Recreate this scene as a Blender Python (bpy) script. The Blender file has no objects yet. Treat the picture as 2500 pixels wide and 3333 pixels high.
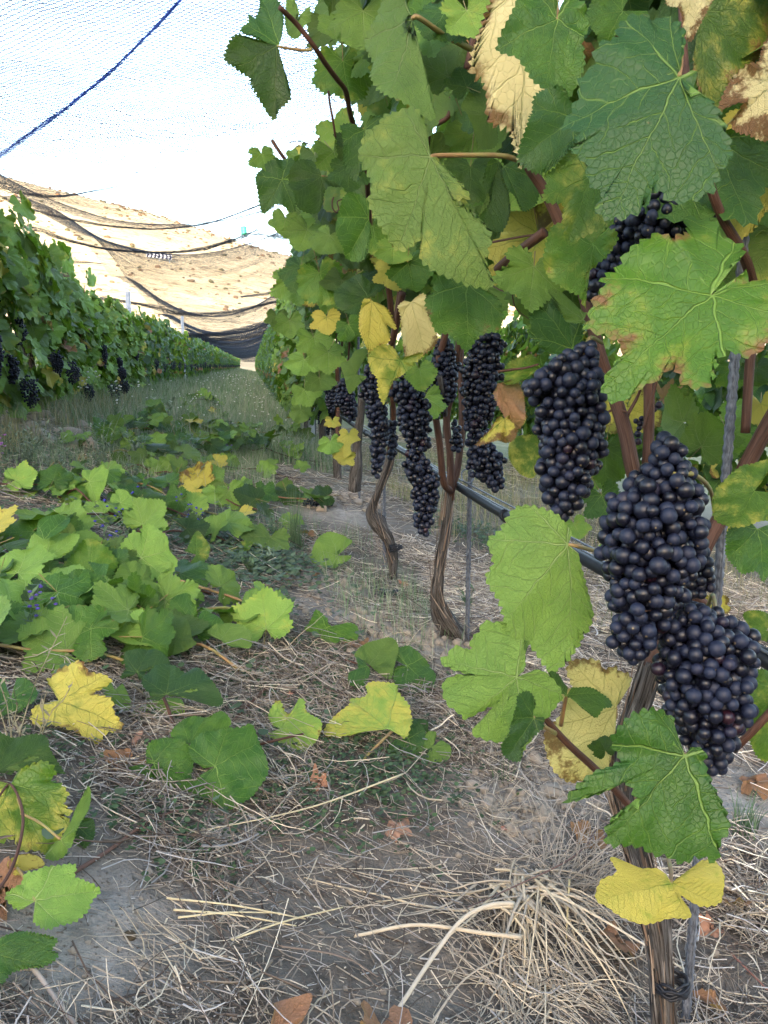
import bpy, math, random
import numpy as np
from mathutils import Vector, Matrix
R = math.radians
SC = bpy.context.scene
# ------------------------------------------------------------------ camera
CAM = np.array([0.0, 0.0, 0.70])
YAW, PITCH = R(9.0), R(10.13)
sy, cy, sp, cp = math.sin(YAW), math.cos(YAW), math.sin(PITCH), math.cos(PITCH)
FW = np.array([sy*cp, cy*cp, -sp]); RT = np.array([cy, -sy, 0.0]); UP = np.array([sy*sp, cy*sp, cp])
FO = 1770.0                      # focal length in units of a 1659 x 2212 picture
cd = bpy.data.cameras.new('camera'); cam = bpy.data.objects.new('camera', cd)
SC.collection.objects.link(cam)
cd.sensor_fit = 'VERTICAL'; cd.sensor_height = 24.0; cd.lens = 24.0*FO/2212
cd.clip_start = 0.02; cd.clip_end = 3000
cam.matrix_world = Matrix(((RT[0], UP[0], -FW[0], CAM[0]), (RT[1], UP[1], -FW[1], CAM[1]), (RT[2], UP[2], -FW[2], CAM[2]), (0, 0, 0, 1)))
SC.camera = cam
# ------------------------------------------------------------------ world, sun, exposure
SUN_EL, SUN_AZ = R(12), R(198)    # azimuth clockwise from +Y
w = bpy.data.worlds.new('World'); SC.world = w; w.use_nodes = True
nt = w.node_tree
bg = nt.nodes['Background']; sky = nt.nodes.new('ShaderNodeTexSky'); sky.sky_type = 'NISHITA'
sky.sun_disc = False; sky.sun_elevation = SUN_EL; sky.sun_rotation = SUN_AZ; sky.altitude = 300; sky.dust_density = 2.0; sky.air_density = 0.8; sky.ozone_density = 0.6
wb = nt.nodes.new('ShaderNodeMix'); wb.data_type = 'RGBA'; wb.blend_type = 'MULTIPLY'; wb.inputs[0].default_value = 1; wb.inputs[7].default_value = (1.09, 1.0, .90, 1)
nt.links.new(sky.outputs[0], wb.inputs[6]); nt.links.new(wb.outputs[2], bg.inputs[0]); bg.inputs[1].default_value = 0.15
ld = bpy.data.lights.new('sun', 'SUN'); ld.energy = 2.0; ld.angle = R(0.5); ld.color = (1, 0.93, 0.82)
sun = bpy.data.objects.new('sun', ld); SC.collection.objects.link(sun)
sd = Vector((math.sin(SUN_AZ)*math.cos(SUN_EL), math.cos(SUN_AZ)*math.cos(SUN_EL), math.sin(SUN_EL)))
sun.rotation_euler = sd.to_track_quat('Z', 'Y').to_euler()
SC.view_settings.view_transform = 'Standard'; SC.view_settings.look = 'None'; SC.view_settings.gamma = 1
SC.view_settings.exposure = 3.4
SC.render.film_transparent = False
SC.cycles.max_bounces = 6; SC.cycles.diffuse_bounces = 2; SC.cycles.glossy_bounces = 2; SC.cycles.transmission_bounces = 4
SC.cycles.caustics_reflective = False; SC.cycles.caustics_refractive = False
SC.cycles.use_denoising = True
# ------------------------------------------------------------------ picture helpers: a direction in the photo -> a point in the place
OFF = {'O': (0, 0, 1.0)}
for k, (ox, oy) in dict(C1=(0, 0), C2=(700, 0), C3=(1500, 0), C4=(0, 833), C5=(750, 833), C6=(1500, 833),
                        D1=(0, 1667), D2=(750, 1667), D3=(1500, 1667), D4=(0, 2500), D5=(750, 2500), D6=(1500, 2500)).items():
    OFF[k] = (ox*.6636, oy*.6636, .4)
def o2(c, x, y):
    a = OFF[c]; return a[0]+a[2]*x, a[1]+a[2]*y
def ray(u, v):
    return FW + (u-829.5)/FO*RT - (v-1106)/FO*UP
def at_depth(u, v, d): return CAM + ray(u, v)*d
def at_x(u, v, x):
    r = ray(u, v); return CAM + r*(x/r[0])
def at_y(u, v, y):
    r = ray(u, v); return CAM + r*(y/r[1])
def project(P):
    q = P-CAM; d = q@FW
    return 829.5+FO*(q@RT)/d, 1106-FO*(q@UP)/d, d
# ------------------------------------------------------------------ noise
_rs = np.random.RandomState(7)
_T = _rs.rand(64, 64, 64)
def vnoise(p):
    p = np.asarray(p, float); i = np.floor(p).astype(int); f = p-i; f = f*f*(3-2*f); i &= 63; j = (i+1) & 63
    a = lambda x, y, z: _T[x[..., 0], y[..., 1], z[..., 2]]
    fx, fy, fz = f[..., 0], f[..., 1], f[..., 2]
    L = lambda a_, b_, t: a_+(b_-a_)*t
    return L(L(L(a(i, i, i), a(j, i, i), fx), L(a(i, j, i), a(j, j, i), fx), fy), L(L(a(i, i, j), a(j, i, j), fx), L(a(i, j, j), a(j, j, j), fx), fy), fz)*2-1
def fbm2(x, y, s, o=3, seed=0.0):
    r = 0; a = 1; t = 0
    for k in range(o):
        r = r+a*vnoise(np.stack([x*s+seed*7.3+k*11.1, y*s+seed*3.1+k*5.7, np.full_like(np.asarray(x, float), seed+k*3.3)], -1)); t += a; a *= .5; s *= 2.03
    return r/t
def sstep(a, b, x):
    t = np.clip((x-a)/(b-a), 0, 1); return t*t*(3-2*t)
# ------------------------------------------------------------------ meshes
def make_mesh(name, V, F, mats, uv=None, col=None, colname='lc', midx=None, smooth=True):
    """V (n,3); F list of (m,k) index arrays"""
    me = bpy.data.meshes.new(name); V = np.asarray(V, np.float32)
    if isinstance(F, np.ndarray): F = [F]
    F = [np.asarray(f, np.int32) for f in F if len(f)]
    me.vertices.add(len(V)); me.vertices.foreach_set('co', V.ravel())
    lv = np.concatenate([f.ravel() for f in F]); tot = np.concatenate([np.full(len(f), f.shape[1], np.int32) for f in F])
    st = np.concatenate([[0], np.cumsum(tot)[:-1]]).astype(np.int32)
    me.loops.add(len(lv)); me.loops.foreach_set('vertex_index', lv)
    me.polygons.add(len(tot)); me.polygons.foreach_set('loop_start', st); me.polygons.foreach_set('loop_total', tot)
    if smooth: me.polygons.foreach_set('use_smooth', np.ones(len(tot), bool))
    for m in (mats if isinstance(mats, (list, tuple)) else [mats]): me.materials.append(m)
    if midx is not None: me.polygons.foreach_set('material_index', np.asarray(midx, np.int32))
    if uv is not None:
        l = me.uv_layers.new(name='UVMap'); l.data.foreach_set('uv', np.asarray(uv, np.float32)[lv].ravel())
    if col is not None:
        a = me.color_attributes.new(colname, 'FLOAT_COLOR', 'POINT'); a.data.foreach_set('color', np.asarray(col, np.float32).ravel())
    me.update(); me.validate(verbose=False)
    return me
class Geo:
    """collects pieces: vertices, quads, uv, colour, material index"""
    def __init__(s): s.V = []; s.F = []; s.U = []; s.C = []; s.M = []; s.n = 0
    def add(s, V, F, uv=None, col=None, m=0):
        V = np.asarray(V, float); n = len(V)
        s.V.append(V); s.F.append(np.asarray(F)+s.n)
        s.U.append(np.zeros((n, 2)) if uv is None else uv)
        c = np.zeros((n, 4)) if col is None else np.asarray(col, float)
        s.C.append(np.tile(c, (n, 1)) if c.ndim == 1 else c)
        s.M.append(np.full(len(F), m) if np.isscalar(m) else m); s.n += n; return s
    def merge(s, g, mat=None, cmul=None):
        for V, U, C in zip(g.V, g.U, g.C): 
            pass
        V = np.concatenate(g.V); 
        if mat is not None: V = V@np.asarray(mat)[:3, :3].T+np.asarray(mat)[:3, 3]
        s.V.append(V); s.U.append(np.concatenate(g.U)); s.C.append(np.concatenate(g.C) if cmul is None else cmul(np.concatenate(g.C)))
        for F, M in zip(g.F, g.M): s.F.append(F+s.n); s.M.append(M)
        s.n += len(V)
    def mesh(s, name, mats, smooth=True, origin=None):
        V = np.concatenate(s.V)
        if origin is not None: V = V-np.asarray(origin)
        return make_mesh(name, V, s.F, mats, np.concatenate(s.U), np.concatenate(s.C), midx=np.concatenate(s.M), smooth=smooth)
def obj(name, me, parent=None, mat=None, **props):
    o = bpy.data.objects.new(name, me); SC.collection.objects.link(o)
    if mat is not None: o.matrix_local = Matrix([list(map(float, r)) for r in mat])
    if parent is not None: o.parent = parent
    for k, v in props.items():
        if v is not None: o[k] = v
    return o
def thing(name, label, cat, loc=(0, 0, 0), group=None, me=None):
    o = bpy.data.objects.new(name, me); SC.collection.objects.link(o); o.location = [float(a) for a in loc]
    o['label'] = label; o['category'] = cat
    if group: o['group'] = group
    if me is None: o.empty_display_size = .05
    return o
def T(loc): m = np.eye(4); m[:3, 3] = loc; return m
def nrm(v): v = np.asarray(v, float); return v/(np.linalg.norm(v)+1e-12)
def tube(path, rad, sides=8, amp=0, rng=None, ridges=0, seed=0, cap=True, twist=0):
    P = np.asarray(path, float); n = len(P); rad = np.broadcast_to(np.asarray(rad, float), (n,))
    t = np.gradient(P, axis=0); t /= np.linalg.norm(t, axis=1)[:, None]+1e-12
    a = nrm(np.cross(t[0], [0.3, 0.2, 1.0] if abs(t[0][2]) < .9 else [1, 0, 0])); A = [a]
    for i in range(1, n):
        a = A[-1]-t[i]*(A[-1]@t[i]); A.append(nrm(a))
    A = np.array(A); B = np.cross(t, A)
    L = np.concatenate([[0], np.cumsum(np.linalg.norm(np.diff(P, axis=0), axis=1))])
    th = np.arange(sides)*2*math.pi/sides
    tt = th[None, :]+twist*L[:, None]
    rr = np.repeat(rad[:, None], sides, 1)
    if amp:
        q = np.stack([np.cos(th)[None, :]*2.2+0*L[:, None]+seed, np.sin(th)[None, :]*2.2+0*L[:, None], L[:, None]*9+0*th[None, :]], -1)
        q2 = np.stack([np.cos(th)[None, :]*(ridges or 5)+0*L[:, None]+seed, np.sin(th)[None, :]*(ridges or 5)+0*L[:, None], L[:, None]*14+0*th[None, :]], -1)
        rr = rr*(1+amp*(.5*vnoise(q)+.7*vnoise(q2)))
    V = P[:, None, :]+rr[..., None]*(np.cos(tt)[..., None]*A[:, None, :]+np.sin(tt)[..., None]*B[:, None, :])
    V = V.reshape(-1, 3)
    i = np.arange(n-1)[:, None]*sides; j = np.arange(sides)[None, :]; k = (j+1) % sides
    F = np.stack([i+j, i+k, i+sides+k, i+sides+j], -1).reshape(-1, 4)
    uv = np.stack([np.repeat(L, sides), np.tile(th/(2*math.pi), n)], -1)
    if cap:
        for base in (0, (n-1)*sides):
            m = len(V); V = np.vstack([V, V[base:base+sides].mean(0)]); uv = np.vstack([uv, uv[base]])
            q = np.stack([base+np.arange(sides), base+(np.arange(sides)+1) % sides, np.full(sides, m), np.full(sides, m)], -1)
            h = sides//2
            # quads over the cap centre
            q = np.array([[base+(2*a_) % sides, base+(2*a_+1) % sides, base+(2*a_+2) % sides, m] for a_ in range(sides//2)])
            if base == 0: q = q[:, ::-1]
            F = np.vstack([F, q])
    return V, F, uv
def spline(pts, n):
    P = np.asarray(pts, float); m = len(P)
    if m == 2: return P[0]+(P[1]-P[0])*np.linspace(0, 1, n)[:, None]
    Q = np.vstack([2*P[0]-P[1], P, 2*P[-1]-P[-2]]); t = np.linspace(0, m-1, n); i = np.minimum(t.astype(int), m-2); f = (t-i)[:, None]
    a, b, c, d = Q[i], Q[i+1], Q[i+2], Q[i+3]
    return .5*(2*b+(c-a)*f+(2*a-5*b+4*c-d)*f**2+(3*b-a-3*c+d)*f**3)
def prisms(P, rad, sides=3, col=None):
    """P (m,k,3) many thin stems at once; rad (m,k) or scalar"""
    P = np.asarray(P, float); m, k, _ = P.shape; rad = np.broadcast_to(np.asarray(rad, float), (m, k))
    t = np.gradient(P, axis=1) if k > 2 else np.repeat(P[:, 1:2]-P[:, 0:1], 2, 1)
    t = t/(np.linalg.norm(t, axis=2, keepdims=True)+1e-12)
    ref = np.where(np.abs(t[..., 2:3]) < .9, np.array([0, 0, 1.]), np.array([1., 0, 0]))
    A = np.cross(t, ref); A /= np.linalg.norm(A, axis=2, keepdims=True)+1e-12; B = np.cross(t, A)
    th = np.arange(sides)*2*math.pi/sides
    V = P[:, :, None, :]+rad[:, :, None, None]*(np.cos(th)[None, None, :, None]*A[:, :, None, :]+np.sin(th)[None, None, :, None]*B[:, :, None, :])
    V = V.reshape(-1, 3)
    b = np.arange(m)[:, None, None]*k*sides+np.arange(k-1)[None, :, None]*sides; j = np.arange(sides)[None, None, :]; jj = (j+1) % sides
    F = np.stack([b+j, b+jj, b+sides+jj, b+sides+j], -1).reshape(-1, 4)
    C = None if col is None else np.repeat(col, k*sides, 0)
    return V, F, C
def ribbons(P, wid, side, col=None):
    """P (m,k,3) blades; wid (m,k); side (m,3) width direction"""
    m, k, _ = P.shape; d = side[:, None, :]*wid[..., None]*.5
    V = np.stack([P-d, P+d], 2).reshape(-1, 3)
    b = np.arange(m)[:, None]*k*2+np.arange(k-1)[None, :]*2
    F = np.stack([b, b+1, b+3, b+2], -1).reshape(-1, 4)
    return V, F, (None if col is None else np.repeat(col, k*2, 0))
# ------------------------------------------------------------------ node expressions
class E:
    nt = None
    def __init__(s, k): s.k = k
    @staticmethod
    def m(op, *a, clamp=False):
        n = E.nt.nodes.new('ShaderNodeMath'); n.operation = op; n.use_clamp = clamp
        for i, v in enumerate(a):
            if isinstance(v, E): E.nt.links.new(v.k, n.inputs[i])
            else: n.inputs[i].default_value = v
        return E(n.outputs[0])
    def __add__(s, o): return E.m('ADD', s, o)
    __radd__ = __add__
    def __mul__(s, o): return E.m('MULTIPLY', s, o)
    __rmul__ = __mul__
    def __sub__(s, o): return E.m('SUBTRACT', s, o)
    def __rsub__(s, o): return E.m('SUBTRACT', o, s)
    def __truediv__(s, o): return E.m('DIVIDE', s, o)
    def gt(s, o): return E.m('GREATER_THAN', s, o)
    def abs(s): return E.m('ABSOLUTE', s)
    def max(s, o): return E.m('MAXIMUM', s, o)
    def clamp(s): return E.m('ADD', s, 0.0, clamp=True)
def ss(a, b, x):
    n = E.nt.nodes.new('ShaderNodeMapRange'); n.interpolation_type = 'SMOOTHSTEP'
    for i, v in ((0, x), (1, a), (2, b)):
        if isinstance(v, E): E.nt.links.new(v.k, n.inputs[i])
        else: n.inputs[i].default_value = v
    return E(n.outputs[0])
def mixc(f, a, b):
    n = E.nt.nodes.new('ShaderNodeMix'); n.data_type = 'RGBA'
    for i, v in ((0, f), (6, a), (7, b)):
        if isinstance(v, E): E.nt.links.new(v.k, n.inputs[i])
        elif isinstance(v, tuple): n.inputs[i].default_value = (*v, 1)
        else: n.inputs[i].default_value = v
    return E(n.outputs[2])
def node(t, **kw):
    n = E.nt.nodes.new(t)
    for k, v in kw.items():
        if k in n.inputs:
            if isinstance(v, E): E.nt.links.new(v.k, n.inputs[k])
            else: n.inputs[k].default_value = v
        else: setattr(n, k, v)
    return n
def noise(vec, scale, detail=2, rough=.5, dist=0, dim='3D'):
    n = node('ShaderNodeTexNoise', Vector=vec, Scale=scale, Detail=detail, Roughness=rough, Distortion=dist); return E(n.outputs[0])
def scaled(vec, x, y, z):
    n = node('ShaderNodeMapping', Vector=vec); n.inputs['Scale'].default_value = (x, y, z); return E(n.outputs[0])
def new_mat(name):
    m = bpy.data.materials.new(name); m.use_nodes = True; m.node_tree.nodes.clear(); E.nt = m.node_tree
    E.out = m.node_tree.nodes.new('ShaderNodeOutputMaterial'); return m
def principled(**kw):
    n = E.nt.nodes.new('ShaderNodeBsdfPrincipled')
    for k, v in kw.items():
        k = k.replace('_', ' ')
        if isinstance(v, E): E.nt.links.new(v.k, n.inputs[k])
        elif isinstance(v, tuple): n.inputs[k].default_value = (*v, 1)
        else: n.inputs[k].default_value = v
    return n
def finish(sh): E.nt.links.new(sh.outputs[0], E.out.inputs[0])
def bump(h, strength=.5, dist=.002):
    n = node('ShaderNodeBump'); n.inputs['Strength'].default_value = strength; n.inputs['Distance'].default_value = dist
    E.nt.links.new(h.k, n.inputs['Height']); return E(n.outputs[0])
# ------------------------------------------------------------------ materials
def mat_leaf():
    m = new_mat('vine_leaf')
    uv = E(node('ShaderNodeUVMap').outputs[0]); sx = node('ShaderNodeSeparateXYZ'); E.nt.links.new(uv.k, sx.inputs[0])
    x, y = E(sx.outputs[0]), E(sx.outputs[1])
    at = node('ShaderNodeAttribute', attribute_name='lc'); sc = node('ShaderNodeSeparateColor'); E.nt.links.new(at.outputs['Color'], sc.inputs[0])
    yel, brn, rnd, rho = E(sc.outputs[0]), E(sc.outputs[1]), E(sc.outputs[2]), E(at.outputs['Alpha'])
    cmb = node('ShaderNodeCombineXYZ'); E.nt.links.new(x.k, cmb.inputs[0]); E.nt.links.new(y.k, cmb.inputs[1]); E.nt.links.new((rnd*17).k, cmb.inputs[2])
    P = E(cmb.outputs[0])
    nz = noise(P, 5, 2); nf = noise(P, 26, 2); nb = noise(P, 2.6, 3, .6)
    x = x+(nz-.5)*.07; y = y+(noise(P, 4.1, 1)-.5)*.07
    a = E.m('ARCTAN2', x, y).abs(); r = E.m('SQRT', x*x+y*y)
    c = .9076*a.gt(.4538)+.925*a.gt(1.37)+.785*a.gt(2.2)
    t = r*E.m('COSINE', a-c); s = r*E.m('SINE', a-c)
    sa = s.abs()
    main = 1-ss(.35, 1.0, sa/(.0125*(1.12-t).max(.15)))
    ph = (t-sa*.75)/.15+s.gt(0)*.5+(noise(P, 3.3, 2)-.5)*1.3
    sec = (1-ss(.0, .009, (E.m('FRACT', ph)-.5).abs()*.15))*(1-ss(.3, .6, sa))
    vo = node('ShaderNodeTexVoronoi', feature='DISTANCE_TO_EDGE', Vector=P, Scale=21.0); vd = E(vo.outputs['Distance'])
    ter = 1-ss(0, .09, vd)
    vein = main.max(sec*.75)
    back = E(node('ShaderNodeNewGeometry').outputs['Backfacing'])
    # colours
    g1 = mixc(ss(.3, .7, nb), (.020, .068, .009), (.050, .120, .012))
    g1 = mixc(rnd*.8, g1, (.017, .062, .018))
    g1 = mixc(ter*.13+vein*.75, g1, (.16, .25, .06))
    gu = mixc(ss(.3, .7, nb), (.105, .195, .040), (.14, .24, .048)); gu = mixc(vein*.6+ter*.12, gu, (.28, .36, .14))
    g = mixc(back, g1, gu)
    yk = ss(.0, .42, yel*1.25-.60+(nb-.5)*.9+(rho-.5)*.28*yel-vein*.10+(nf-.5)*.12)*(yel.gt(.02))
    yc = mixc(nf, (.40, .38, .055), (.56, .46, .09)); yc = mixc(ss(.90, 1.0, yel), yc, (.62, .54, .26)); yc = mixc(vein*.35, yc, (.34, .33, .09))
    lg = mixc(ss(.2, 1.0, yel), g, mixc(back, (.13, .24, .022), (.20, .30, .06)))
    fr = E.m('FRACT', rnd*7.31); lgv = node('ShaderNodeHueSaturation', Color=lg, Value=fr*.95+.52, Saturation=1.06); lg = E(lgv.outputs[0])
    col = mixc(yk, lg, yc)
    bk = ss(.0, .16, brn*.9-.62+(nb-.5)*1.0+(rho-.62)*.55+(nf-.5)*.25)*brn.gt(.02)
    spots = ss(.0, .05, noise(P, 9, 2, .7)-.80+brn*.12)*brn.gt(.02)
    bc = mixc(nf, (.075, .028, .009), (.22, .105, .035))
    col = mixc(bk.max(spots), col, bc)
    dry = brn.gt(1.5)
    col = mixc(dry, col, mixc(nf, (.20, .085, .04), (.42, .22, .13)))
    h = (main*1.0).max(sec*.42).max(ter*.17)*(back*2-1)+nf*.35+noise(P, 60, 1)*.15
    b = bump(h, 1.0, .0020)
    pr = principled(Base_Color=col, Roughness=E.m('ADD', back*.12+nf*.15, .40), Normal=b)
    pr.inputs['Specular IOR Level'].default_value = .42
    tr = node('ShaderNodeBsdfTranslucent'); E.nt.links.new(mixc(.5, col, (.22, .36, .015)).k, tr.inputs[0]); E.nt.links.new(b.k, tr.inputs['Normal'])
    mx = node('ShaderNodeMixShader'); mx.inputs[0].default_value = .34
    E.nt.links.new(pr.outputs[0], mx.inputs[1]); E.nt.links.new(tr.outputs[0], mx.inputs[2]); finish(mx)
    return m
def mat_simple(name, c1, c2=None, rough=.7, scale=40, spec=.3, bmp=.3, bd=.001, metal=0, stretch=None):
    m = new_mat(name); tc = E(node('ShaderNodeTexCoord').outputs['Object']); v = tc if stretch is None else scaled(tc, *stretch)
    n = noise(v, scale, 4, .6); col = mixc(ss(.3, .7, n), c1, c2 or c1)
    p = principled(Base_Color=col, Roughness=rough, Metallic=metal, Normal=bump(n, bmp, bd)); p.inputs['Specular IOR Level'].default_value = spec; finish(p); return m
def mat_bark(name, dark, mid, light, su=9, sv=30, strength=1.0, dist=.004, rough=.85):
    m = new_mat(name); uv = E(node('ShaderNodeUVMap').outputs[0])
    sx = node('ShaderNodeSeparateXYZ'); E.nt.links.new(uv.k, sx.inputs[0]); L, a = E(sx.outputs[0]), E(sx.outputs[1])*6.2832
    cmb = node('ShaderNodeCombineXYZ'); E.nt.links.new((L*su).k, cmb.inputs[0]); E.nt.links.new((E.m('COSINE', a)*sv*.16).k, cmb.inputs[1]); E.nt.links.new((E.m('SINE', a)*sv*.16).k, cmb.inputs[2])
    P = E(cmb.outputs[0]); n = noise(P, 1.6, 5, .65, .3); n2 = noise(P, .5, 3, .6)
    col = mixc(ss(.35, .62, n), dark, mid); col = mixc(ss(.55, .75, n2)*ss(.4, .6, n), col, light)
    p = principled(Base_Color=col, Roughness=rough, Normal=bump(n, strength, dist)); p.inputs['Specular IOR Level'].default_value = .2; finish(p); return m
def mat_vcol(name, rough=.8, spec=.2, trans=0):
    m = new_mat(name); at = node('ShaderNodeAttribute', attribute_name='lc'); tc = E(node('ShaderNodeTexCoord').outputs['Object'])
    n = noise(tc, 90, 2); col = mixc(n*.35, E(at.outputs['Color']), (.10, .08, .06))
    p = principled(Base_Color=col, Roughness=rough); p.inputs['Specular IOR Level'].default_value = spec
    if trans:
        tr = node('ShaderNodeBsdfTranslucent'); E.nt.links.new(col.k, tr.inputs[0]); mx = node('ShaderNodeMixShader'); mx.inputs[0].default_value = trans
        E.nt.links.new(p.outputs[0], mx.inputs[1]); E.nt.links.new(tr.outputs[0], mx.inputs[2]); finish(mx)
    else: finish(p)
    return m
def mat_berry():
    m = new_mat('grape_berry'); at = node('ShaderNodeAttribute', attribute_name='lc'); sc = node('ShaderNodeSeparateColor'); E.nt.links.new(at.outputs['Color'], sc.inputs[0])
    rnd, red, pole = E(sc.outputs[0]), E(sc.outputs[1]), E(sc.outputs[2])
    tc = E(node('ShaderNodeTexCoord').outputs['Object']); n = noise(tc, 130, 3, .6); nf = noise(tc, 700, 2)
    bloom = (ss(.25, .8, n*.55+rnd*.55)*.85+(nf-.5)*.10).clamp()
    base = mixc(red, (.0024, .0026, .0075), (.020, .005, .010))
    col = mixc(bloom, base, (.0062, .0105, .030))
    sc2 = ss(.70, .76, noise(tc, 55, 3, .7)); col = mixc(sc2*.5*(1-bloom), col, (.10, .045, .03))
    col = mixc(ss(.965, .99, pole), col, (.16, .12, .06))
    p = principled(Base_Color=col, Roughness=E.m('ADD', bloom*.28, .36), Normal=bump(nf, .05, .0006)); p.inputs['Specular IOR Level'].default_value = .42; finish(p); return m
M = {}
M['leaf'] = mat_leaf()
M['petiole'] = mat_simple('petiole', (.22, .24, .07), (.26, .13, .06), .5, 18, .35, .1)
M['berry'] = mat_berry()
M['stem'] = mat_simple('bunch_stem', (.16, .19, .05), (.20, .12, .05), .6, 60)
M['cane'] = mat_bark('cane_bark', (.05, .022, .014), (.105, .052, .034), (.20, .13, .095), 14, 30, .5, .0015, .55)
M['trunk'] = mat_bark('trunk_bark', (.020, .015, .012), (.125, .114, .104), (.38, .355, .33), 16, 46, 1.0, .004)
M['straw'] = mat_vcol('dry_straw', .75, .25, .15)
M['green'] = mat_vcol('green_plant', .6, .3, .25)
M['rebar'] = mat_bark('ribbed_steel', (.05, .056, .07), (.125, .14, .165), (.23, .255, .29), 60, 8, .3, .0006, .45)
M['hose'] = mat_simple('black_hose', (.005, .0055, .008), (.012, .013, .018), .5, 60, .35, .1)
M['wire'] = mat_simple('galvanised_wire', (.22, .24, .28), (.12, .13, .15), .45, 200, .5, .1, metal=.7)
M['post'] = mat_simple('galvanised_post', (.40, .43, .46), (.30, .33, .36), .5, 30, .5, .1, metal=.4)
M['net'] = mat_simple('bird_net', (.008, .014, .03), (.012, .024, .045), .6, 50)
M['rope'] = mat_simple('blue_rope', (.02, .06, .42), (.03, .10, .50), .6, 400, .3, .6)
# ------------------------------------------------------------------ leaves
CANON = [(.03, -.05), (.15, -.27), (.38, -.38), (.62, -.16, 1), (.61, .02), (.56, .11), (.68, .24), (.78, .46, 1), (.60, .60), (.45, .62), (.29, .78), (0, 1.0, 1),
         (-.29, .78), (-.45, .62), (-.60, .60), (-.78, .46, 1), (-.68, .24), (-.56, .11), (-.61, .02), (-.62, -.16, 1), (-.38, -.38), (-.15, -.27), (-.03, -.05)]
CANG = [105, 52, 0, -52, -105]
def leaf_geo(pts, teeth=40, nr=8, tsamp=3, tamp=.016, d=None, col=(0, 0, .5), seed=0, hole=None):
    """pts: outline in leaf plane (junction at 0, main tip towards +y), tips flagged; returns Geo in leaf coordinates"""
    rg = np.random.RandomState(seed); d = d or {}
    P = np.array([p[:2] for p in pts], float); tips = [i for i, p in enumerate(pts) if len(p) > 2]
    S = np.linalg.norm(P[tips[2]]) if len(tips) == 5 else np.linalg.norm(P, axis=1).max()
    n = len(P); K = 10; Q = spline(P, (n-1)*K+1); idx = np.arange(len(Q))/K
    seg = np.linalg.norm(np.diff(Q, axis=0), axis=1); L = np.concatenate([[0], np.cumsum(seg)])
    ns = teeth*tsamp; s = np.linspace(0, L[-1], ns+1)
    O = np.stack([np.interp(s, L, Q[:, 0]), np.interp(s, L, Q[:, 1])], -1); oi = np.interp(s, L, idx)
    tg = np.gradient(O, axis=0); tg /= np.linalg.norm(tg, axis=1)[:, None]+1e-9; nr2 = np.stack([tg[:, 1], -tg[:, 0]], -1)
    if (nr2*O).sum() < 0: nr2 = -nr2
    ph = np.arange(ns+1) % tsamp; amp = tamp*S*(.6+.8*rg.rand(ns//tsamp+2))[np.arange(ns+1)//tsamp]
    prof = {2: [-1, 1.2], 3: [-1, .6, 1.5]}[tsamp]
    off = np.array(prof)[ph]*amp; off[0] = off[-1] = 0
    edge = np.minimum(np.arange(ns+1), ns-np.arange(ns+1))/tsamp; off *= np.clip(edge/3, 0, 1)
    OT = nr2*off[:, None]
    if len(tips) == 5:
        sg = 1 if P[tips[0], 0] > P[tips[4], 0] else -1
        phi = np.degrees(np.arctan2(O[:, 0], O[:, 1])); im = int(np.argmin(np.abs(oi-tips[2])))
        ph2 = np.degrees(np.unwrap(np.radians(phi))); ph2 -= ph2[im]
        pk = np.array([ph2[int(np.argmin(np.abs(oi-k)))] for k in tips]); 
        if pk[0] > pk[-1]: pk = pk[::-1]; cang = [a for a in CANG[::-1]]
        else: cang = [a for a in CANG[::-1]]
        for i in range(1, 5): pk[i] = max(pk[i], pk[i-1]+8)
        for sgn_, o_ in ((1, (3, 4)), (-1, (1, 0))):
            prev = 0.0; pp = pk[2]
            for kk in o_:
                prev = prev+min(52 if kk in (1, 3) else 53, 1.25*abs(pk[kk]-pp)); pp = pk[kk]; cang[kk] = sgn_*prev
        pk = np.concatenate([[min(pk[0]-30, ph2.min()-1)], pk, [max(pk[-1]+30, ph2.max()+1)]]); cang = [min(-172, cang[0]-20) if cang[0] < -80 else cang[0]-40]+cang+[cang[-1]+(67 if cang[-1] > 80 else 40)]
        ang = np.radians(np.interp(ph2, pk, cang))
    else: ang = np.arctan2(O[:, 0], O[:, 1])
    rho = np.linspace(0, 1, nr+1)**.85
    XY = O[None]*rho[1:, None, None]+OT[None]*(rho[1:, None, None]**7)                       # nr, ns+1, 2
    rr = np.linalg.norm(XY, axis=2)/S
    UV = np.stack([rr*np.sin(ang)[None], rr*np.cos(ang)[None]], -1)
    V2 = np.vstack([[0, 0], XY.reshape(-1, 2)]); UV = np.vstack([[0, 0], UV.reshape(-1, 2)])
    RHO = np.concatenate([[0], np.repeat(rho[1:], ns+1)])
    x, y = V2[:, 0]/S, V2[:, 1]/S; r = np.hypot(x, y)+1e-9
    th = np.arctan2(x, y)
    z = d.get('fold', .12)*np.sqrt(x*x+.003)+d.get('droop', .18)*-(np.maximum(y, 0)**2)+d.get('cup', .0)*r*r+d.get('cupx', -.12)*x*x-d.get('back', .08)*np.minimum(y, 0)**2*2
    z += d.get('wave', .05)*RHO**2.2*np.sin(d.get('k', 5)*th+seed*1.7)+d.get('wave', .05)*.5*RHO**3*np.sin(11*th+seed)
    z += d.get('noise', .035)*vnoise(np.stack([x*3+seed, y*3, 0*x+seed*.37], -1))*np.minimum(1, r*3)
    z += d.get('quilt', .010)*vnoise(np.stack([x*11+seed, y*11, 0*x], -1))*np.minimum(1, r*3)
    # quilting between the five veins
    vv = np.degrees(np.abs(np.concatenate([[0], np.tile(ang, nr)]))); dv = np.min([np.abs(vv-c_) for c_ in (0, 52, 105, 158)], axis=0)
    z += .02*np.minimum(r, .8)*np.sin(np.clip(dv/26, 0, 1)*math.pi/2)*d.get('rib', 1)
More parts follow.
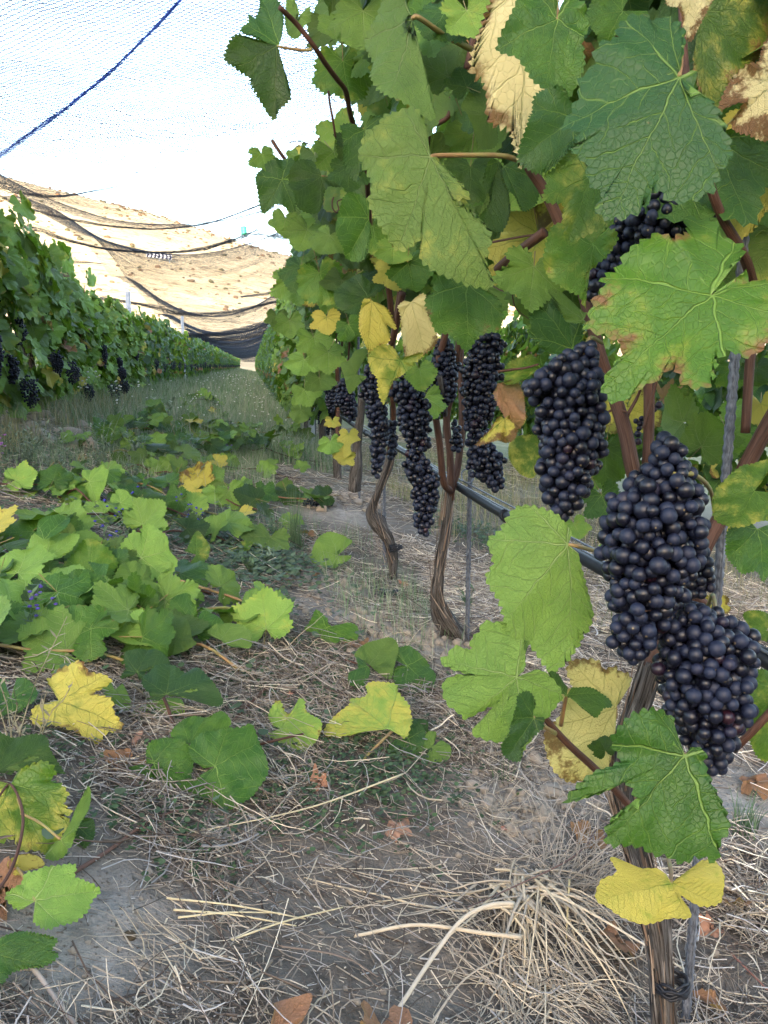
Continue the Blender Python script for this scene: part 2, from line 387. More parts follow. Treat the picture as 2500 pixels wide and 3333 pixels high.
    V = np.stack([x*S, y*S, z*S], -1)
    bend = d.get('roll', 0)                                # roll the blade about the x axis: real curl
    if bend:
        a = V[:, 1]/S*bend; k = np.where(np.abs(a) > 1e-6, np.sin(a)/np.where(np.abs(a) > 1e-6, a, 1), 1)
        zz = V[:, 2].copy(); yy = V[:, 1].copy()
        V[:, 1] = yy*k-zz*np.sin(a); V[:, 2] = zz*np.cos(a)-(1-np.cos(a))/max(abs(bend), 1e-6)*S*np.sign(bend)
    rx = d.get('rollx', 0)
    if rx:
        a = V[:, 0]/S*rx; k = np.where(np.abs(a) > 1e-6, np.sin(a)/np.where(np.abs(a) > 1e-6, a, 1), 1)
        zz = V[:, 2].copy(); xx = V[:, 0].copy()
        V[:, 0] = xx*k-zz*np.sin(a); V[:, 2] = zz*np.cos(a)-(1-np.cos(a))/max(abs(rx), 1e-6)*S*np.sign(rx)
    W = ns+1
    i0 = 1+np.arange(nr-1)[:, None]*W; j = np.arange(ns)[None, :]
    F = np.stack([i0+j, i0+j+1, i0+W+j+1, i0+W+j], -1).reshape(-1, 4)
    j = np.arange(0, ns-1, 2); F0 = np.stack([np.zeros_like(j), 1+j+2, 1+j+1, 1+j], -1)
    if ns % 2: F0 = np.vstack([F0, [0, 1+ns, 1+ns-1+0, 1+ns-1]])[:-1]
    # orientation: +z for the upper side
    a_ = V2[F[0]]; area = np.cross(a_[1]-a_[0], a_[2]-a_[0])
    if area < 0: F = F[:, ::-1]
    a_ = V2[F0[0]]; area = np.cross(a_[1]-a_[0], a_[2]-a_[0])
    if area < 0: F0 = F0[:, ::-1]
    C = np.tile([col[0], col[1], col[2], 0.], (len(V), 1)); C[:, 3] = RHO
    g = Geo(); g.add(V, np.vstack([F0, F]), UV, C, 0); g.S = S
    return g
def stalk(g, S, length, rg, r=.0014, sides=5, dirv=None):
    """petiole from the junction, bending back under the blade"""
    dv = np.array(dirv if dirv is not None else [rg.uniform(-.5, .5), -.8, -.6]); dv = nrm(dv)
    p = np.array([[0, 0, -.0005], dv*length*.35+[0, 0, -.004], dv*length*.7+[0, 0, -.002], dv*length])
    V, F, uv = tube(spline(p, 5), np.linspace(r*.85, r*1.2, 5), sides, cap=False)
    g.add(V, F, uv, None, 1)
def matrix(P, n, t, s=1.0):
    z = nrm(n); y = np.asarray(t, float); y = nrm(y-z*(y@z)); x = np.cross(y, z); m = np.eye(4)
    m[:3, 0] = x*s; m[:3, 1] = y*s; m[:3, 2] = z*s; m[:3, 3] = P; return m
def jit_outline(rg, lobes=1.0):
    o = []
    asym = rg.uniform(-.06, .06)
    for i, p in enumerate(CANON):
        k = 1+rg.uniform(-.07, .07)
        if i in (4, 5, 6, 9, 10, 12, 13, 16, 17, 18): k *= 1+(1-lobes)*.3
        q = [p[0]*k*(1.0+asym*(1 if p[0] > 0 else -1)), p[1]*k]
        o.append((*q, *p[2:]))
    return o
LIB = {}
def build_lib():
    rg = np.random.RandomState(5); kinds = {}
    for q, (teeth, ts, nr) in dict(hi=(38, 3, 7), mid=(30, 2, 5), low=(8, 2, 2)).items():
        for cls, n in (('g', 10), ('l', 5), ('y', 4), ('b', 3)):
            L = []
            for k in range(n if q != 'low' else max(2, n//2)):
                s = rg.randint(1, 9999)
                y, b = {'g': (rg.choice([0, 0, .25]), rg.choice([0, 0, .3])), 'l': (rg.uniform(.22, .50), rg.uniform(0, .4)), 'y': (rg.uniform(.78, .93), rg.uniform(.3, .75)), 'b': (1, 2.0)}[cls]
                d = dict(fold=rg.uniform(-.05, .35), droop=rg.uniform(0, .35), cupx=rg.uniform(-.35, .2), wave=rg.uniform(.03, .09), k=rg.choice([3, 4, 5, 6]), roll=rg.uniform(-.9, .3))
                if cls == 'b': d.update(wave=.16, roll=rg.uniform(-2.2, -1.2), rollx=rg.uniform(-2.5, 2.5), noise=.15)
                if q == 'low': d['quilt'] = 0
                g = leaf_geo(jit_outline(rg, rg.uniform(.3, 1.2)), teeth, nr, ts, .023 if q != 'low' else .03, d, (y, b, rg.rand()), s)
                if q != 'low': stalk(g, 1, rg.uniform(.5, .9), rg, .011, 4)
                L.append(g)
            LIB[q, cls] = L
        LIB[q] = None
build_lib()
LM = {}
def lib_mesh(q, cls, k):
    if (q, cls, k) not in LM: LM[q, cls, k] = LIB[q, cls][k].mesh('vine_leaf', [M['leaf'], M['petiole']])
    return LM[q, cls, k]
def place_leaf(parent, q, cls, P, n, t, S, rg, name='leaf', origin=(0, 0, 0)):
    k = rg.randint(len(LIB[q, cls])); m = matrix(np.asarray(P)-np.asarray(origin), n, t, S)
    return obj(name, lib_mesh(q, cls, k), parent, m)
def add_leaf(G, q, cls, P, n, t, S, rg):
    k = rg.randint(len(LIB[q, cls])); rv = rg.rand()
    G.merge(LIB[q, cls][k], matrix(P, n, t, S), lambda C: np.column_stack([C[:, 0], C[:, 1], np.full(len(C), rv), C[:, 3]]))
ALL_NAMES = {}
def hero_leaf(c, J, pts, depth, tilt=(0, 0), side='top', col=(0, 0, .5), d=None, parent=None, origin=(0, 0, 0), pet=None, teeth=48, name='leaf', label=None, seed=None, wn=None, lift=None, pr=.0016):
    """a leaf shaped after one in the photo: its plane stands `depth` metres off, tilted; outline cut in that plane"""
    u, v = o2(c, *J); P = at_depth(u, v, depth) if lift is None else lift(u, v)
    n = nrm(-FW+tilt[0]*RT+tilt[1]*UP) if wn is None else nrm(wn)
    if n@FW > 0: n = -n
    z = n if side == 'top' else -n
    Q = []; 
    for p in pts:
        r = ray(*o2(c, *p[:2])); t = ((P-CAM)@n)/(r@n); Q.append(CAM+r*t-P)
    tips = [i for i, p in enumerate(pts) if len(p) > 2]
    y = nrm(Q[tips[2]] if len(tips) == 5 else Q[int(np.argmax([np.linalg.norm(q) for q in Q]))]); x = np.cross(y, z)
    loc = [(q@x, q@y)+tuple(p[2:]) for q, p in zip(Q, pts)]
    seed = seed if seed is not None else int(abs(J[0]*7+J[1]*3)) % 997
    g = leaf_geo(loc, teeth, 9, 3, .013, d, col, seed)
    m = np.eye(4); m[:3, 0] = x; m[:3, 1] = y; m[:3, 2] = z; m[:3, 3] = P-np.asarray(origin)
    if pet:                                  # petiole: (x, y, depth) points in the photo, from junction outward
        W = [P]+[at_depth(*o2(c, a, b), dd) for a, b, dd in pet]
        W = np.array(W)-P; inv = np.stack([x, y, z]); W = W@inv.T
        W = spline(W, 10); V, F, uv = tube(W, np.linspace(pr, pr*1.5, 10), 8)
        g.add(V, F, uv, None, 1)
    me = g.mesh('vine_leaf', [M['leaf'], M['petiole']])
    o = obj(name, me, parent, m)
    if label: o['label'] = label
    return o
# ------------------------------------------------------------------ grapes
def ico(sub):
    import bmesh
    b = bmesh.new(); bmesh.ops.create_icosphere(b, subdivisions=sub, radius=1); b.verts.ensure_lookup_table()
    V = np.array([v.co[:] for v in b.verts]); F = np.array([[v.index for v in f.verts] for f in b.faces]); b.free(); return V, F
ICO = {k: ico(k) for k in (1, 2, 3)}
def bunch_geo(caps, br, sub, rg, maxn=400, red=.06, dens=1.50):
    """caps: [(p0, p1, r0, r1)] tapered capsules; berries packed inside"""
    C = []; tot = 0
    W = np.array([np.linalg.norm(b-a)*(ra+rb)**2+ra**3*2 for a, b, ra, rb in caps]); W = W/W.sum()
    N = 9000; out = []
    which = rg.choice(len(caps), N, p=W)
    t = rg.rand(N)*1.16-.08; A = np.array([caps[i][0] for i in which]); B = np.array([caps[i][1] for i in which])
    ra = np.array([caps[i][2] for i in which]); rb = np.array([caps[i][3] for i in which])
    tc_ = np.clip(t, 0, 1); rad = ra+(rb-ra)*tc_; dirs = rg.randn(N, 3); dirs /= np.linalg.norm(dirs, axis=1)[:, None]
    rr = np.maximum(rad-br, br*.3)*np.where(rg.rand(N) < .75, 1.0, rg.rand(N)**.5)
    P = A+(B-A)*tc_[:, None]+dirs*rr[:, None]*(1+.13*rg.randn(N))[:, None]
    acc = np.zeros((maxn, 3)); rs = np.zeros(maxn); n = 0
    sizes = br*rg.uniform(.74, 1.08, N)
    for i in range(N):
        if n >= maxn: break
        if n and (np.linalg.norm(acc[:n]-P[i], axis=1) < (rs[:n]+sizes[i])*dens*.5).any(): continue
        acc[n] = P[i]; rs[n] = sizes[i]; n += 1
    acc = acc[:n]; rs = rs[:n]; IV, IF = ICO[sub]
    g = Geo(); nv = len(IV)
    rot = rg.randn(n, 3); V = (IV[None]*rs[:, None, None]*rg.uniform(.94, 1.07, (n, 1, 3))+acc[:, None, :]).reshape(-1, 3)
    F = (IF[None]+np.arange(n)[:, None, None]*nv).reshape(-1, 3)
    rnd = rg.rand(n); rd = (rg.rand(n) < red)*rg.uniform(.4, 1, n)
    pd = rg.randn(n, 3)-np.array([0, 0, 1.2]); pd /= np.linalg.norm(pd, axis=1)[:, None]
    pole = (IV[None]*pd[:, None, :]).sum(2)
    Cc = np.stack([np.repeat(rnd, nv), np.repeat(rd, nv), pole.ravel(), np.zeros(n*nv)], -1)
    g.add(V, F, None, Cc, 0); return g
def hero_bunch(c, path, depth, parent, origin, br=.0068, sub=3, seed=1, extra=(), name='grape_bunch', label=None, stem=None, red=.05, maxn=420):
    rg = np.random.RandomState(seed)
    def cap(pp):
        out = []
        for (x0, y0, r0, *d0), (x1, y1, r1, *d1) in zip(pp[:-1], pp[1:]):
            a = at_depth(*o2(c, x0, y0), depth+(d0[0] if d0 else 0)); b = at_depth(*o2(c, x1, y1), depth+(d1[0] if d1 else 0)); k = OFF[c][2]*depth/FO
            out.append((a, b, r0*k, r1*k))
        return out
    caps = cap(path)
    for e in extra: caps += cap(e)
    g = bunch_geo(caps, br, sub, rg, maxn, red)
    o0 = caps[0][0]
    o = obj(name, g.mesh('grape_bunch', [M['berry']], origin=o0), parent, T(o0-np.asarray(origin)))
    if label: o['label'] = label
    if stem:
        W = np.array([at_depth(*o2(c, x, y), dd) for x, y, dd in stem])-o0
        V, F, uv = tube(spline(W, 12), .0022, 8); s = Geo(); s.add(V, F, uv)
        obj('stem', s.mesh('stem', [M['stem']]), o)
    return o
def bunch_mesh(rg, L=.13, r=.033, br=.0068, sub=2, maxn=160):
    caps = [(np.array([0, 0, 0.]), np.array([.004, 0, -L*.45]), r, r*.9), (np.array([.004, 0, -L*.45]), np.array([0, .004, -L]), r*.85, r*.42)]
    if rg.rand() < .6: a = rg.rand()*6.28; caps.append((np.array([0, 0, -.01]), np.array([math.cos(a)*r*1.4, math.sin(a)*r*1.4, -.03]), r*.5, r*.45))
    return bunch_geo(caps, br, sub, rg, maxn)
# ------------------------------------------------------------------ ground
XR, XL = .49, -1.35              # the two vine rows
def gz(x, y, fine=True):
    x = np.asarray(x, float); y = np.asarray(y, float)
    z = .37*np.clip((XR-x)/1.84, -1.6, 2.2)
    z = np.where(x > XR, -.12*np.clip(x-XR, 0, 6), z)
    yy = np.array([-3, .35, .85, 1.35, 1.84, 2.3, 2.85, 3.3, 3.8, 4.6, 6, 9, 400]); zz = np.array([-.05, -.10, -.13, -.06, .035, -.02, -.04, 0, .05, .03, .02, .0, .0])
    z = z+np.interp(y, yy, zz)*np.exp(-((x-XR)/.75)**2)
    z = z+.045*np.exp(-((x-XL)/.22)**2)*(1+.5*fbm2(x, y, 1.7, 2, 3))
    near = np.exp(-(np.hypot(x, y)/14)**2)
    z = z+.035*fbm2(x, y, 1.1, 3, 1)*near+.02*fbm2(x, y, .25, 2, 9)
    if fine: z = z+(.012*fbm2(x, y, 7, 4, 2)+.010*np.abs(fbm2(x, y, 16, 3, 5)))*np.exp(-(np.hypot(x, y)/6)**2)
    return z
def ground_hit(u, v, dz=0.0):
    r = ray(u, v); t = .3
    for _ in range(60):
        P = CAM+r*t; h = P[2]-float(gz(P[0], P[1], False))-dz
        t += h/max(abs(r[2]), .12)*.7
        if abs(h) < 1e-4: break
    return CAM+r*t
def mat_ground():
    m = new_mat('soil'); ge = E(node('ShaderNodeNewGeometry').outputs['Position'])
    n1 = noise(ge, 2.2, 4, .6); n2 = noise(ge, 23, 4, .65); n3 = noise(ge, 140, 3, .6); big = noise(ge, .35, 3)
    vo = node('ShaderNodeTexVoronoi', feature='F1', Vector=ge, Scale=38.0); vd = E(vo.outputs['Distance'])
    col = mixc(ss(.3, .7, n2), (.20, .18, .155), (.36, .33, .29)); col = mixc(ss(.5, .75, n1), col, (.42, .39, .345))
    col = mixc(ss(.58, .70, n3), col, (.10, .08, .06))
    at = node('ShaderNodeAttribute', attribute_name='lc'); sc = node('ShaderNodeSeparateColor'); E.nt.links.new(at.outputs['Color'], sc.inputs[0])
    hum = mixc(n3, (.045, .037, .030), (.16, .135, .11)); col = mixc((1-E(sc.outputs[0]))*ss(.25, .6, n2*.6+n1*.4), col, hum)
    sx = node('ShaderNodeSeparateXYZ'); E.nt.links.new(ge.k, sx.inputs[0]); yy = E(sx.outputs[1])
    far = mixc(ss(.42, .6, n1), (.10, .135, .05), (.22, .21, .11)); far = mixc(ss(.4, .6, n2), far, (.09, .12, .045))
    col = mixc(ss(3.0, 8.0, yy)*.75, col, far)
    h = n2*.6+n3*.35+(1-vd)*.3
    p = principled(Base_Color=col, Roughness=.95, Normal=bump(h, 1.0, .02)); p.inputs['Specular IOR Level'].default_value = .1; finish(p); return m
def axis(lo, hi, mid0, mid1, d, grow=1.09):
    a = list(np.arange(mid0, mid1, d)); s = d
    while a[-1] < hi: s *= grow; a.append(a[-1]+s)
    s = d
    while a[0] > lo: s *= grow; a.insert(0, a[0]-s)
    return np.array(a)
def grid(ax, ay, hf):
    X, Y = np.meshgrid(ax, ay); Z = hf(X, Y); V = np.stack([X, Y, Z], -1).reshape(-1, 3); nx = len(ax)
    i = np.arange(len(ay)-1)[:, None]*nx+np.arange(nx-1)[None, :]
    return V, np.stack([i, i+1, i+nx+1, i+nx], -1).reshape(-1, 4)
BARE = [ground_hit(u, v) for u, v in ((215, 1990), (300, 2030), (480, 1790), (1095, 1765), (1230, 1690), (620, 1300), (760, 1330), (850, 1370), (690, 1260), (1600, 1740), (180, 2080), (1560, 1650), (950, 1400), (730, 1110), (620, 900))]
BR = [.075, .07, .05, .07, .07, .11, .10, .09, .09, .09, .06, .08, .08, .16, .3]
def bareness(x, y):
    d = 0*x
    for b, r in zip(BARE, BR): d = np.maximum(d, np.exp(-(((x-b[0])**2+(y-b[1])**2)/(r*1.25)**2)*(1+.8*fbm2(x, y, 9, 2, 40))))
    return d
V, F = grid(axis(-900, 900, -1.6, 1.7, .012), axis(-200, 900, .25, 4.2, .012), gz)
bn = bareness(V[:, 0], V[:, 1]); bn = np.maximum(bn, sstep(3.0, 6.0, V[:, 1])*.7)
obj('ground', make_mesh('ground', V, F, mat_ground(), col=np.stack([bn, bn, bn, bn], -1)), kind='structure')
# ------------------------------------------------------------------ hill ahead (sunlit) and an unseen ridge behind, added to shade the vineyard
def hill_h(x, y):
    el = np.interp(x/np.maximum(y, 1), [-.6, -.266, -.121, .033, .12, .33, .7], [.235, .2065, .174, .130, .118, .098, .07])
    top = 250*el
    y0 = 92+10*fbm2(x, y*0, .01, 2, 4)
    t = np.clip((y-y0)/(250-y0), 0, 1)
    h = top*(.55*t+.45*sstep(0, 1, t))
    h = h-.035*np.clip(y-255, 0, 400)
    h = h+.8*fbm2(x, y, .02, 4, 6)*sstep(0, .25, t)+.08*fbm2(x, y, .12, 3, 8)*sstep(0, .1, t)
    # the road bench
    return h-1.5*(t <= 0)
def mat_hill():
    m = new_mat('dry_grass_hill'); ge = E(node('ShaderNodeNewGeometry').outputs['Position'])
    n1 = noise(ge, .09, 4, .6); n2 = noise(ge, .5, 5, .65); n3 = noise(scaled(ge, .12, .5, .9), 1.0, 4, .6); n4 = noise(ge, 2.4, 3, .6)
    col = mixc(ss(.3, .7, n1), (.36, .285, .17), (.50, .41, .26)); col = mixc(ss(.50, .68, n2), col, (.19, .135, .07)); col = mixc(ss(.52, .66, n3)*.7, col, (.21, .15, .08)); col = mixc(ss(.56, .68, n4)*.55, col, (.26, .19, .10))
    p = principled(Base_Color=col, Roughness=.95, Normal=bump(n2+n4*.5, .5, .15)); p.inputs['Specular IOR Level'].default_value = .1; finish(p); return m
V, F = grid(np.linspace(-330, 330, 240), np.concatenate([np.linspace(84, 260, 150), np.linspace(265, 700, 20)]), hill_h)
obj('hill', make_mesh('hill', V, F, mat_hill()), kind='structure')
def ridge_h(x, y): return 80.5*np.exp(-((y+230)/50)**2)*(1+.06*fbm2(x, y, .02, 3, 2))-3
V, F = grid(np.linspace(-700, 700, 100), np.linspace(-380, -60, 70), ridge_h)
obj('hill', make_mesh('hill', V, F, bpy.data.materials['dry_grass_hill']), kind='structure')  # unseen ridge behind the camera, shaped to keep low sun off the rows
# brown scrub dotted over the hill
rg = np.random.RandomState(11); IV, IF = ICO[2]; n = 2600
px = rg.uniform(-110, 90, n); py = 100+150*rg.rand(n)**.7; pz = hill_h(px, py); keep = rg.rand(n) < sstep(-.3, .3, fbm2(px, py, .03, 2, 5))+.15
px, py, pz = px[keep], py[keep], pz[keep]; n = len(px); s = rg.uniform(.08, .34, n)*rg.choice([.6, 1, 1.4], n)
V = IV[None]*s[:, None, None]*np.array([1.2, 1, .7]); V = V*(1+1.0*vnoise(V*2.1+np.arange(n)[:, None, None]))[..., None]+np.stack([px, py, pz+s*.3], -1)[:, None, :]
F = (IF[None]+np.arange(n)[:, None, None]*len(IV)).reshape(-1, 3)
col = np.array([[.13, .08, .035, 0], [.09, .08, .03, 0], [.17, .10, .05, 0]])[rg.randint(0, 3, n)]
obj('scrub', make_mesh('scrub', V.reshape(-1, 3), F, M['green'], col=np.repeat(col, len(IV), 0)), kind='stuff', label='small brown bushes dotted over the dry hillside', category='scrub')
def hill_hit(u, v):
    r = ray(u, v)
    for t in np.linspace(85, 300, 1500):
        P = CAM+r*t
        if P[2] < hill_h(P[0], P[1]): return P
    return CAM+r*240
# chevron road sign on the hill
P = hill_hit(345, 562)+np.array([0, -1.0, 0]); k = (P[1])/1700.0
t = thing('chevron_sign', 'long white road sign with dark arrow chevrons on the hillside', 'road sign', P); W_, H_ = 49*k, 9.5*k
def boxV(cx, cy_, cz, sx_, sy_, sz_):
    V = np.array([[a, b, c] for a in (-1, 1) for b in (-1, 1) for c in (-1, 1)], float)*np.array([sx_, sy_, sz_])/2+np.array([cx, cy_, cz])
    return V, np.array([[0, 1, 3, 2], [4, 6, 7, 5], [0, 4, 5, 1], [2, 3, 7, 6], [0, 2, 6, 4], [1, 5, 7, 3]])
white = mat_simple('sign_white', (.75, .76, .8), rough=.5); dark = mat_simple('sign_dark', (.02, .02, .06), rough=.5)
g = Geo(); nseg = 7
tl = -.11
def tilt(V): V = V.copy(); V[:, 2] += V[:, 0]*tl; return V
V, F = boxV(0, 0, H_*.75, W_, .06, H_); V = tilt(V); g.add(V, F); obj('board', g.mesh('board', [white], smooth=False), t)
g = Geo()
for i in range(nseg):
    x0 = -W_/2+W_*(i+.25)/nseg; wv = W_/nseg*.5; z0 = H_*.75; hh = H_*.5
    for s in (-1, 1):
        q = np.array([[x0-wv*.3, z0+s*hh], [x0+wv*.7, z0+s*hh], [x0+wv*1.4, z0], [x0+wv*.4, z0]])
        V = np.array([[a, y_, b] for y_ in (-.045, -.034) for a, b in q]); F = [[0, 1, 2, 3], [7, 6, 5, 4], [0, 4, 5, 1], [1, 5, 6, 2], [2, 6, 7, 3], [3, 7, 4, 0]]
        g.add(tilt(V), F)
obj('chevron', g.mesh('chevron', [dark], smooth=False), t)
for s in (-.4, 0, .4):
    g = Geo(); V, F, uv = tube([[s*W_, .06, -1.2], [s*W_, .06, H_*.8+s*W_*tl]], .05, 8); g.add(V, F, uv); obj('post', g.mesh('post', [M['post']]), t)
# far utility pole on the skyline
P = hill_hit(297, 447); t = thing('utility_pole', 'thin pale pole with a short crossarm on the skyline of the hill', 'pole', P); k = P[1]/1750
g = Geo(); V, F, uv = tube([[0, 0, -1], [0, 0, 66*k]], [.13, .07], 8); g.add(V, F, uv); obj('pole', g.mesh('pole', [mat_simple('pale_wood', (.55, .52, .5), (.4, .38, .36))]), t)
g = Geo(); V, F = boxV(0, 0, 64*k, 12*k, .14, .18); g.add(V, F); obj('crossarm', g.mesh('crossarm', [dark]), t)
# ------------------------------------------------------------------ bird net
FY = np.array([0.2, 2.2, 3.6, 5.0, 5.6, 6.7, 12.0, 17.0, 22, 28, 35, 43, 52, 62])
FM = np.array([1.03, .973, .933, .893, .855, .835, .665, .60, .57, .55, .53, .52, .51, .50])     # height above the camera at mid span
FE = np.array([.10, .10, .12, .14, .20, .24, .33, .24, .22, .2, .2, .2, .2, .2])             # how much higher at the edges
SC_ = np.array([.0, .0, .0, .0, .10, .20, .14, .12, .11, .1, .1, .1, .1])                # belly between two folds
_yl = np.exp(np.linspace(math.log(.15), math.log(70), 600)); _ker = np.exp(-np.linspace(-2, 2, 25)**2); _ker /= _ker.sum()
def _smo(T_):
    v = np.interp(_yl, FY, T_); s = np.convolve(np.pad(v, 12, 'edge'), _ker, 'valid'); k = sstep(5.2, 3.8, _yl) if False else 1-sstep(3.8, 5.4, _yl); return v*(1-k)+s*k
FMs, FEs = _smo(FM), _smo(FE)
def net_z(x, y):
    x = np.asarray(x, float); y = np.asarray(y, float)
    m = np.interp(y, _yl, FMs); e = np.interp(y, _yl, FEs); i = np.clip(np.searchsorted(FY, y)-1, 0, len(FY)-2); f = (y-FY[i])/(FY[i+1]-FY[i])
    b = SC_[i]*np.sin(math.pi*np.clip(f, 0, 1))**.8
    q = (x+.55)/.9
    return .70+m+b+e*np.minimum(q*q, 1.6)+.009*fbm2(x, y, 2.2, 2, 3)
def net_hit(u, v):
    r = ray(u, v)
    for t in np.arange(.8, 70, .01):
        P = CAM+r*t
        if P[2] > net_z(P[0], P[1]): return P
    return CAM+r*6
net = thing('bird_net', 'fine dark diamond mesh bird net hanging in swags over the path between the rows', 'bird net', (0, 0, 0))
G = Geo()
for y0, y1, a, rad in ((.3, 5.2, .0122, None), (5.2, 6.9, .0140, .00045), (6.9, 17, .0140, .00062), (17, 62, .045, .0022)):
    nx = int(2.5/a); ny = int((y1-y0)/a); ii, jj = np.meshgrid(np.arange(nx), np.arange(ny))
    m = (ii+jj) % 2 == 0; ii, jj = ii[m], jj[m]
    def pos(i, j):
        x = -1.85+i*a; y = y0+j*a
        xw = x+.012*fbm2(x, y, 7, 2, 1)+.02*fbm2(x, y, 1.5, 1, 2)*np.clip(y/4, 0, 1); yw = y+.04*fbm2(x, y, 2.5, 3, 5)
        xw = xw+.0016*(_T[i % 64, j % 64, 3]-.5); yw = yw+.0016*(_T[i % 64, j % 64, 9]-.5)
        return np.stack([xw, yw, net_z(xw, yw)+.003*(_T[i % 64, j % 64, 15]-.5)], -1)
    A = pos(ii, jj); B1 = pos(ii+1, jj+1); B2 = pos(ii-1, jj+1)
    keep = (A[:, 1] > .25)
    S = np.concatenate([np.stack([A, B1], 1), np.stack([A, B2], 1)]); 
    V, F, _ = prisms(S, rad if rad else np.interp(S[:, :, 1], [1.5, 2.4, 3.3, 3.8, 4.6, 5.2], [.00135, .00138, .00145, .00132, .00095, .0007])); G.add(V, F)
obj('netting', G.mesh('netting', [M['net']]), net)
def bunch_up(pts, width, n, rad, seed, mat, name, k=60, amp=.6, droop=0):
    """gathered net: many strands running together"""
    rg = np.random.RandomState(seed); P = spline(pts, k); S = []
    wv = np.interp(np.linspace(0, 1, k), np.linspace(0, 1, len(width)), width)
    for i in range(n):
        ph = rg.rand(6)*6.28; o1 = rg.uniform(-1, 1); q = np.linspace(0, 1, k)
        a = (o1*.8+amp*.5*np.sin(q*rg.uniform(15, 60)+ph[0])+amp*.3*np.sin(q*rg.uniform(40, 120)+ph[1]))*wv
        b = (rg.uniform(-1, 1)*.6+amp*.5*np.sin(q*rg.uniform(15, 60)+ph[2]))*wv*.5
        S.append(P+np.stack([0*a, b, a], -1))
    V, F, _ = prisms(np.array(S), rad); g = Geo(); g.add(V, F)
    return obj(name, g.mesh(name, [mat]), net)
def at_pix_y(lst, y): return [at_y(u, v, yy if yy else y) for u, v, yy in lst]
fold = lambda L, w_, n_, r_, s: bunch_up(np.array([at_y(u, v, y) for u, v, y in L]), w_, n_, r_, s, M['net'], 'net_fold')
fold([(-60, 396, 4.9), (0, 404, 4.95), (60, 419, 5), (130, 424, 5.05), (200, 413, 5.1), (262, 401, 5.1)], [.028, .024, .014, .006, .003, .001], 22, .0007, 1)
fold([(-40, 405, 5.5), (60, 450, 5.55), (180, 479, 5.6), (300, 494, 5.6), (400, 490, 5.6), (480, 473, 5.6), (600, 428, 5.6), (760, 370, 5.6)], [.012, .012, .009, .006, .005, .006, .008, .01], 20, .0007, 2)
fold([(45, 488, 6.4), (85, 494, 6.5), (140, 517, 6.6), (240, 539, 6.7), (345, 545, 6.7), (420, 540, 6.7), (500, 520, 6.7), (560, 503, 6.7), (640, 512, 6.6), (760, 480, 6.6)], [.03, .028, .012, .008, .010, .016, .026, .03, .02], 34, .0008, 3)
fold([(440, 541, 6.7), (520, 510, 6.7), (600, 474, 6.7), (700, 430, 6.7)], [.004, .012, .02, .02], 16, .0008, 31)
fold([(120, 566, 8.5), (160, 566, 8.6), (195, 567, 8.8), (230, 571, 9)], [.03, .02, .006, .002], 16, .0008, 32)
fold([(185, 652, 11.8), (225, 645, 11.9), (262, 650, 12), (330, 663, 12), (390, 677, 12), (440, 679, 12), (510, 672, 12), (560, 660, 12), (605, 650, 12)], [.04, .03, .02, .035, .035, .03, .02, .02], 44, .0012, 4)
fold([(520, 641, 11.5), (560, 636, 11.5), (610, 627, 11.4)], [.01, .02, .03], 20, .0012, 41)
for k_, (y, uL, vL, um, vm, uR, vR, wd) in enumerate([(17, 330, 719, 455, 723, 582, 698, .07), (21, 365, 722, 480, 733, 582, 712, .08), (25, 400, 726, 495, 741, 580, 722, .09), (30, 420, 731, 503, 748, 578, 730, .10), (36, 440, 737, 510, 755, 576, 738, .10), (43, 460, 744, 518, 760, 572, 745, .1), (52, 480, 752, 524, 765, 568, 752, .1), (64, 500, 758, 530, 770, 566, 758, .14), (78, 508, 764, 534, 775, 564, 764, .16), (90, 512, 770, 537, 780, 563, 770, .2)]):
    fold([(uL, vL, y), ((uL+um)/2, (vL+vm)/2+3, y), (um, vm, y), ((um+uR)/2, (vm+vR)/2+4, y), (uR, vR, y)], [wd, wd*.9, wd*.6, wd*.9, wd], 60, .0022, 50+k_)
sm = [net_hit(u, v)+np.array([0, 0, -.006]) for u, v in ((395, -12), (385, 0), (330, 60), (240, 150), (180, 200), (130, 240), (60, 290), (0, 333), (-50, 362))]
bunch_up(np.array(sm), [.005, .005, .006, .011, .016], 30, .00065, 9, M['rope'], 'seam_rope', 90, .9)
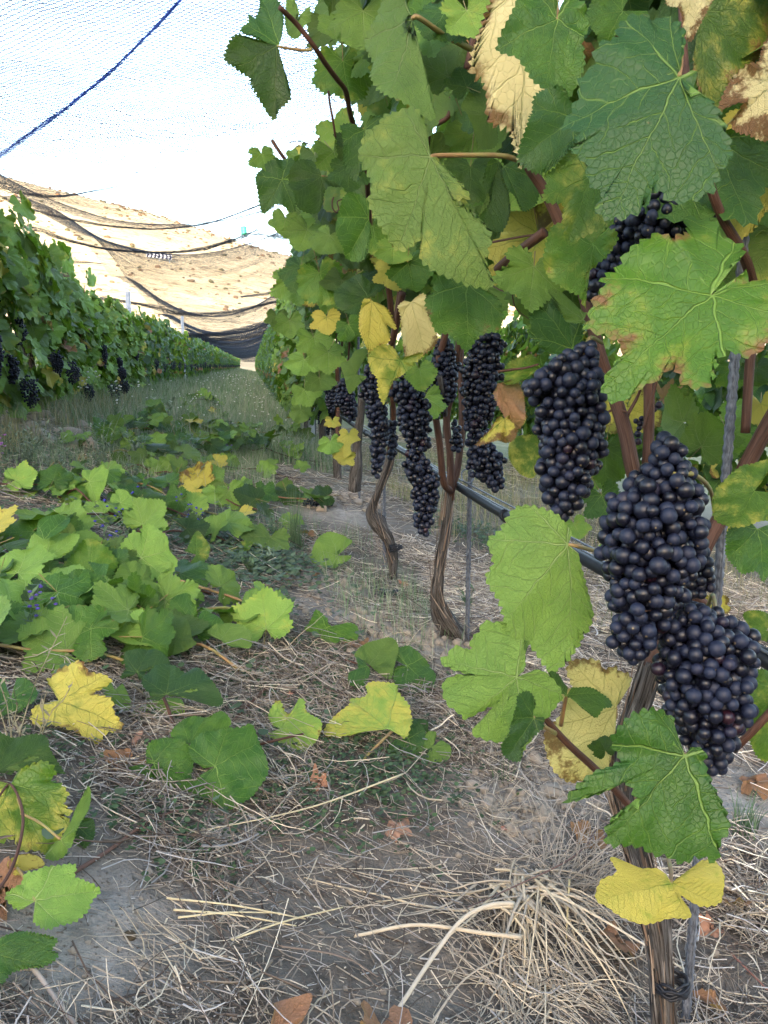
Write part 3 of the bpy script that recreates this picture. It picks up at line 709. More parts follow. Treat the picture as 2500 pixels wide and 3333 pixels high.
# ------------------------------------------------------------------ vines of the rows
def tube_obj(name, pts, rad, mat, parent, sides=10, n=24, amp=0, origin=(0, 0, 0), ridges=0, seed=0, label=None, radii=None):
    P = spline(pts, n); r = rad if radii is None else np.interp(np.linspace(0, 1, n), np.linspace(0, 1, len(radii)), radii)
    V, F, uv = tube(P, r, sides, amp, ridges=ridges, seed=seed); g = Geo(); g.add(V-np.asarray(origin), F, uv)
    o = obj(name, g.mesh(name, [mat]), parent)
    if label: o['label'] = label
    return o
def vine_parts(rg, q, nleaf, H=1.2, side=-1, zlow=.42, canes=7, nb=5, sep=0, thick=.17, top=None, ls=(.055, .092), bz=(.38, .58), bx=(.02, .12)):
    """geometry of one row vine standing at the origin, row along y. side: the face seen"""
    tr = Geo(); n = 14 if q != 'low' else 6
    p = spline([[0, 0, -.12], [.01*rg.randn(), .01*rg.randn(), .12], [.02*rg.randn(), .02*rg.randn(), .27], [0, 0, .40]], n)
    V, F, uv = tube(p, np.linspace(.022, .026, n), 10 if q != 'low' else 5, .35, seed=rg.rand()*9); tr.add(V, F, uv)
    for s in (-1, 1):
        p = spline([[0, 0, .36], [.01, s*.15, .42], [.01*rg.randn(), s*.46, .40]], n); V, F, uv = tube(p, np.linspace(.014, .008, n), 7 if q != 'low' else 4, .25); tr.add(V, F, uv)
    cn = []
    for k in range(canes):
        y0 = -.45+.9*(k+.5)/canes+.03*rg.randn(); x1 = .07*rg.randn(); hh = H*rg.uniform(.8, 1.02)
        p = spline([[0, y0, .40], [x1*.4, y0+.03*rg.randn(), .6], [x1, y0+.06*rg.randn(), H*.7], [x1*1.4, y0+.1*rg.randn(), hh]], 9 if q != 'low' else 4)
        V, F, uv = tube(p, np.linspace(.0052, .0028, len(p)), 6 if q != 'low' else 3); g = Geo(); g.add(V, F, uv); cn.append(g)
    L = []
    for i in range(nleaf):
        z = zlow+(H-zlow)*rg.rand()**.9; sgn = side if rg.rand() < .72 else -side
        y = rg.uniform(-.52, .52); edge = 1-.35*abs((z-.8)/.6)
        x = sgn*thick*edge*rg.uniform(.35, 1.2)
        z += .07*math.sin(y*9+1+x*20)*(z > H*.75)
        nn = nrm([sgn*1.0, rg.uniform(-.75, .45), rg.uniform(-.15, .9)]); tt = nrm([sgn*.35+.3*rg.randn(), .55*rg.randn(), -1])
        c = rg.rand(); low = z < zlow+.22
        cls = 'b' if c < .012 else ('y' if c < (.12 if low else .045) else ('l' if c < (.34 if side < 0 else .50) else 'g'))
        L.append((cls, np.array([x, y, z]), nn, tt, rg.uniform(*ls)))
    B = [(np.array([side*rg.uniform(*bx), rg.uniform(-.42, .42), rg.uniform(*bz)]), rg.randint(4)) for _ in range(nb)]
    return tr, cn, L, B
BM = {q: [bunch_mesh(np.random.RandomState(30+k), L=.10+.02*k, r=.03, sub=s, maxn=m).mesh('grape_bunch', [M['berry']]) for k in range(4)] for q, s, m in (('mid', 2, 130), ('low', 1, 60))}
_rb = np.random.RandomState(3); BG = [bunch_mesh(np.random.RandomState(30+k), L=.10+.02*k, r=.03, sub=1, maxn=50) for k in range(4)]
def build_vine(name, label, group, base, rg, q='mid', nsep=60, **kw):
    t = thing(name, label, 'vine', base, group)
    tr, cn, L, B = vine_parts(rg, q, **kw); side = kw.get('side', -1)
    obj('trunk', tr.mesh('trunk', [M['trunk']]), t)
    for g in cn: obj('cane', g.mesh('cane', [M['cane']]), t)
    order = sorted(range(len(L)), key=lambda i: -(L[i][1][0]*side)+.2*L[i][1][1])
    sep = set(order[:nsep]); G = Geo()
    for i, (c, P, n, tt, S) in enumerate(L):
        if i in sep: place_leaf(t, q, c, P, n, tt, S, rg)
        else: add_leaf(G, 'mid' if q == 'hi' else q, c, P, n, tt, S, rg)
    if G.n: obj('foliage', G.mesh('foliage', [M['leaf'], M['petiole']]), t, kind='stuff')
    for P, k in B: obj('grape_bunch', BM['mid' if q != 'low' else 'low'][k], t, T(P))
    return t
def build_far(name, label, group, rg, **kw):
    tr, cn, L, B = vine_parts(rg, 'low', **kw); G = Geo()
    t = thing(name, label, 'vine', (0, 0, 0), group)
    obj('trunk', tr.mesh('trunk', [M['trunk']]), t)
    for (c, P, n, tt, S) in L: add_leaf(G, 'low', c, P, n, tt, S*1.1, rg)
    obj('foliage', G.mesh('foliage', [M['leaf'], M['petiole']]), t)
    for P, k in B: obj('grape_bunch', BM['low'][k], t, T(P))
    return t
def copy_thing(t, loc, rz=0, sc=(1, 1, 1)):
    r = t.copy(); SC.collection.objects.link(r); r.location = loc; r.rotation_euler = (0, 0, rz); r.scale = sc
    for ch in t.children:
        c = ch.copy(); SC.collection.objects.link(c); c.parent = r
    return r
def base(x, y): return (x, y, float(gz(x, y, False))-.01)
# left row: nearest ones built leaf by leaf
NL = ['grapevine of the left row, cut off by the left picture edge', 'second grapevine of the left row, over the large hanging bunches', 'third grapevine of the left row, behind the white seed heads',
      'fourth grapevine of the left row, where grass meets the foliage', 'fifth grapevine of the left row, just before the first grey post', 'sixth grapevine of the left row, beside the first grey post']
for k in range(6):
    y = 4.35+k*1.0; rg = np.random.RandomState(100+k)
    build_vine('grapevine', NL[k], 'vines of the left row', base(XL, y), rg, 'mid', nsep=90, nleaf=[300, 270, 250, 240, 230, 230][k], H=[1.10, 1.02, .92, .84, .82, .86][k], side=1, zlow=.09, nb=1, thick=[.19, .17, .13, .11, .11, .13][k], ls=(.07, .115), bz=(.30, .46), bx=(.10, .22))
_t = build_vine('grapevine', 'grapevine of the left row, only its outermost leaves showing at the left picture edge', 'vines of the left row', base(XL, 3.35), np.random.RandomState(99), 'mid', nsep=60, nleaf=300, H=1.1, side=1, zlow=.1, nb=1, thick=.17, ls=(.07, .11), bz=(.3, .46))
farL = [build_far('grapevine', 'small distant grapevine farther along the left row', 'distant vines of the left row', np.random.RandomState(200+k), nleaf=260, H=.84, side=1, zlow=.05, nb=2, canes=5, thick=.15, bz=(.28, .42), bx=(.1, .2)) for k in range(3)]
def row_of(src, x, y0, y1, seed, sx=1):
    rg = np.random.RandomState(seed); i = 0; y = y0
    while y < y1:
        b = base(x, y); s = src[rg.randint(len(src))]; fl = rg.rand() < .5
        if i < len(src): s = src[i]; s.location = b
        else: copy_thing(s, b, 0, (sx, -1 if fl else 1, rg.uniform(.92, 1.04)))
        y += 1.0; i += 1
row_of(farL, XL, 10.35, 84, 1)
farR = [build_far('grapevine', 'small distant grapevine farther along the right row', 'distant vines of the right row', np.random.RandomState(300+k), nleaf=420, H=1.5, side=-1, zlow=.26, nb=3, canes=5, thick=.2) for k in range(3)]
row_of(farR, XR+.02, 9.9, 78, 2)
farB = [build_far('grapevine', 'grapevine of the row behind, glimpsed through the gaps in the right row', 'vines of the row behind', np.random.RandomState(400+k), nleaf=380, H=1.35, side=-1, zlow=.35, nb=3, canes=5, thick=.2) for k in range(3)]
row_of(farB, XR+1.9, 2.2, 26, 3)
# right row, second vine onwards (the first is built from the photo)
NR = {5: 'fifth grapevine of the right row, with small bunches low on its side', 6: 'sixth grapevine of the right row, next to the steel post', 7: 'seventh grapevine of the right row, past the steel post', 8: 'eighth grapevine of the right row, leafy down to the ground', 9: 'ninth grapevine of the right row, last before the far ones'}
for k in range(5, 10):
    rg = np.random.RandomState(500+k); y = k-.15
    build_vine('grapevine', NR[k], 'vines of the right row', base(XR, y), rg, 'mid', nsep=80, nleaf=430, H=1.62-.02*k, side=-1, zlow=.33 if k > 6 else .42, nb=5, thick=.21)
# posts
def metal_post(P, h, label):
    t = thing('vineyard_post', label, 'post', P); g = Geo(); w_, d_, th = .05, .035, .004
    prof = [(-w_/2, d_), (-w_/2, 0), (w_/2, 0), (w_/2, d_), (w_/2-th, d_), (w_/2-th, th), (-w_/2+th, th), (-w_/2+th, d_)]
    n = len(prof); V = np.array([[a, b, z] for z in (-.3, h) for a, b in prof]); F = np.array([[i, (i+1) % n, n+(i+1) % n, n+i] for i in range(n)])
    F = np.vstack([F, [n, n+1, n+6, n+7], [n+1, n+2, n+5, n+6], [n+2, n+3, n+4, n+5]])
    g.add(V, F); obj('profile', g.mesh('profile', [M['post']], smooth=False), t)
    for z in np.arange(.35, h-.05, .25):
        g = Geo(); 
        for s in (-1, 1): V, F = boxV(s*(w_/2+.003), d_*.5, z, .006, .012, .02); g.add(V, F)
        obj('wire_hook', g.mesh('wire_hook', [M['wire']], smooth=False), t)
    return t
for y, x, h, lb in ((9.6, XL+.02, 1.09, 'tall grey steel post standing above the left row, net draped on its top'), (15.6, XL+.12, 1.22, 'smaller grey steel post farther along the left row'),
                    (23, XL, 1.1, 'tiny third grey post far along the left row')):
    metal_post(base(x, y), h, lb)
metal_post(base(XR-.02, 6.75), 1.35, 'pale steel post in the right row, its foot showing below the leaves')
# ------------------------------------------------------------------ the near vines, from the photo
B1 = np.array(base(XR, .80)); B2 = np.array(base(XR, 1.84)); B3 = np.array(base(.45, 2.80)); B4 = np.array(base(XR, 3.80))
V1 = thing('grapevine', 'nearest grapevine at the right, big leaves and three large blue-black bunches', 'vine', B1, 'vines of the right row')
V2 = thing('grapevine', 'second grapevine of the right row, two brown canes rising from a split trunk', 'vine', B2, 'vines of the right row')
V3 = thing('grapevine', 'third grapevine of the right row, bent trunk with a long bunch in front', 'vine', B3, 'vines of the right row')
V4 = thing('grapevine', 'fourth grapevine of the right row, yellow leaves at its foot', 'vine', B4, 'vines of the right row')
def PT(c, L): return [at_depth(*o2(c, x, y), d) for x, y, d in L]
def wood(name, par, org, c, L, radii, mat, sides=12, n=30, amp=.0, ridges=0, seed=0):
    return tube_obj(name, PT(c, L), 0, M[mat], par, sides, n, amp, org, ridges, seed, radii=radii)
def shreds(par, org, c, L, rad, m, seed, ln=.10):
    """loose strips of bark"""
    rg = np.random.RandomState(seed); P = spline(PT(c, L), 60); S = []; W = []
    for i in range(m):
        k = rg.randint(2, 50); p = P[k]; ax = nrm(P[min(k+5, 59)]-P[k]); dv = nrm(np.cross(ax, rg.randn(3))); l = ln*rg.uniform(.3, 1)
        q = np.linspace(0, 1, 6)[:, None]; S.append(p+dv*rad*(1.02+.25*q**2*rg.uniform(.2, 1.6))+ax*q*l+np.cross(ax, dv)*rad*.5*q*rg.randn()); W.append(np.linspace(1, .3, 6)*rg.uniform(.0012, .004))
    S = np.array(S); side = np.cross(S[:, 3]-S[:, 0], rg.randn(m, 3)); side /= np.linalg.norm(side, axis=1)[:, None]
    c0 = np.array([[.24, .16, .11, 0], [.34, .27, .21, 0], [.10, .065, .045, 0]])[rg.randint(0, 3, m)]
    V, F, C = ribbons(S, np.array(W), side, c0); g = Geo(); g.add(V-np.asarray(org), F, None, C)
    obj('bark_strips', g.mesh('bark_strips', [M['straw']]), par)
# -- vine 1 wood
wood('trunk', V1, B1, 'O', [(1440, 2330, .985), (1435, 2212, .97), (1425, 2080, .96), (1408, 1960, .95), (1375, 1840, .94), (1345, 1720, .93), (1352, 1610, .93), (1385, 1500, .93), (1405, 1430, .93)], [.0145, .0130, .012, .0145, .0105, .0102, .0128, .0128, .012], 'trunk', 30, 140, .8, 11, 1.3)
shreds(V1, B1, 'O', [(1440, 2300, .97), (1425, 2080, .96), (1408, 1960, .95), (1375, 1840, .94), (1345, 1720, .93), (1352, 1610, .93), (1385, 1500, .93)], .0135, 150, 4)
wood('cane', V1, B1, 'O', [(1405, 1440, .93), (1440, 1380, .92), (1485, 1290, .91), (1515, 1200, .90), (1555, 1120, .90), (1610, 1010, .90), (1675, 890, .89), (1740, 780, .88)], [0.0101, 0.0090, 0.0090, 0.0086, 0.0090, 0.0086], 'cane', 14, 40, .12)
wood('cane', V1, B1, 'O', [(1400, 1440, .95), (1395, 1300, .97), (1385, 1100, .98), (1365, 1005, .97), (1350, 930, .97), (1325, 850, .97), (1300, 780, .96), (1278, 700, .96), (1250, 600, .96), (1210, 485, .95), (1175, 410, .94), (1137, 348, .93), (1120, 260, .93), (1110, 120, .95)], [0.0101, 0.0094, 0.0082, 0.0074, 0.0070, 0.0062, 0.0059, 0.0047], 'cane', 12, 60, .1)
wood('cane', V1, B1, 'O', [(1385, 1090, 1.0), (1398, 1000, .98), (1402, 930, .98), (1403, 820, .97), (1400, 700, .96), (1398, 600, .95), (1393, 520, .90), (1388, 450, .88), (1380, 340, .9), (1400, 200, .92)], [0.0066, 0.0066, 0.0066, 0.0066, 0.0066, 0.0059, 0.0047], 'cane', 12, 50, .1)
wood('cane', V1, B1, 'O', [(1610, 935, .9), (1615, 860, .9), (1622, 770, .9), (1640, 690, .9), (1620, 590, .84), (1595, 530, .80), (1560, 470, .78), (1530, 390, .76), (1500, 300, .76), (1480, 150, .78), (1470, -40, .8)], [0.0055, 0.0055, 0.0051, 0.0047, 0.0043, 0.0035], 'cane', 12, 50, .1)
wood('cane', V1, B1, 'O', [(1117, 1462, .76), (1165, 1535, .78), (1220, 1600, .80), (1290, 1665, .84), (1350, 1730, .88), (1400, 1790, .92)], [0.0030, 0.0033, 0.0037, 0.0041, 0.0047], 'cane', 10, 30, .08)
wood('cane', V1, B1, 'O', [(1585, 1620, .86), (1630, 1575, .84), (1700, 1500, .83)], [0.0039, 0.0043], 'cane', 10, 12, .08)
wood('cane', V1, B1, 'C5', [(1440, 70, 1.10), (1500, 20, 1.06), (1620, -70, 1.0), (1700, -130, .98)], [0.0051, 0.0059, 0.0062], 'cane', 10, 20, .1)
wood('cane', V1, B1, 'C3', [(160, 1310, 1.2), (330, 1278, 1.15), (500, 1255, 1.1)], [0.0016, 0.0016], 'cane', 8, 12)
wood('cane', V1, B1, 'C3', [(40, 90, 1.05), (75, 150, 1.05), (60, 250, 1.05), (30, 380, 1.05)], [0.0047, 0.0047], 'cane', 10, 16)
# a cut cane end and tendrils at the top left of the row
wood('cane', V3, B3, 'C2', [(308, 758, 1.62), (345, 815, 1.62), (385, 870, 1.63)], [.0035, .0035], 'cane', 8, 12)
for par_, org_, c_, L_, r_ in ((V3, B3, 'C2', [(640, 1065, 1.4), (632, 1090, 1.4), (635, 1125, 1.4), (655, 1148, 1.4), (668, 1130, 1.41), (660, 1090, 1.41), (690, 1075, 1.42)], .0014), (V3, B3, 'C2', [(400, 770, 1.5), (450, 762, 1.5), (500, 775, 1.5), (540, 800, 1.5)], .0010),
        (V2, B2, 'C2', [(612, 490, 1.2), (640, 540, 1.2), (690, 550, 1.21), (700, 520, 1.22)], .0006), (V2, B2, 'C5', [(1530, 60, 1.1), (1540, 150, 1.1), (1480, 190, 1.1), (1410, 160, 1.12)], .0012), (V2, B2, 'C5', [(1520, 190, 1.1), (1540, 280, 1.12), (1610, 340, 1.13)], .0009),
        (V1, B1, 'C6', [(200, 625, 1.0), (290, 612, 1.0), (350, 605, .99), (420, 585, .98)], .0018), (V1, B1, 'C6', [(765, 860, .98), (830, 830, .97), (900, 845, .96), (905, 870, .96)], .0016), (V1, B1, 'C6', [(905, 850, .95), (950, 770, .95), (970, 720, .94)], .0022), (V1, B1, 'C6', [(990, 930, .94), (1030, 780, .93), (1060, 660, .92)], .0024)):
    wood('tendril', par_, org_, c_, L_, [r_, r_*.7], 'cane', 7, 24)
# side stems
for L in ([(1530, 1310, .91), (1500, 1290, .91), (1477, 1292, .91)],): wood('spur', V1, B1, 'O', L, [.005, .007], 'cane', 8, 10)
# -- vine 1 bunches
hb = hero_bunch
hb('O', [(1262, 765, 36), (1228, 840, 72), (1235, 950, 72), (1224, 1045, 58), (1212, 1098, 34)], .79, V1, B1, .0065, 3, 11, extra=[[(1150, 838, 30, -.02), (1220, 800, 44, -.01)], [(1300, 815, 22, .02), (1255, 860, 50)]], label='long blue-black bunch with broad shoulders, left of the split cane', stem=[(1262, 770, .79), (1275, 730, .82), (1300, 740, .93)])
hb('O', [(1445, 968, 46), (1440, 1040, 66), (1412, 1130, 104), (1402, 1230, 90), (1385, 1310, 72), (1368, 1390, 50)], .68, V1, B1, .0065, 3, 12, label='heaviest bunch, bloom-dusted, hanging under the bent stalk', stem=[(1455, 1025, .66), (1500, 1026, .68), (1535, 1060, .80), (1545, 1120, .88)], red=.03)
hb('O', [(1500, 1345, 52), (1525, 1420, 96), (1525, 1500, 88), (1534, 1590, 62), (1542, 1650, 32)], .69, V1, B1, .0064, 3, 13, extra=[[(1425, 1350, 40, 0), (1500, 1370, 50, 0)], [(1590, 1390, 34, .02), (1540, 1420, 60, 0)]], label='lowest bunch, glossy berries, hanging over the big lower leaf', stem=[(1530, 1350, .69), (1545, 1330, .74), (1540, 1285, .82), (1530, 1308, .90)])
hb('C3', [(1085, 1015, 70), (1110, 1100, 130), (1060, 1180, 150), (1130, 1240, 110)], .80, V1, B1, .0070, 3, 14, extra=[[(1290, 1060, 50), (1200, 1110, 110)], [(1370, 1150, 30), (1250, 1150, 90)]], label='bunch tucked under the largest top leaf')
hb('C3', [(900, 1190, 85), (880, 1290, 95), (860, 1400, 75)], .84, V1, B1, .0068, 3, 15, extra=[[(860, 1400, 75), (740, 1510, 80)], [(715, 1590, 50), (740, 1500, 80)], [(960, 1150, 70), (1000, 1250, 90)]], label='bunch half hidden at the left of the brown cane, trailing down left')
hb('O', [(1500, 1180, 40), (1510, 1260, 36), (1480, 1300, 25)], .80, V1, B1, .0066, 2, 16)
# shrivelled berries between the canes
hb('C6', [(1075, 800, 30), (960, 900, 34), (955, 1000, 24)], 1.0, V1, B1, .0045, 2, 17, red=1.0, maxn=30)
# -- vine 1 leaves traced from the photo
def HL(*a, **k): return hero_leaf(*a, parent=k.pop('par', V1), origin=k.pop('org', B1), **k)
HL('C3', (1180, 410), [(1215, 395), (1275, 398), (1262, 450), (1218, 525), (1330, 518), (1405, 610), (1478, 800, 1), (1415, 885), (1380, 990), (1240, 1035, 1), (1130, 1012), (1085, 962), (1020, 1030), (960, 1090), (840, 1112, 1), (752, 1085), (785, 1000), (700, 940), (680, 850), (608, 800), (640, 740), (628, 660), (552, 622, 1), (600, 540), (650, 450), (640, 380), (720, 310), (742, 232), (842, 180), (860, 90), (905, 28, 1), (1000, 5), (1060, 50), (1110, 30), (1178, 100), (1205, 180), (1192, 300), (1180, 395)],
   .62, (-.12, .25), 'top', (.05, .3, .9), dict(fold=-.05, droop=.10, cupx=-.1, wave=.03, quilt=.006), pet=[(1190, 330, .64), (1180, 240, .70), (1170, 160, .78)], label='largest dark green leaf, at the top right')
HL('C3', (518, 105), [(540, 30), (600, -60), (660, 40), (692, 150, 1), (650, 230), (668, 330), (640, 430), (566, 568, 1), (525, 520), (495, 480), (468, 472, 1), (390, 425), (345, 355), (290, 300), (208, 252, 1), (215, 190), (280, 60), (310, -20), (400, -60, 1), (480, -30), (512, 40)], .74, (.15, .1), 'top', (.25, .2, .1), dict(fold=.1, droop=.1, quilt=.012), pet=[(520, 60, .76), (515, 0, .82)])
HL('C3', (330, -80), [(480, -60), (500, 100), (500, 300), (505, 450), (470, 560), (410, 690), (375, 770), (345, 860), (300, 745), (270, 665), (165, 630), (150, 540), (130, 420), (68, 392), (64, 300), (130, 100), (180, -60)], .86, (-.1, -.1), 'top', (1.0, .50, .2), dict(fold=.05, wave=.012, quilt=.006), label='pale yellow leaf with a browned tip')
HL('C3', (612, 630), [(640, 570), (590, 560), (520, 508), (460, 488), (390, 530, 1), (388, 600), (360, 650, 1), (340, 760), (345, 830, 1), (400, 885), (470, 908, 1), (545, 850), (600, 790, 1), (645, 700)], .73, (.3, .1), 'top', (0, 0, .9), dict(fold=.2, droop=.2))
HL('C3', (700, 955), [(735, 930), (780, 1005), (840, 1070), (890, 1120, 1), (850, 1150), (770, 1230, 1), (650, 1262), (590, 1260, 1), (555, 1180), (560, 1100), (480, 1100), (436, 1080, 1), (462, 1000), (460, 950), (540, 880), (545, 850), (590, 798, 1), (640, 840), (690, 890)], .73, (0, .2), 'top', (.5, .35, .2), dict(fold=.15, wave=.04, quilt=.015), label='light green leaf with a yellow left tip below the large dark one')
HL('C3', (715, 1325), [(720, 1290), (790, 1228, 1), (848, 1290), (815, 1350), (780, 1400, 1), (710, 1440), (672, 1500), (675, 1580), (672, 1640, 1), (640, 1590), (560, 1560), (490, 1510, 1), (450, 1440), (455, 1350), (500, 1230, 1), (570, 1200), (640, 1250), (700, 1300)], .78, (-.2, .1), 'top', (.5, .4, .4), dict(fold=.2, wave=.05, quilt=.012))
HL('C6', (1350, 215), [(1362, 190), (1378, 110), (1440, 70), (1520, 0), (1505, -80, 1), (1400, -125), (1390, -190), (1315, -200), (1270, -225), (1215, -222), (1228, -140), (1130, -50), (1060, -92), (970, -60), (880, 0), (850, 60), (760, 125, 1), (770, 180), (720, 235), (698, 310), (684, 370), (750, 400), (830, 440), (882, 470), (870, 530), (820, 580), (808, 650, 1), (900, 712), (980, 670), (1060, 648), (1150, 590), (1165, 650), (1200, 705), (1280, 728, 1), (1350, 690), (1385, 560), (1450, 520), (1560, 530), (1645, 490), (1700, 400, 1), (1720, 250), (1690, 150), (1640, 112), (1580, 130), (1530, 90), (1480, 150), (1432, 205), (1385, 215)],
   .62, (.05, .45), 'top', (.46, .5, .1), dict(fold=.10, droop=.12, cupx=-.12, wave=.035, quilt=.010), teeth=60, pet=[(1345, 240, .64), (1345, 300, .72), (1330, 380, .86)], label='broad yellow-green leaf with brown torn edges in front of the steel stake')
HL('C6', (600, 500), [(640, 480), (655, 390, 1), (600, 350), (540, 300), (480, 220, 1), (440, 160), (380, 170, 1), (365, 260), (372, 350), (380, 430, 1), (430, 500), (520, 540, 1), (600, 535)], 1.0, (.2, 0), 'top', (0, 0, .95), dict(fold=.15))
HL('C6', (665, 345), [(690, 360), (600, 362, 1), (560, 330), (515, 270, 1), (480, 240), (458, 212, 1), (510, 205), (560, 215), (610, 240, 1), (650, 290), (680, 310, 1)], .93, (.1, .3), 'under', (.3, 0, .2), dict(fold=.2))
HL('O', (1228, 1176), [(1236, 1150), (1200, 1108), (1140, 1090, 1), (1108, 1100), (1080, 1145), (1054, 1166, 1), (1066, 1215), (1050, 1250), (1080, 1302), (1092, 1345, 1), (1112, 1380), (1150, 1400), (1190, 1452, 1), (1225, 1435), (1268, 1372), (1284, 1330, 1), (1262, 1250), (1250, 1195)], .74, (-.1, .1), 'under', (.12, 0, .35), dict(fold=.08, cupx=.1, droop=-.06, wave=.012, quilt=.010), pet=[(1255, 1182, .75), (1320, 1200, .85)], label='large pale leaf seen from below, under the long shouldered bunch')
HL('D3', (305, 890), [(335, 860), (350, 800), (335, 715), (368, 650), (415, 560), (340, 515, 1), (270, 530), (225, 590), (130, 590), (110, 640), (60, 690), (62, 745), (-20, 720), (-60, 770), (-105, 800, 1), (-60, 840), (60, 882), (-10, 880), (-90, 920), (-75, 1030), (0, 1090), (30, 1120, 1), (150, 1060), (260, 1010), (200, 1090), (68, 1195), (200, 1245), (270, 1245), (340, 1292, 1), (440, 1160), (520, 1060), (550, 990, 1), (500, 900), (420, 850), (340, 885)],
   .74, (.1, .2), 'under', (.05, 0, .35), dict(fold=.05, cupx=.1, droop=-.05, wave=.04, quilt=.012), teeth=56, label='pale lobed leaf at the end of the low red-brown shoot')
HL('D3', (392, 1108), [(445, 1105), (443, 1135), (400, 1200, 1), (330, 1260), (312, 1342), (250, 1330, 1), (212, 1260), (260, 1180, 1), (270, 1080), (285, 1000), (340, 963, 1), (380, 1000), (388, 1050), (375, 1100)], .70, (.3, .15), 'top', (0, 0, 1.0), dict(fold=.35, droop=.1), label='small blue-green folded leaf', pet=[(420, 1140, .72), (520, 1200, .80)])
HL('D3', (838, 1055), [(850, 1020), (922, 925), (900, 870, 1), (850, 858), (832, 830), (760, 845), (745, 805), (700, 795), (600, 802, 1), (572, 860), (598, 950), (500, 960), (560, 1040), (540, 1110), (470, 1180, 1), (458, 1250), (480, 1350), (520, 1420), (600, 1470, 1), (700, 1440), (790, 1400), (830, 1200, 1), (842, 1090)], .86, (-.1, .1), 'top', (.95, .58, .3), dict(fold=.12, quilt=.012), label='pale yellow leaf with pink-brown blotches behind the low shoot', pet=[(830, 1120, .87), (740, 1240, .90)])
HL('D3', (572, 990), [(590, 960), (700, 960, 1), (800, 1012), (815, 1052, 1), (770, 1062), (735, 1100, 1), (660, 1060), (600, 1010), (545, 985, 1), (500, 920), (464, 850, 1), (520, 885), (575, 950)], .78, (.1, .75), 'top', (0, 0, .5), dict(fold=.4), pet=[(560, 1040, .8), (540, 1150, .82)])
HL('D6', (1210, -72), [(1250, -112), (1300, -105, 1), (1322, -20), (1345, 90), (1400, 200), (1430, 320), (1385, 400), (1388, 508, 1), (1300, 480), (1215, 520), (1130, 482), (1050, 470), (980, 430), (870, 422), (800, 415, 1), (800, 310), (870, 240), (968, 200), (940, 150), (890, 72), (800, 112), (700, 152), (640, 176), (575, 184, 1), (630, 110), (700, 40), (830, -10), (870, -50), (820, -120), (815, -180), (850, -222), (900, -280), (1000, -315, 1), (1060, -317), (1130, -282), (1145, -200), (1140, -130), (1190, -85)],
   .66, (0, .3), 'top', (.12, 0, .35), dict(fold=.12, droop=.15, cupx=-.15, wave=.04), teeth=54, label='large dark green leaf hanging below the lowest bunch', pet=[(1150, 10, .70), (1000, 80, .80), (900, 90, .86)])
HL('D6', (1135, 620), [(1160, 618), (1250, 622), (1285, 545), (1300, 500), (1385, 498, 1), (1425, 560), (1430, 640), (1418, 722), (1320, 745, 1), (1240, 715), (1205, 692), (1172, 702), (1246, 770), (1240, 810, 1), (1130, 812), (1000, 842), (880, 805), (800, 745), (745, 700, 1), (770, 600), (850, 560), (822, 490), (840, 472, 1), (900, 530), (980, 540), (1060, 545), (1110, 572)], .74, (0, .6), 'top', (.80, .35, .5), dict(fold=.1, wave=.05, droop=.2), label='bright yellow-green ragged leaf, lowest on the nearest vine', pet=[(1135, 560, .78), (1120, 480, .86)])
HL('C2', (1165, 850), [(1140, 800), (1130, 735), (1142, 680), (1090, 592), (1030, 578, 1), (960, 598), (912, 640), (880, 705), (832, 728), (790, 800), (778, 860, 1), (830, 950), (852, 1020), (830, 1100), (880, 1200), (940, 1282), (982, 1328, 1), (1050, 1302), (1092, 1280), (1108, 1220), (1112, 1300), (1115, 1400), (1250, 1480), (1400, 1520), (1498, 1510, 1), (1462, 1400), (1490, 1270), (1400, 1170), (1290, 1092), (1345, 1090), (1378, 1065), (1290, 960), (1240, 900, 1), (1195, 850)],
   .86, (-.15, .15), 'top', (.46, .3, .3), dict(fold=.12, droop=.1, wave=.03, quilt=.022, cupx=-.15), teeth=60, pet=[(1200, 840, .87), (1400, 838, .89), (1560, 842, .91), (1660, 875, .93)], pr=.0022, label='large mottled green and yellow leaf on a long straight stalk')
HL('C2', (1065, 100), [(1050, 60), (1000, -60, 1), (900, -60), (850, 0), (832, 80), (788, 150, 1), (800, 230), (842, 320), (842, 400), (882, 500), (960, 572, 1), (1060, 602), (1172, 656), (1172, 560, 1), (1130, 400), (1090, 260), (1078, 160, 1)], .90, (-.3, .1), 'under', (.12, .3, .3), dict(fold=.25, cupx=.1, quilt=.012), pet=[(1100, 95, .90), (1240, 190, .95), (1400, 275, 1.0)], pr=.0024, label='large leaf seen from below at the top with a thick green stalk')
HL('C2', (335, 250), [(320, 240), (235, 236), (120, 235), (53, 342, 1), (130, 388), (182, 412), (200, 480), (250, 545), (314, 612, 1), (345, 572), (402, 528), (392, 440, 1), (362, 340), (348, 270)], 1.08, (.1, .1), 'top', (0, 0, .0), dict(fold=.15, cupx=.05), par=V2, org=B2, pet=[(400, 262, 1.09), (480, 272, 1.1), (525, 265, 1.1)], label='dark leaf hanging against the sky at the top left of the row')  # seen from below; dark upper-side green stands in for its backlit shade
HL('C2', (345, 245), [(360, 200), (365, 100, 1), (340, 0), (250, -60, 1), (245, 20), (215, 90), (180, 70), (175, 130, 1), (130, 190), (200, 215), (290, 250, 1), (330, 250)], 1.12, (.3, 0), 'top', (0, 0, .95), dict(fold=.2), par=V2, org=B2)  # upper-side colour here too, darkening the backlit underside
HL('C2', (450, 90), [(470, 60), (500, 20), (512, 80, 1), (480, 150), (440, 200, 1), (400, 190), (370, 130, 1), (380, 40), (400, -30, 1), (440, 20), (455, 70)], 1.15, (-.3, 0), 'under', (.3, .2, .5), dict(fold=.3), par=V2, org=B2)
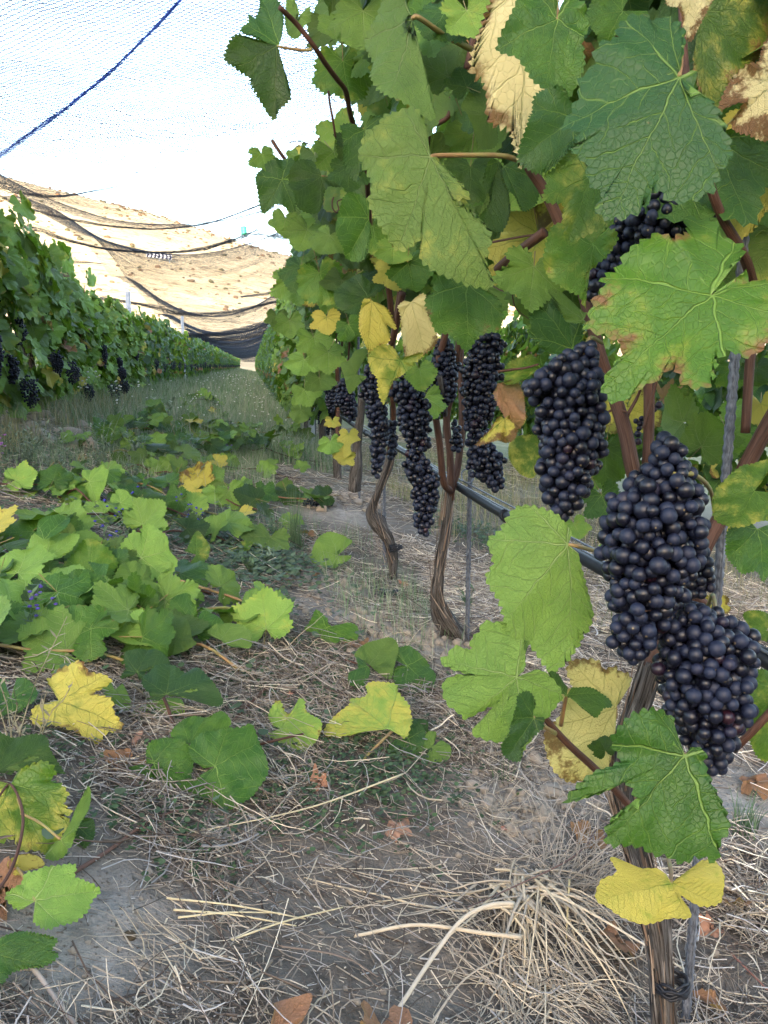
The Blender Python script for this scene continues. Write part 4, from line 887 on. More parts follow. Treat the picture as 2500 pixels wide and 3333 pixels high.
HL('C5', (1275, 150), [(1265, 130), (1212, 58, 1), (1180, 100), (1092, 122), (1100, 185), (1055, 222, 1), (1072, 300), (1110, 402), (1180, 405), (1240, 455), (1290, 472, 1), (1350, 410), (1442, 402), (1472, 320, 1), (1450, 240), (1385, 172), (1370, 140, 1), (1300, 122)], .95, (0, .35), 'top', (.30, .45, .1), dict(fold=.05, droop=.15, cupx=-.15), label='light green leaf with spread lobes above the second bunch pair')
HL('C5', (920, 565), [(945, 555), (1042, 540, 1), (990, 592), (950, 632, 1), (900, 652), (862, 702), (832, 785, 1), (800, 740), (790, 662), (760, 622), (744, 552, 1), (790, 510), (832, 474, 1), (880, 500), (912, 545)], 1.25, (0, .3), 'top', (.62, .3, .2), dict(fold=.2), par=V3, org=B3, label='yellow-green leaf draped over the tops of the middle bunches')
HL('C5', (765, 245), [(790, 255), (850, 300), (897, 395, 1), (845, 372), (862, 450, 1), (780, 526), (742, 500, 1), (700, 400), (700, 310, 1), (720, 235), (750, 230, 1)], 1.25, (.1, 0), 'top', (.88, .45, .3), dict(fold=.2), par=V3, org=B3, label='golden yellow leaf hanging between the canes')
HL('C5', (975, 250), [(1000, 225), (1050, 205, 1), (1062, 300), (1110, 400, 1), (1112, 470), (1050, 520, 1), (960, 560), (930, 450, 1), (920, 330), (905, 270, 1), (940, 240)], 1.3, (-.1, 0), 'top', (.97, .5, .3), dict(fold=.15), par=V2, org=B2, label='pale yellow leaf with a shrivelled brown corner')
HL('C5', (740, 225), [(780, 225), (790, 180, 1), (700, 110), (640, 120, 1), (565, 180, 1), (570, 260), (620, 300, 1), (680, 330), (720, 260, 1)], 1.3, (.1, .3), 'top', (.15, .2, .3), dict(fold=.2), par=V3, org=B3)
HL('C5', (680, 640), [(700, 600), (745, 505, 1), (680, 505), (640, 560, 1), (595, 580), (612, 640, 1), (640, 740, 1), (690, 700), (740, 650, 1)], 1.45, (0, .1), 'top', (.3, 0, .3), dict(fold=.15), par=V3, org=B3)
# brown dry leaf and the torn pale one beside the double bunch
HL('C5', (1440, 690), [(1480, 680), (1560, 672, 1), (1600, 800), (1580, 900, 1), (1560, 940, 1), (1500, 900), (1470, 850), (1440, 760, 1), (1430, 720, 1)], 1.05, (.2, 0), 'top', (1, 2.0, .3), dict(fold=.35, wave=.12, noise=.1, rollx=.8), label='dry russet leaf curled beside the long shouldered bunch')
HL('C5', (1480, 880), [(1500, 860), (1545, 940, 1), (1520, 1000), (1420, 1005, 1), (1330, 1015, 1), (1390, 950), (1440, 880, 1), (1465, 870, 1)], 1.05, (0, .2), 'top', (.75, .72, .3), dict(fold=.2, wave=.1))
HL('C6', (420, 1010), [(430, 1060), (425, 1130, 1), (385, 1200), (310, 1160, 1), (262, 1080), (270, 1000, 1), (330, 965, 1), (410, 970, 1)], 1.1, (0, .1), 'top', (.55, 0, .3), dict(fold=.1))
HL('C6', (440, 600), [(470, 560), (480, 515, 1), (400, 550), (255, 575, 1), (240, 640), (250, 680, 1), (340, 670), (380, 620, 1), (420, 605, 1)], 1.05, (0, .6), 'top', (.5, 0, .1), dict(fold=.2))
# right edge
HL('C6', (1585, 1270), [(1620, 1230), (1680, 1100, 1), (1600, 1115), (1500, 1150, 1), (1400, 1230), (1368, 1300, 1), (1380, 1400), (1480, 1460, 1), (1580, 1450), (1720, 1400, 1), (1700, 1280)], .70, (-.1, .5), 'top', (.50, .1, .2), dict(fold=.15), label='pale yellow-green leaf at the right edge, level with the heaviest bunch')
HL('D3', (1600, 90), [(1680, 60), (1740, 200, 1), (1659, 370), (1600, 320, 1), (1520, 325), (1440, 220, 1), (1425, 130), (1480, 60, 1), (1560, 50)], .74, (.1, .2), 'top', (.1, 0, .4), dict(fold=.1))
HL('D3', (1650, 640), [(1700, 560), (1600, 530, 1), (1540, 545), (1555, 620, 1), (1600, 680), (1670, 700, 1), (1720, 640, 1)], .80, (0, .2), 'top', (.5, 0, .2), dict(fold=.1))
HL('D3', (1700, 1000), [(1750, 850), (1600, 850, 1), (1540, 900), (1490, 1000, 1), (1480, 1100), (1540, 1160, 1), (1620, 1320), (1700, 1340, 1), (1760, 1150, 1)], .85, (0, .2), 'top', (.5, .25, .2), dict(fold=.12), label='yellowing leaf at the right edge beside the lowest bunch')
HL('C3', (1282, 60), [(1310, 20), (1400, -60, 1), (1560, -60), (1700, 100, 1), (1600, 330, 1), (1580, 380), (1480, 400), (1460, 520, 1), (1380, 600), (1330, 520), (1270, 380, 1), (1280, 200)], .80, (0, .1), 'top', (.52, .5, .3), dict(fold=.1, quilt=.012), label='broad leaf turning yellow below, at the top right corner')
HL('C3', (1700, 450), [(1720, 300), (1659, 200, 1), (1600, 340), (1480, 400, 1), (1415, 550), (1520, 560), (1480, 640, 1), (1560, 700), (1700, 720, 1), (1760, 560, 1)], .72, (0, .2), 'top', (1, .72, .2), dict(fold=.1, wave=.06), label='cream leaf with purple-brown torn margin at the right edge')
HL('C3', (1690, 820), [(1720, 640), (1500, 600, 1), (1420, 640), (1400, 800, 1), (1362, 960), (1440, 1120, 1), (1500, 1250), (1600, 1220, 1), (1720, 1000, 1)], .84, (0, .1), 'top', (.90, .25, .2), dict(fold=.1, quilt=.01), label='big yellow leaf at the right edge beside the top bunch')
HL('C3', (870, 60), [(900, 0), (860, -60), (760, -60, 1), (700, 20), (690, 100, 1), (740, 180), (780, 230, 1), (850, 180), (1000, 160, 1), (1000, 60, 1)], .78, (.2, .1), 'top', (.3, 0, .1), dict(fold=.1))
HL('C3', (1250, -60), [(1300, -80), (1390, -60, 1), (1340, 40), (1300, 120, 1), (1260, 190), (1220, 130, 1), (1200, 60), (1110, 20, 1), (1120, -60, 1)], .70, (0, .1), 'top', (1, .6, .2), dict(fold=.1))
# left part of vine 1: curled teal leaf and its neighbours
HL('C3', (205, 870), [(225, 900), (215, 960), (240, 1050), (262, 1150, 1), (240, 1240), (180, 1215, 1), (105, 1190), (160, 1100, 1), (165, 1060), (125, 980, 1), (130, 900), (160, 860, 1)], .95, (.4, 0), 'top', (.15, .2, 1.0), dict(fold=.4), label='narrow folded grey-green leaf under the long stalk')
HL('C3', (230, 900), [(260, 880), (350, 830, 1), (430, 900), (430, 1000, 1), (410, 1080), (340, 1130, 1), (290, 1060), (220, 1000, 1), (218, 930, 1)], 1.0, (-.1, .1), 'top', (.1, 0, .5), dict(fold=.1))
HL('C3', (150, 610), [(200, 620), (205, 760, 1), (140, 800), (100, 800, 1), (70, 700), (30, 640, 1), (0, 580), (40, 500), (95, 428, 1), (150, 480, 1), (160, 580)], 1.0, (.2, .2), 'under', (.1, 0, .3), dict(fold=.3))
HL('C2', (805, 700), [(830, 640), (900, 640, 1), (880, 740, 1), (800, 900), (770, 950, 1), (700, 880), (690, 780, 1), (672, 700), (720, 680), (770, 690, 1)], 1.25, (.2, .2), 'top', (0, 0, .9), dict(fold=.3), par=V2, org=B2)
HL('C2', (575, 950), [(640, 960), (700, 960), (690, 1000, 1), (600, 1020), (560, 1150, 1), (450, 1150), (430, 1060, 1), (398, 1000), (415, 900, 1), (500, 850), (565, 900, 1)], 1.55, (.1, .1), 'under', (.15, 0, .3), dict(fold=.1), par=V3, org=B3, pet=[(620, 960, 1.56), (680, 970, 1.58)], label='leaf with pale stalk and veins near the left silhouette of the row')
HL('C2', (362, 968), [(400, 960), (430, 880), (400, 850, 1), (300, 870), (222, 950, 1), (232, 1040), (260, 1135, 1), (330, 1100), (400, 1130), (430, 1140, 1), (440, 1040), (410, 980, 1)], 1.6, (.2, .1), 'top', (0, 0, .9), dict(fold=.1), par=V3, org=B3, label='dark dusty green leaf outermost on the left silhouette')
HL('C2', (830, 1180), [(832, 1100), (790, 1060), (740, 1050, 1), (680, 1090), (660, 1180, 1), (650, 1260), (700, 1350), (720, 1380, 1), (800, 1400, 1), (835, 1300), (835, 1220, 1)], 1.2, (.3, .1), 'top', (.1, 0, .4), dict(fold=.3), par=V3, org=B3)
# semi-traced: x, y, length, direction (0 = down, + = right), tilt, side, class, depth
def SH(c, x, y, s, ang, tl, side, cls, depth, par, org, seed):
    rg = np.random.RandomState(seed); u, v = o2(c, x, y); P = at_depth(u, v, depth); a = R(ang)
    n = nrm(-FW+tl[0]*RT+tl[1]*UP); t = math.cos(a)*-UP+math.sin(a)*RT
    place_leaf(par, 'hi', cls, P, n if side == 't' else -n, t, s*OFF[c][2]*depth/FO, rg, origin=org)
SHL = [('C2', 620, 110, 210, 30, (-.2, .1), 't', 'g', 1.35, 2), ('C2', 690, 330, 230, 10, (.2, .1), 'u', 'l', 1.3, 2), ('C2', 660, 140, 120, -60, (.1, .4), 't', 'l', 1.2, 2), ('C2', 800, 60, 260, 0, (.1, .2), 't', 'g', 1.2, 2),
       ('C2', 1150, 130, 260, 10, (-.2, .3), 't', 'g', 1.0, 1), ('C2', 1250, 60, 230, -30, (.1, .4), 'u', 'g', .95, 1), ('C2', 1360, 60, 230, 20, (.2, .1), 't', 'l', .92, 1), ('C2', 1260, 420, 250, 190, (.2, .1), 't', 'g', 1.05, 1),
       ('C2', 1360, 470, 130, 200, (.1, .1), 'u', 'l', 1.0, 1), ('C2', 1380, 900, 210, 0, (.0, .2), 'u', 'l', 1.1, 1), ('C2', 1330, 1000, 200, -10, (.2, .3), 't', 'g', 1.2, 1), ('C2', 1430, 950, 200, 20, (-.2, .1), 't', 'l', 1.15, 1),
       ('C2', 850, 280, 190, 20, (-.3, .3), 't', 'g', 1.3, 2), ('C2', 760, 820, 170, 160, (.2, .2), 'u', 'g', 1.4, 2), ('C2', 640, 820, 180, 20, (.3, .2), 't', 'g', 1.45, 3), ('C2', 720, 900, 150, 0, (.2, .1), 'u', 'l', 1.4, 3), ('C2', 250, 830, 110, 20, (.5, .1), 't', 'g', 1.6, 3),
       ('C2', 380, 1180, 120, -10, (.2, .2), 't', 'g', 1.6, 3), ('C2', 450, 1180, 110, 10, (.1, .2), 't', 'l', 1.7, 3), ('C2', 500, 1240, 150, -20, (.1, .2), 't', 'l', 1.6, 3), ('C2', 620, 1270, 140, -20, (.0, .3), 't', 'g', 1.5, 3), ('C2', 850, 1220, 170, 10, (.1, .1), 'u', 'l', 1.4, 3),
       ('C2', 960, 1340, 130, 0, (.1, .2), 't', 'l', 1.3, 2), ('C5', 480, 90, 190, 20, (.1, .1), 'u', 'l', 1.6, 3), ('C5', 340, 120, 170, 10, (.2, .2), 't', 'g', 1.8, 4), ('C5', 380, 60, 150, -20, (.0, .1), 'u', 'g', 1.7, 4), ('C5', 600, 130, 140, -10, (.1, .3), 't', 'g', 1.6, 3),
       ('C5', 880, 70, 150, 5, (.2, .1), 't', 'y', 1.35, 2), ('C5', 960, 40, 170, 10, (.1, .1), 'u', 'l', 1.3, 2), ('C5', 530, 200, 110, 0, (.1, .1), 't', 'l', 1.7, 3), ('C5', 520, 330, 120, 5, (.1, .1), 't', 'y', 1.6, 3), ('C5', 640, 370, 120, 30, (.1, .1), 'u', 'g', 1.5, 3),
       ('C5', 450, 440, 140, 10, (.1, .2), 't', 'g', 1.8, 4), ('C5', 530, 520, 130, 0, (.1, .1), 't', 'l', 1.7, 4), ('C5', 400, 560, 120, -10, (.1, .2), 't', 'l', 2.0, 4), ('C5', 480, 660, 110, 10, (.1, .2), 't', 'g', 1.9, 4), ('C5', 400, 720, 110, 20, (.1, .2), 't', 'l', 2.0, 4),
       ('C5', 380, 830, 80, 0, (.1, .2), 't', 'l', 2.1, 4), ('C5', 320, 350, 110, 5, (.1, .1), 't', 'g', 2.2, 4), ('C5', 250, 320, 90, 0, (.2, .1), 't', 'g', 2.4, 4), ('C5', 1020, 610, 120, 10, (.0, .2), 't', 'l', 1.45, 2), ('C5', 1050, 760, 160, 0, (.1, .1), 't', 'l', 1.7, 2),
       ('C5', 540, 1000, 90, 10, (0, .2), 't', 'l', 2.6, 4), ('C5', 590, 1040, 80, 60, (0, .2), 't', 'y', 2.6, 4), ('C5', 640, 960, 80, 0, (0, .2), 't', 'y', 2.5, 4), ('C5', 630, 1080, 80, -20, (0, .3), 't', 'y', 2.6, 4), ('C5', 550, 890, 60, 0, (0, .2), 't', 'y', 2.7, 4),
       ('C5', 900, 30, 150, -30, (.1, .1), 't', 'y', 1.5, 2), ('C5', 1460, 60, 120, 40, (.1, .1), 't', 'y', 1.25, 1), ('C5', 1640, 60, 260, -10, (.2, .1), 't', 'g', 1.0, 1), ('C3', 640, 1180, 170, 30, (.1, .1), 't', 'g', .95, 1), ('C3', 930, 900, 120, 30, (.1, .1), 't', 'l', .9, 1),
       ('C6', 900, 820, 200, 10, (0, .1), 't', 'y', 1.15, 1), ('C6', 790, 780, 180, -5, (0, .1), 't', 'y', 1.1, 1), ('C6', 1300, 1030, 200, 150, (.0, .1), 't', 'g', 1.05, 1), ('C6', 1200, 900, 200, -100, (.2, .2), 't', 'g', 1.1, 1), ('C6', 1440, 950, 160, 10, (.0, .1), 't', 'g', 1.08, 1),
       ('C6', 1470, 600, 130, 10, (.0, .1), 'u', 'l', 1.1, 1), ('C6', 1600, 600, 140, 0, (.1, .1), 'u', 'g', 1.05, 1), ('C6', 1620, 800, 170, 10, (.0, .1), 't', 'y', .95, 1), ('C6', 1480, 820, 110, 10, (.0, .1), 't', 'l', 1.2, 1), ('C6', 780, 1040, 190, 0, (0, .2), 'u', 'l', 1.0, 1),
       ('C6', 760, 1290, 170, 20, (0, .2), 'u', 'l', .98, 1), ('C6', 700, 1180, 120, -10, (.1, .2), 't', 'g', 1.05, 1), ('C6', 1100, 760, 110, 90, (.0, .6), 't', 'b', 1.2, 1), ('C6', 1640, 300, 200, 20, (0, .1), 't', 'g', .95, 1), ('D3', 830, 130, 120, 10, (0, .2), 't', 'g', .95, 1), ('D3', 610, 60, 100, 20, (.2, .2), 't', 'l', .95, 1),
       ('D3', 1400, 100, 110, 10, (0, .2), 't', 'y', .95, 1), ('D3', 1300, 500, 120, 10, (0, .2), 't', 'y', 1.05, 1), ('D3', 780, 1290, 90, 200, (0, .2), 'u', 'g', .80, 1), ('D3', 1380, 480, 90, -10, (0, .2), 't', 'y', 1.05, 1)]
PO = {1: (V1, B1), 2: (V2, B2), 3: (V3, B3), 4: (V4, B4)}
for i, (c, x, y, s, a, tl, sd_, cl, dp, pv) in enumerate(SHL): SH(c, x, y, s, a, tl, sd_, cl, dp, PO[pv][0], PO[pv][1], 900+i)
# -- vines 2, 3, 4: wood and bunches
wood('trunk', V2, B2, 'O', [(1010, 1420, 2.02), (985, 1370, 1.99), (960, 1330, 1.97), (945, 1290, 1.95), (948, 1240, 1.93), (955, 1180, 1.92), (965, 1120, 1.92), (972, 1050, 1.92)], [.020, .025, .019, .0135, .0108, .0115, .0108, .0095], 'trunk', 26, 110, .8, 10, 2.1)
shreds(V2, B2, 'O', [(985, 1370, 1.97), (945, 1290, 1.94), (955, 1180, 1.91), (972, 1050, 1.9)], .013, 90, 5, .12)
wood('cane', V2, B2, 'O', [(972, 1060, 1.9), (958, 1040, 1.85), (950, 960, 1.82), (938, 870, 1.78), (942, 800, 1.75), (960, 730, 1.72), (975, 660, 1.7), (985, 520, 1.7), (1000, 380, 1.7), (1020, 200, 1.7)], [0.0084, 0.0076, 0.0080, 0.0076, 0.0068, 0.0053, 0.0046], 'cane', 12, 50, .1)
wood('cane', V2, B2, 'O', [(975, 1080, 1.92), (972, 980, 1.9), (965, 900, 1.88), (980, 830, 1.85), (990, 750, 1.8), (998, 690, 1.8), (1010, 560, 1.8), (1040, 350, 1.8)], [0.0091, 0.0084, 0.0076, 0.0068, 0.0053], 'cane', 12, 50, .1)
wood('cane', V2, B2, 'O', [(975, 1060, 1.93), (990, 1000, 1.95), (998, 900, 1.95), (995, 780, 1.95), (1005, 600, 1.9)], [0.0091, 0.0084, 0.0076, 0.0061], 'cane', 12, 30, .1)
wood('cane', V2, B2, 'C5', [(1130, 650, 1.7), (1140, 720, 1.72), (1155, 790, 1.75), (1160, 860, 1.78)], [.006, .006], 'trunk', 8, 16, .2)
wood('cane', V2, B2, 'C2', [(350, 40, 1.05), (440, 130, 1.08), (530, 245, 1.10), (600, 350, 1.14), (660, 430, 1.18), (705, 490, 1.22), (725, 590, 1.27), (745, 670, 1.32), (800, 800, 1.4), (820, 950, 1.5), (830, 1130, 1.6), (850, 1400, 1.75)], [0.0032, 0.0034, 0.0036, 0.0038, 0.0042, 0.0046, 0.0046], 'cane', 10, 50, .1)
wood('cane', V2, B2, 'C2', [(612, 490, 1.2), (620, 560, 1.21), (635, 640, 1.22), (650, 740, 1.24)], [0.0017, 0.0017], 'cane', 8, 16)
wood('cane', V2, B2, 'C2', [(1250, 250, 1.2), (1262, 330, 1.2), (1270, 400, 1.2), (1275, 560, 1.22), (1250, 640, 1.22), (1160, 690, 1.25), (1150, 770, 1.28), (1130, 900, 1.3)], [0.0038, 0.0038, 0.0038], 'cane', 10, 30, .1)
wood('trunk', V3, B3, 'O', [(850, 1250, 2.72), (848, 1200, 2.70), (840, 1165, 2.68), (815, 1130, 2.66), (800, 1105, 2.64), (815, 1060, 2.62), (835, 1010, 2.6), (842, 980, 2.6)], [.0145, .0125, .013, .020, .0145, .0105, .0115, .010], 'trunk', 20, 90, .8, 9, 3.1)
shreds(V3, B3, 'O', [(848, 1230, 2.70), (815, 1130, 2.64), (815, 1060, 2.6), (842, 980, 2.58)], .017, 40, 6, .12)
wood('cane', V3, B3, 'O', [(840, 985, 2.6), (850, 900, 2.5), (845, 820, 2.4), (850, 720, 2.35), (862, 640, 2.3), (865, 560, 2.2)], [0.0088, 0.0080, 0.0072, 0.0064], 'cane', 10, 40, .1)
wood('cane', V3, B3, 'C5', [(870, 480, 2.0), (905, 330, 1.95), (930, 200, 1.9)], [0.0080, 0.0080], 'cane', 10, 20, .1)
wood('cane', V3, B3, 'C5', [(875, 380, 1.9), (858, 200, 1.85), (835, 70, 1.8)], [0.0072, 0.0064], 'cane', 10, 20, .1)
wood('trunk', V4, B4, 'O', [(765, 1060, 3.45), (770, 1010, 3.42), (772, 960, 3.4), (778, 900, 3.35), (782, 860, 3.3)], [.026, .020, .018, .016], 'trunk', 14, 40, .4, 6, 4.1)
wood('cane', V4, B4, 'O', [(728, 960, 4.2), (730, 880, 4.2), (728, 790, 4.1)], [0.0126, 0.0108], 'cane', 10, 20, .1)
hb('C5', [(1390, 420, 30), (1385, 500, 90), (1360, 600, 105), (1345, 720, 95), (1345, 850, 85), (1320, 920, 60)], 1.5, V2, B2, .0071, 3, 21, extra=[[(1290, 490, 40), (1300, 550, 40)], [(1340, 900, 60), (1340, 1010, 70), (1380, 1120, 95), (1430, 1230, 50)]], label='very long double bunch behind the second steel stake', stem=[(1385, 430, 1.5), (1330, 470, 1.6), (1250, 440, 1.75)], maxn=520)
hb('C5', [(1155, 500, 60), (1155, 620, 80), (1140, 740, 80), (1100, 850, 45)], 1.75, V2, B2, .0072, 2, 22, extra=[[(1075, 720, 25), (1110, 800, 50)], [(1215, 900, 30), (1225, 1030, 40)]])
hb('C5', [(940, 650, 30), (950, 710, 70), (985, 830, 92), (1000, 930, 85), (1030, 1020, 55)], 1.5, V3, B3, .0070, 3, 23, extra=[[(850, 750, 22), (900, 750, 50)], [(990, 1030, 50), (1000, 1120, 70), (1050, 1210, 82), (1060, 1330, 72), (1040, 1440, 58), (1045, 1500, 30)], [(945, 1150, 20), (1000, 1200, 50)]], label='long trailing bunch in two tiers, in front of the second trunk', stem=[(940, 650, 1.5), (1000, 640, 1.52), (1050, 625, 1.6), (1075, 650, 1.7)], maxn=520)
hb('C5', [(750, 620, 40), (770, 700, 70), (790, 840, 62), (800, 970, 58), (795, 1100, 45), (790, 1190, 26)], 1.65, V3, B3, .0070, 3, 24, extra=[[(700, 760, 25), (750, 760, 50)]], label='slender long bunch left of the two-tier one', maxn=420)
hb('C5', [(870, 910, 34), (880, 990, 36), (870, 1080, 32)], 1.7, V3, B3, .0070, 2, 25)
hb('C5', [(545, 700, 35), (545, 780, 38), (545, 830, 22)], 2.6, V4, B4, .0070, 2, 26)
hb('C5', [(610, 700, 40), (625, 780, 55), (650, 850, 40), (650, 890, 20)], 2.4, V4, B4, .0070, 2, 27, label='rounded bunch hanging behind the slender long one')
hb('C5', [(375, 535, 14), (375, 550, 16)], 3.4, V4, B4, .0068, 1, 28)
# -- leafy mass behind
EDGE_V = [-200, 0, 120, 240, 290, 330, 480, 560, 700, 900, 1000]; EDGE_U = [690, 700, 730, 800, 720, 610, 600, 615, 620, 650, 690]
LOW_U = [560, 640, 690, 720, 760, 850, 930, 1090, 1150, 1300, 1400, 1660]; LOW_V = [900, 880, 800, 740, 700, 690, 680, 650, 620, 640, 720, 800]
GAPS = [(1080, 585, 1160, 775), (742, 190, 808, 266), (922, 275, 955, 316), (1400, 400, 1460, 520)]
BUNCHR = (1250, 385, 1565, 665)
def fill(par, org, rg, n, q, yr, xr, zr, nsep, smin=.065, smax=.105):
    G = Geo(); k = 0; cand = []
    while len(cand) < n and k < n*40:
        k += 1
        y = rg.uniform(*yr); z = rg.uniform(*zr); x = rg.uniform(*xr)
        if x < .42-.30*sstep(.9, 1.25, z)*(y > 1.2): continue
        P = np.array([x, y, z]); u, v, d = project(P)
        if d < .55 or v > np.interp(u, LOW_U, LOW_V)-15 or u < np.interp(v, EDGE_V, EDGE_U)+22: continue
        if any(a-18 < u < c_+18 and b-18 < v < e+18 for a, b, c_, e in GAPS): continue
        if d < 1.0 and BUNCHR[0]-20 < u < BUNCHR[2]+20 and BUNCHR[1]-40 < v < BUNCHR[3]+10: continue
        nn = nrm([-1+.4*rg.randn(), -.9+.5*rg.randn(), .2+.5*rg.rand()]); 
        if rg.rand() < .3: nn = -nn
        tt = nrm([.5*rg.randn(), .5*rg.randn(), -1]); c = rg.rand()
        cls = 'b' if c < .01 else ('y' if c < .10 else ('l' if c < .42 else 'g'))
        cand.append((d, cls, P, nn, tt, rg.uniform(smin, smax)))
    cand.sort(key=lambda a: a[0])
    for i, (d, cls, P, nn, tt, S) in enumerate(cand):
        if i < nsep: place_leaf(par, q, cls, P, nn, tt, S, rg, origin=org)
        else: add_leaf(G, 'mid', cls, P-org, nn, tt, S, rg)
    if G.n: obj('foliage', G.mesh('foliage', [M['leaf'], M['petiole']]), par, kind='stuff')
fill(V1, B1, np.random.RandomState(61), 230, 'hi', (.55, 1.35), (.44, .80), (.70, 1.75), 25)
fill(V2, B2, np.random.RandomState(62), 420, 'hi', (1.2, 2.35), (.12, .75), (.70, 1.85), 55)
fill(V3, B3, np.random.RandomState(63), 420, 'mid', (2.2, 3.35), (.15, .70), (.72, 1.8), 70)
fill(V4, B4, np.random.RandomState(64), 380, 'mid', (3.2, 4.4), (.22, .72), (.60, 1.75), 80)
# ------------------------------------------------------------------ stakes, hose, wires
def rebar(P, h, label, lean=(0, 0)):
    t = thing('steel_stake', label, 'stake', P); n = int(h/.003)
    z = np.linspace(-.05, h, n); r = .0050+.0011*np.clip(np.sin(z*2*math.pi/.011)*3, -1, 1)*.5+.0005
    V, F, uv = tube(np.stack([lean[0]*z, lean[1]*z, z], -1), r, 10); g = Geo(); g.add(V, F, uv)
    for s in (-1, 1):
        V, F, uv = tube(np.stack([lean[0]*z[::20]+0*z[::20], lean[1]*z[::20]+s*.0052, z[::20]], -1), .0014, 5); g.add(V, F, uv)
    obj('rod', g.mesh('rod', [M['rebar']]), t); return t
def tie(t, z, rg, r=.02, mat='hose'):
    g = Geo()
    for k in range(6):
        a = np.linspace(0, 6.6, 26); rr = r*(1+.05*rg.randn()); p = np.stack([rr*1.25*np.cos(a), rr*np.sin(a), z+.0028*k+.006*np.sin(a+rg.rand()*6)*rg.rand()+.002*np.sin(5*a+rg.rand()*6)], -1)
        V, F, uv = tube(p, .0018, 6); g.add(V, F, uv)
    obj('tie', g.mesh('tie', [M[mat]]), t)
s1 = rebar((.515, .83, -.14), 1.5, 'thick ribbed steel stake beside the nearest vine, behind the broad torn leaf')
g_ = rebar(base(.50, 1.86), 1.25, 'ribbed steel stake with the hose hooked on, right of the split trunk')
rebar(base(.455, 2.87), 1.2, 'ribbed steel stake beside the bent third trunk')
rebar(base(.49, 3.85), 1.2, 'thin steel stake among the yellow leaves at the foot of the fourth vine')
for k in range(5, 9): rebar(base(XR+.02, k-.1), 1.1, 'thin steel stake deep in the leaves of the right row, %s' % ['just past the fourth vine', 'near the grey post', 'past the grey post', 'farthest of the visible ones'][k-5])
rg = np.random.RandomState(8)
tk = thing('plastic_tie', 'black knotted plastic tie holding the nearest trunk to its stake', 'tie', at_depth(1452, 2140, .955)); tie(tk, 0, rg, .0140)
tk = thing('plastic_tie', 'dark tie round the bent third trunk and its stake', 'tie', at_depth(855, 1188, 2.66)); tie(tk, 0, rg, .0155)
hz = lambda y: .70-.281-.018*math.sin((y-.8)*math.pi)**2*0
L = [(XR-.012, y, .419+.006*math.sin(y*3)) for y in np.arange(-.4, 40, .25)]
hose = thing('drip_hose', 'black irrigation hose slung along the right row', 'hose', (0, 0, 0))
V, F, uv = tube(np.array(L), .0096, 12); g = Geo(); g.add(V, F, uv); obj('pipe', g.mesh('pipe', [M['hose']]), hose)
for y in np.arange(.5, 12, 1.0):
    g = Geo()
    for k in range(4):
        a = np.linspace(0, 6.28, 20); p = np.stack([XR-.012+.0108*np.cos(a), y+.0035*k+.004*np.sin(a), .419+.006*math.sin(y*3)+.0108*np.sin(a)], -1); V, F, uv = tube(p, .0018, 6); g.add(V, F, uv)
    obj('clip', g.mesh('clip', [M['hose']]), hose)
def wire(x, z, label, y0=-.4, y1=60, r=.0013, sag=.004, mat='wire'):
    ys = np.arange(y0, y1, .5); p = np.stack([x+0*ys, ys, z+sag*np.sin(ys*2.1)+np.array([float(gz(XL, q, False)) if x < -1 else 0 for q in ys])], -1)
    V, F, uv = tube(p, r, 6); g = Geo(); g.add(V, F, uv); o = thing('trellis_wire', label, 'wire', (0, 0, 0), None, g.mesh('wire', [M[mat]])); return o
wire(XR-.020, .431, 'bright wire running along the left of the black hose', r=.0017)
wire(XR-.001, .4315, 'bright wire running along the right of the black hose', r=.0017)
wire(XR+.03, .95, 'trellis wire hidden in the leaves of the right row, middle height'); wire(XR-.05, 1.35, 'trellis wire hidden in the upper leaves of the right row')
wire(XL+.03, .43, 'dark hose strung along the left row above the hanging bunches', 3.5, 60, .007, mat='hose')
wire(XL+.02, .9, 'trellis wire among the leaves of the left row', 3.5, 60)
# wire hook on the second stake
g = Geo(); a = np.linspace(0, 7.5, 40); p = np.stack([.487+.018*np.cos(a)*(1-.3*a/7.5), 1.83+.01*np.sin(a), .445+.016*np.sin(a)+.001*a], -1); V, F, uv = tube(p, .0016, 6); g.add(V, F, uv)
thing('wire_hook', 'bent wire hook joining the hose to the second stake', 'hook', (0, 0, 0), None, g.mesh('wire_hook', [M['wire']]))
# green tank on the skyline
P = hill_hit(527, 503); t = thing('water_tank', 'small green round tank on the skyline, just above the thickest net fold', 'tank', P); k = P[1]/1750
gm = mat_simple('green_plastic', (.02, .25, .14), (.03, .32, .17), .4); zz = np.array([-4, 0, 3, 3.4, 6, 6.4, 9, 9.4, 12, 12.5])*k; rr_ = np.array([6, 6, 6, 6.3, 6.3, 6, 6, 6.3, 6.2, 5])*k
g = Geo(); V, F, uv = tube(np.stack([0*zz, 0*zz, zz], -1), rr_, 20); g.add(V, F, uv); obj('tank_shell', g.mesh('tank_shell', [gm]), t)
g = Geo(); V, F, uv = tube([[0, 0, 12.5*k], [0, 0, 13.4*k]], 2*k, 12); g.add(V, F, uv); obj('hatch', g.mesh('hatch', [gm]), t)
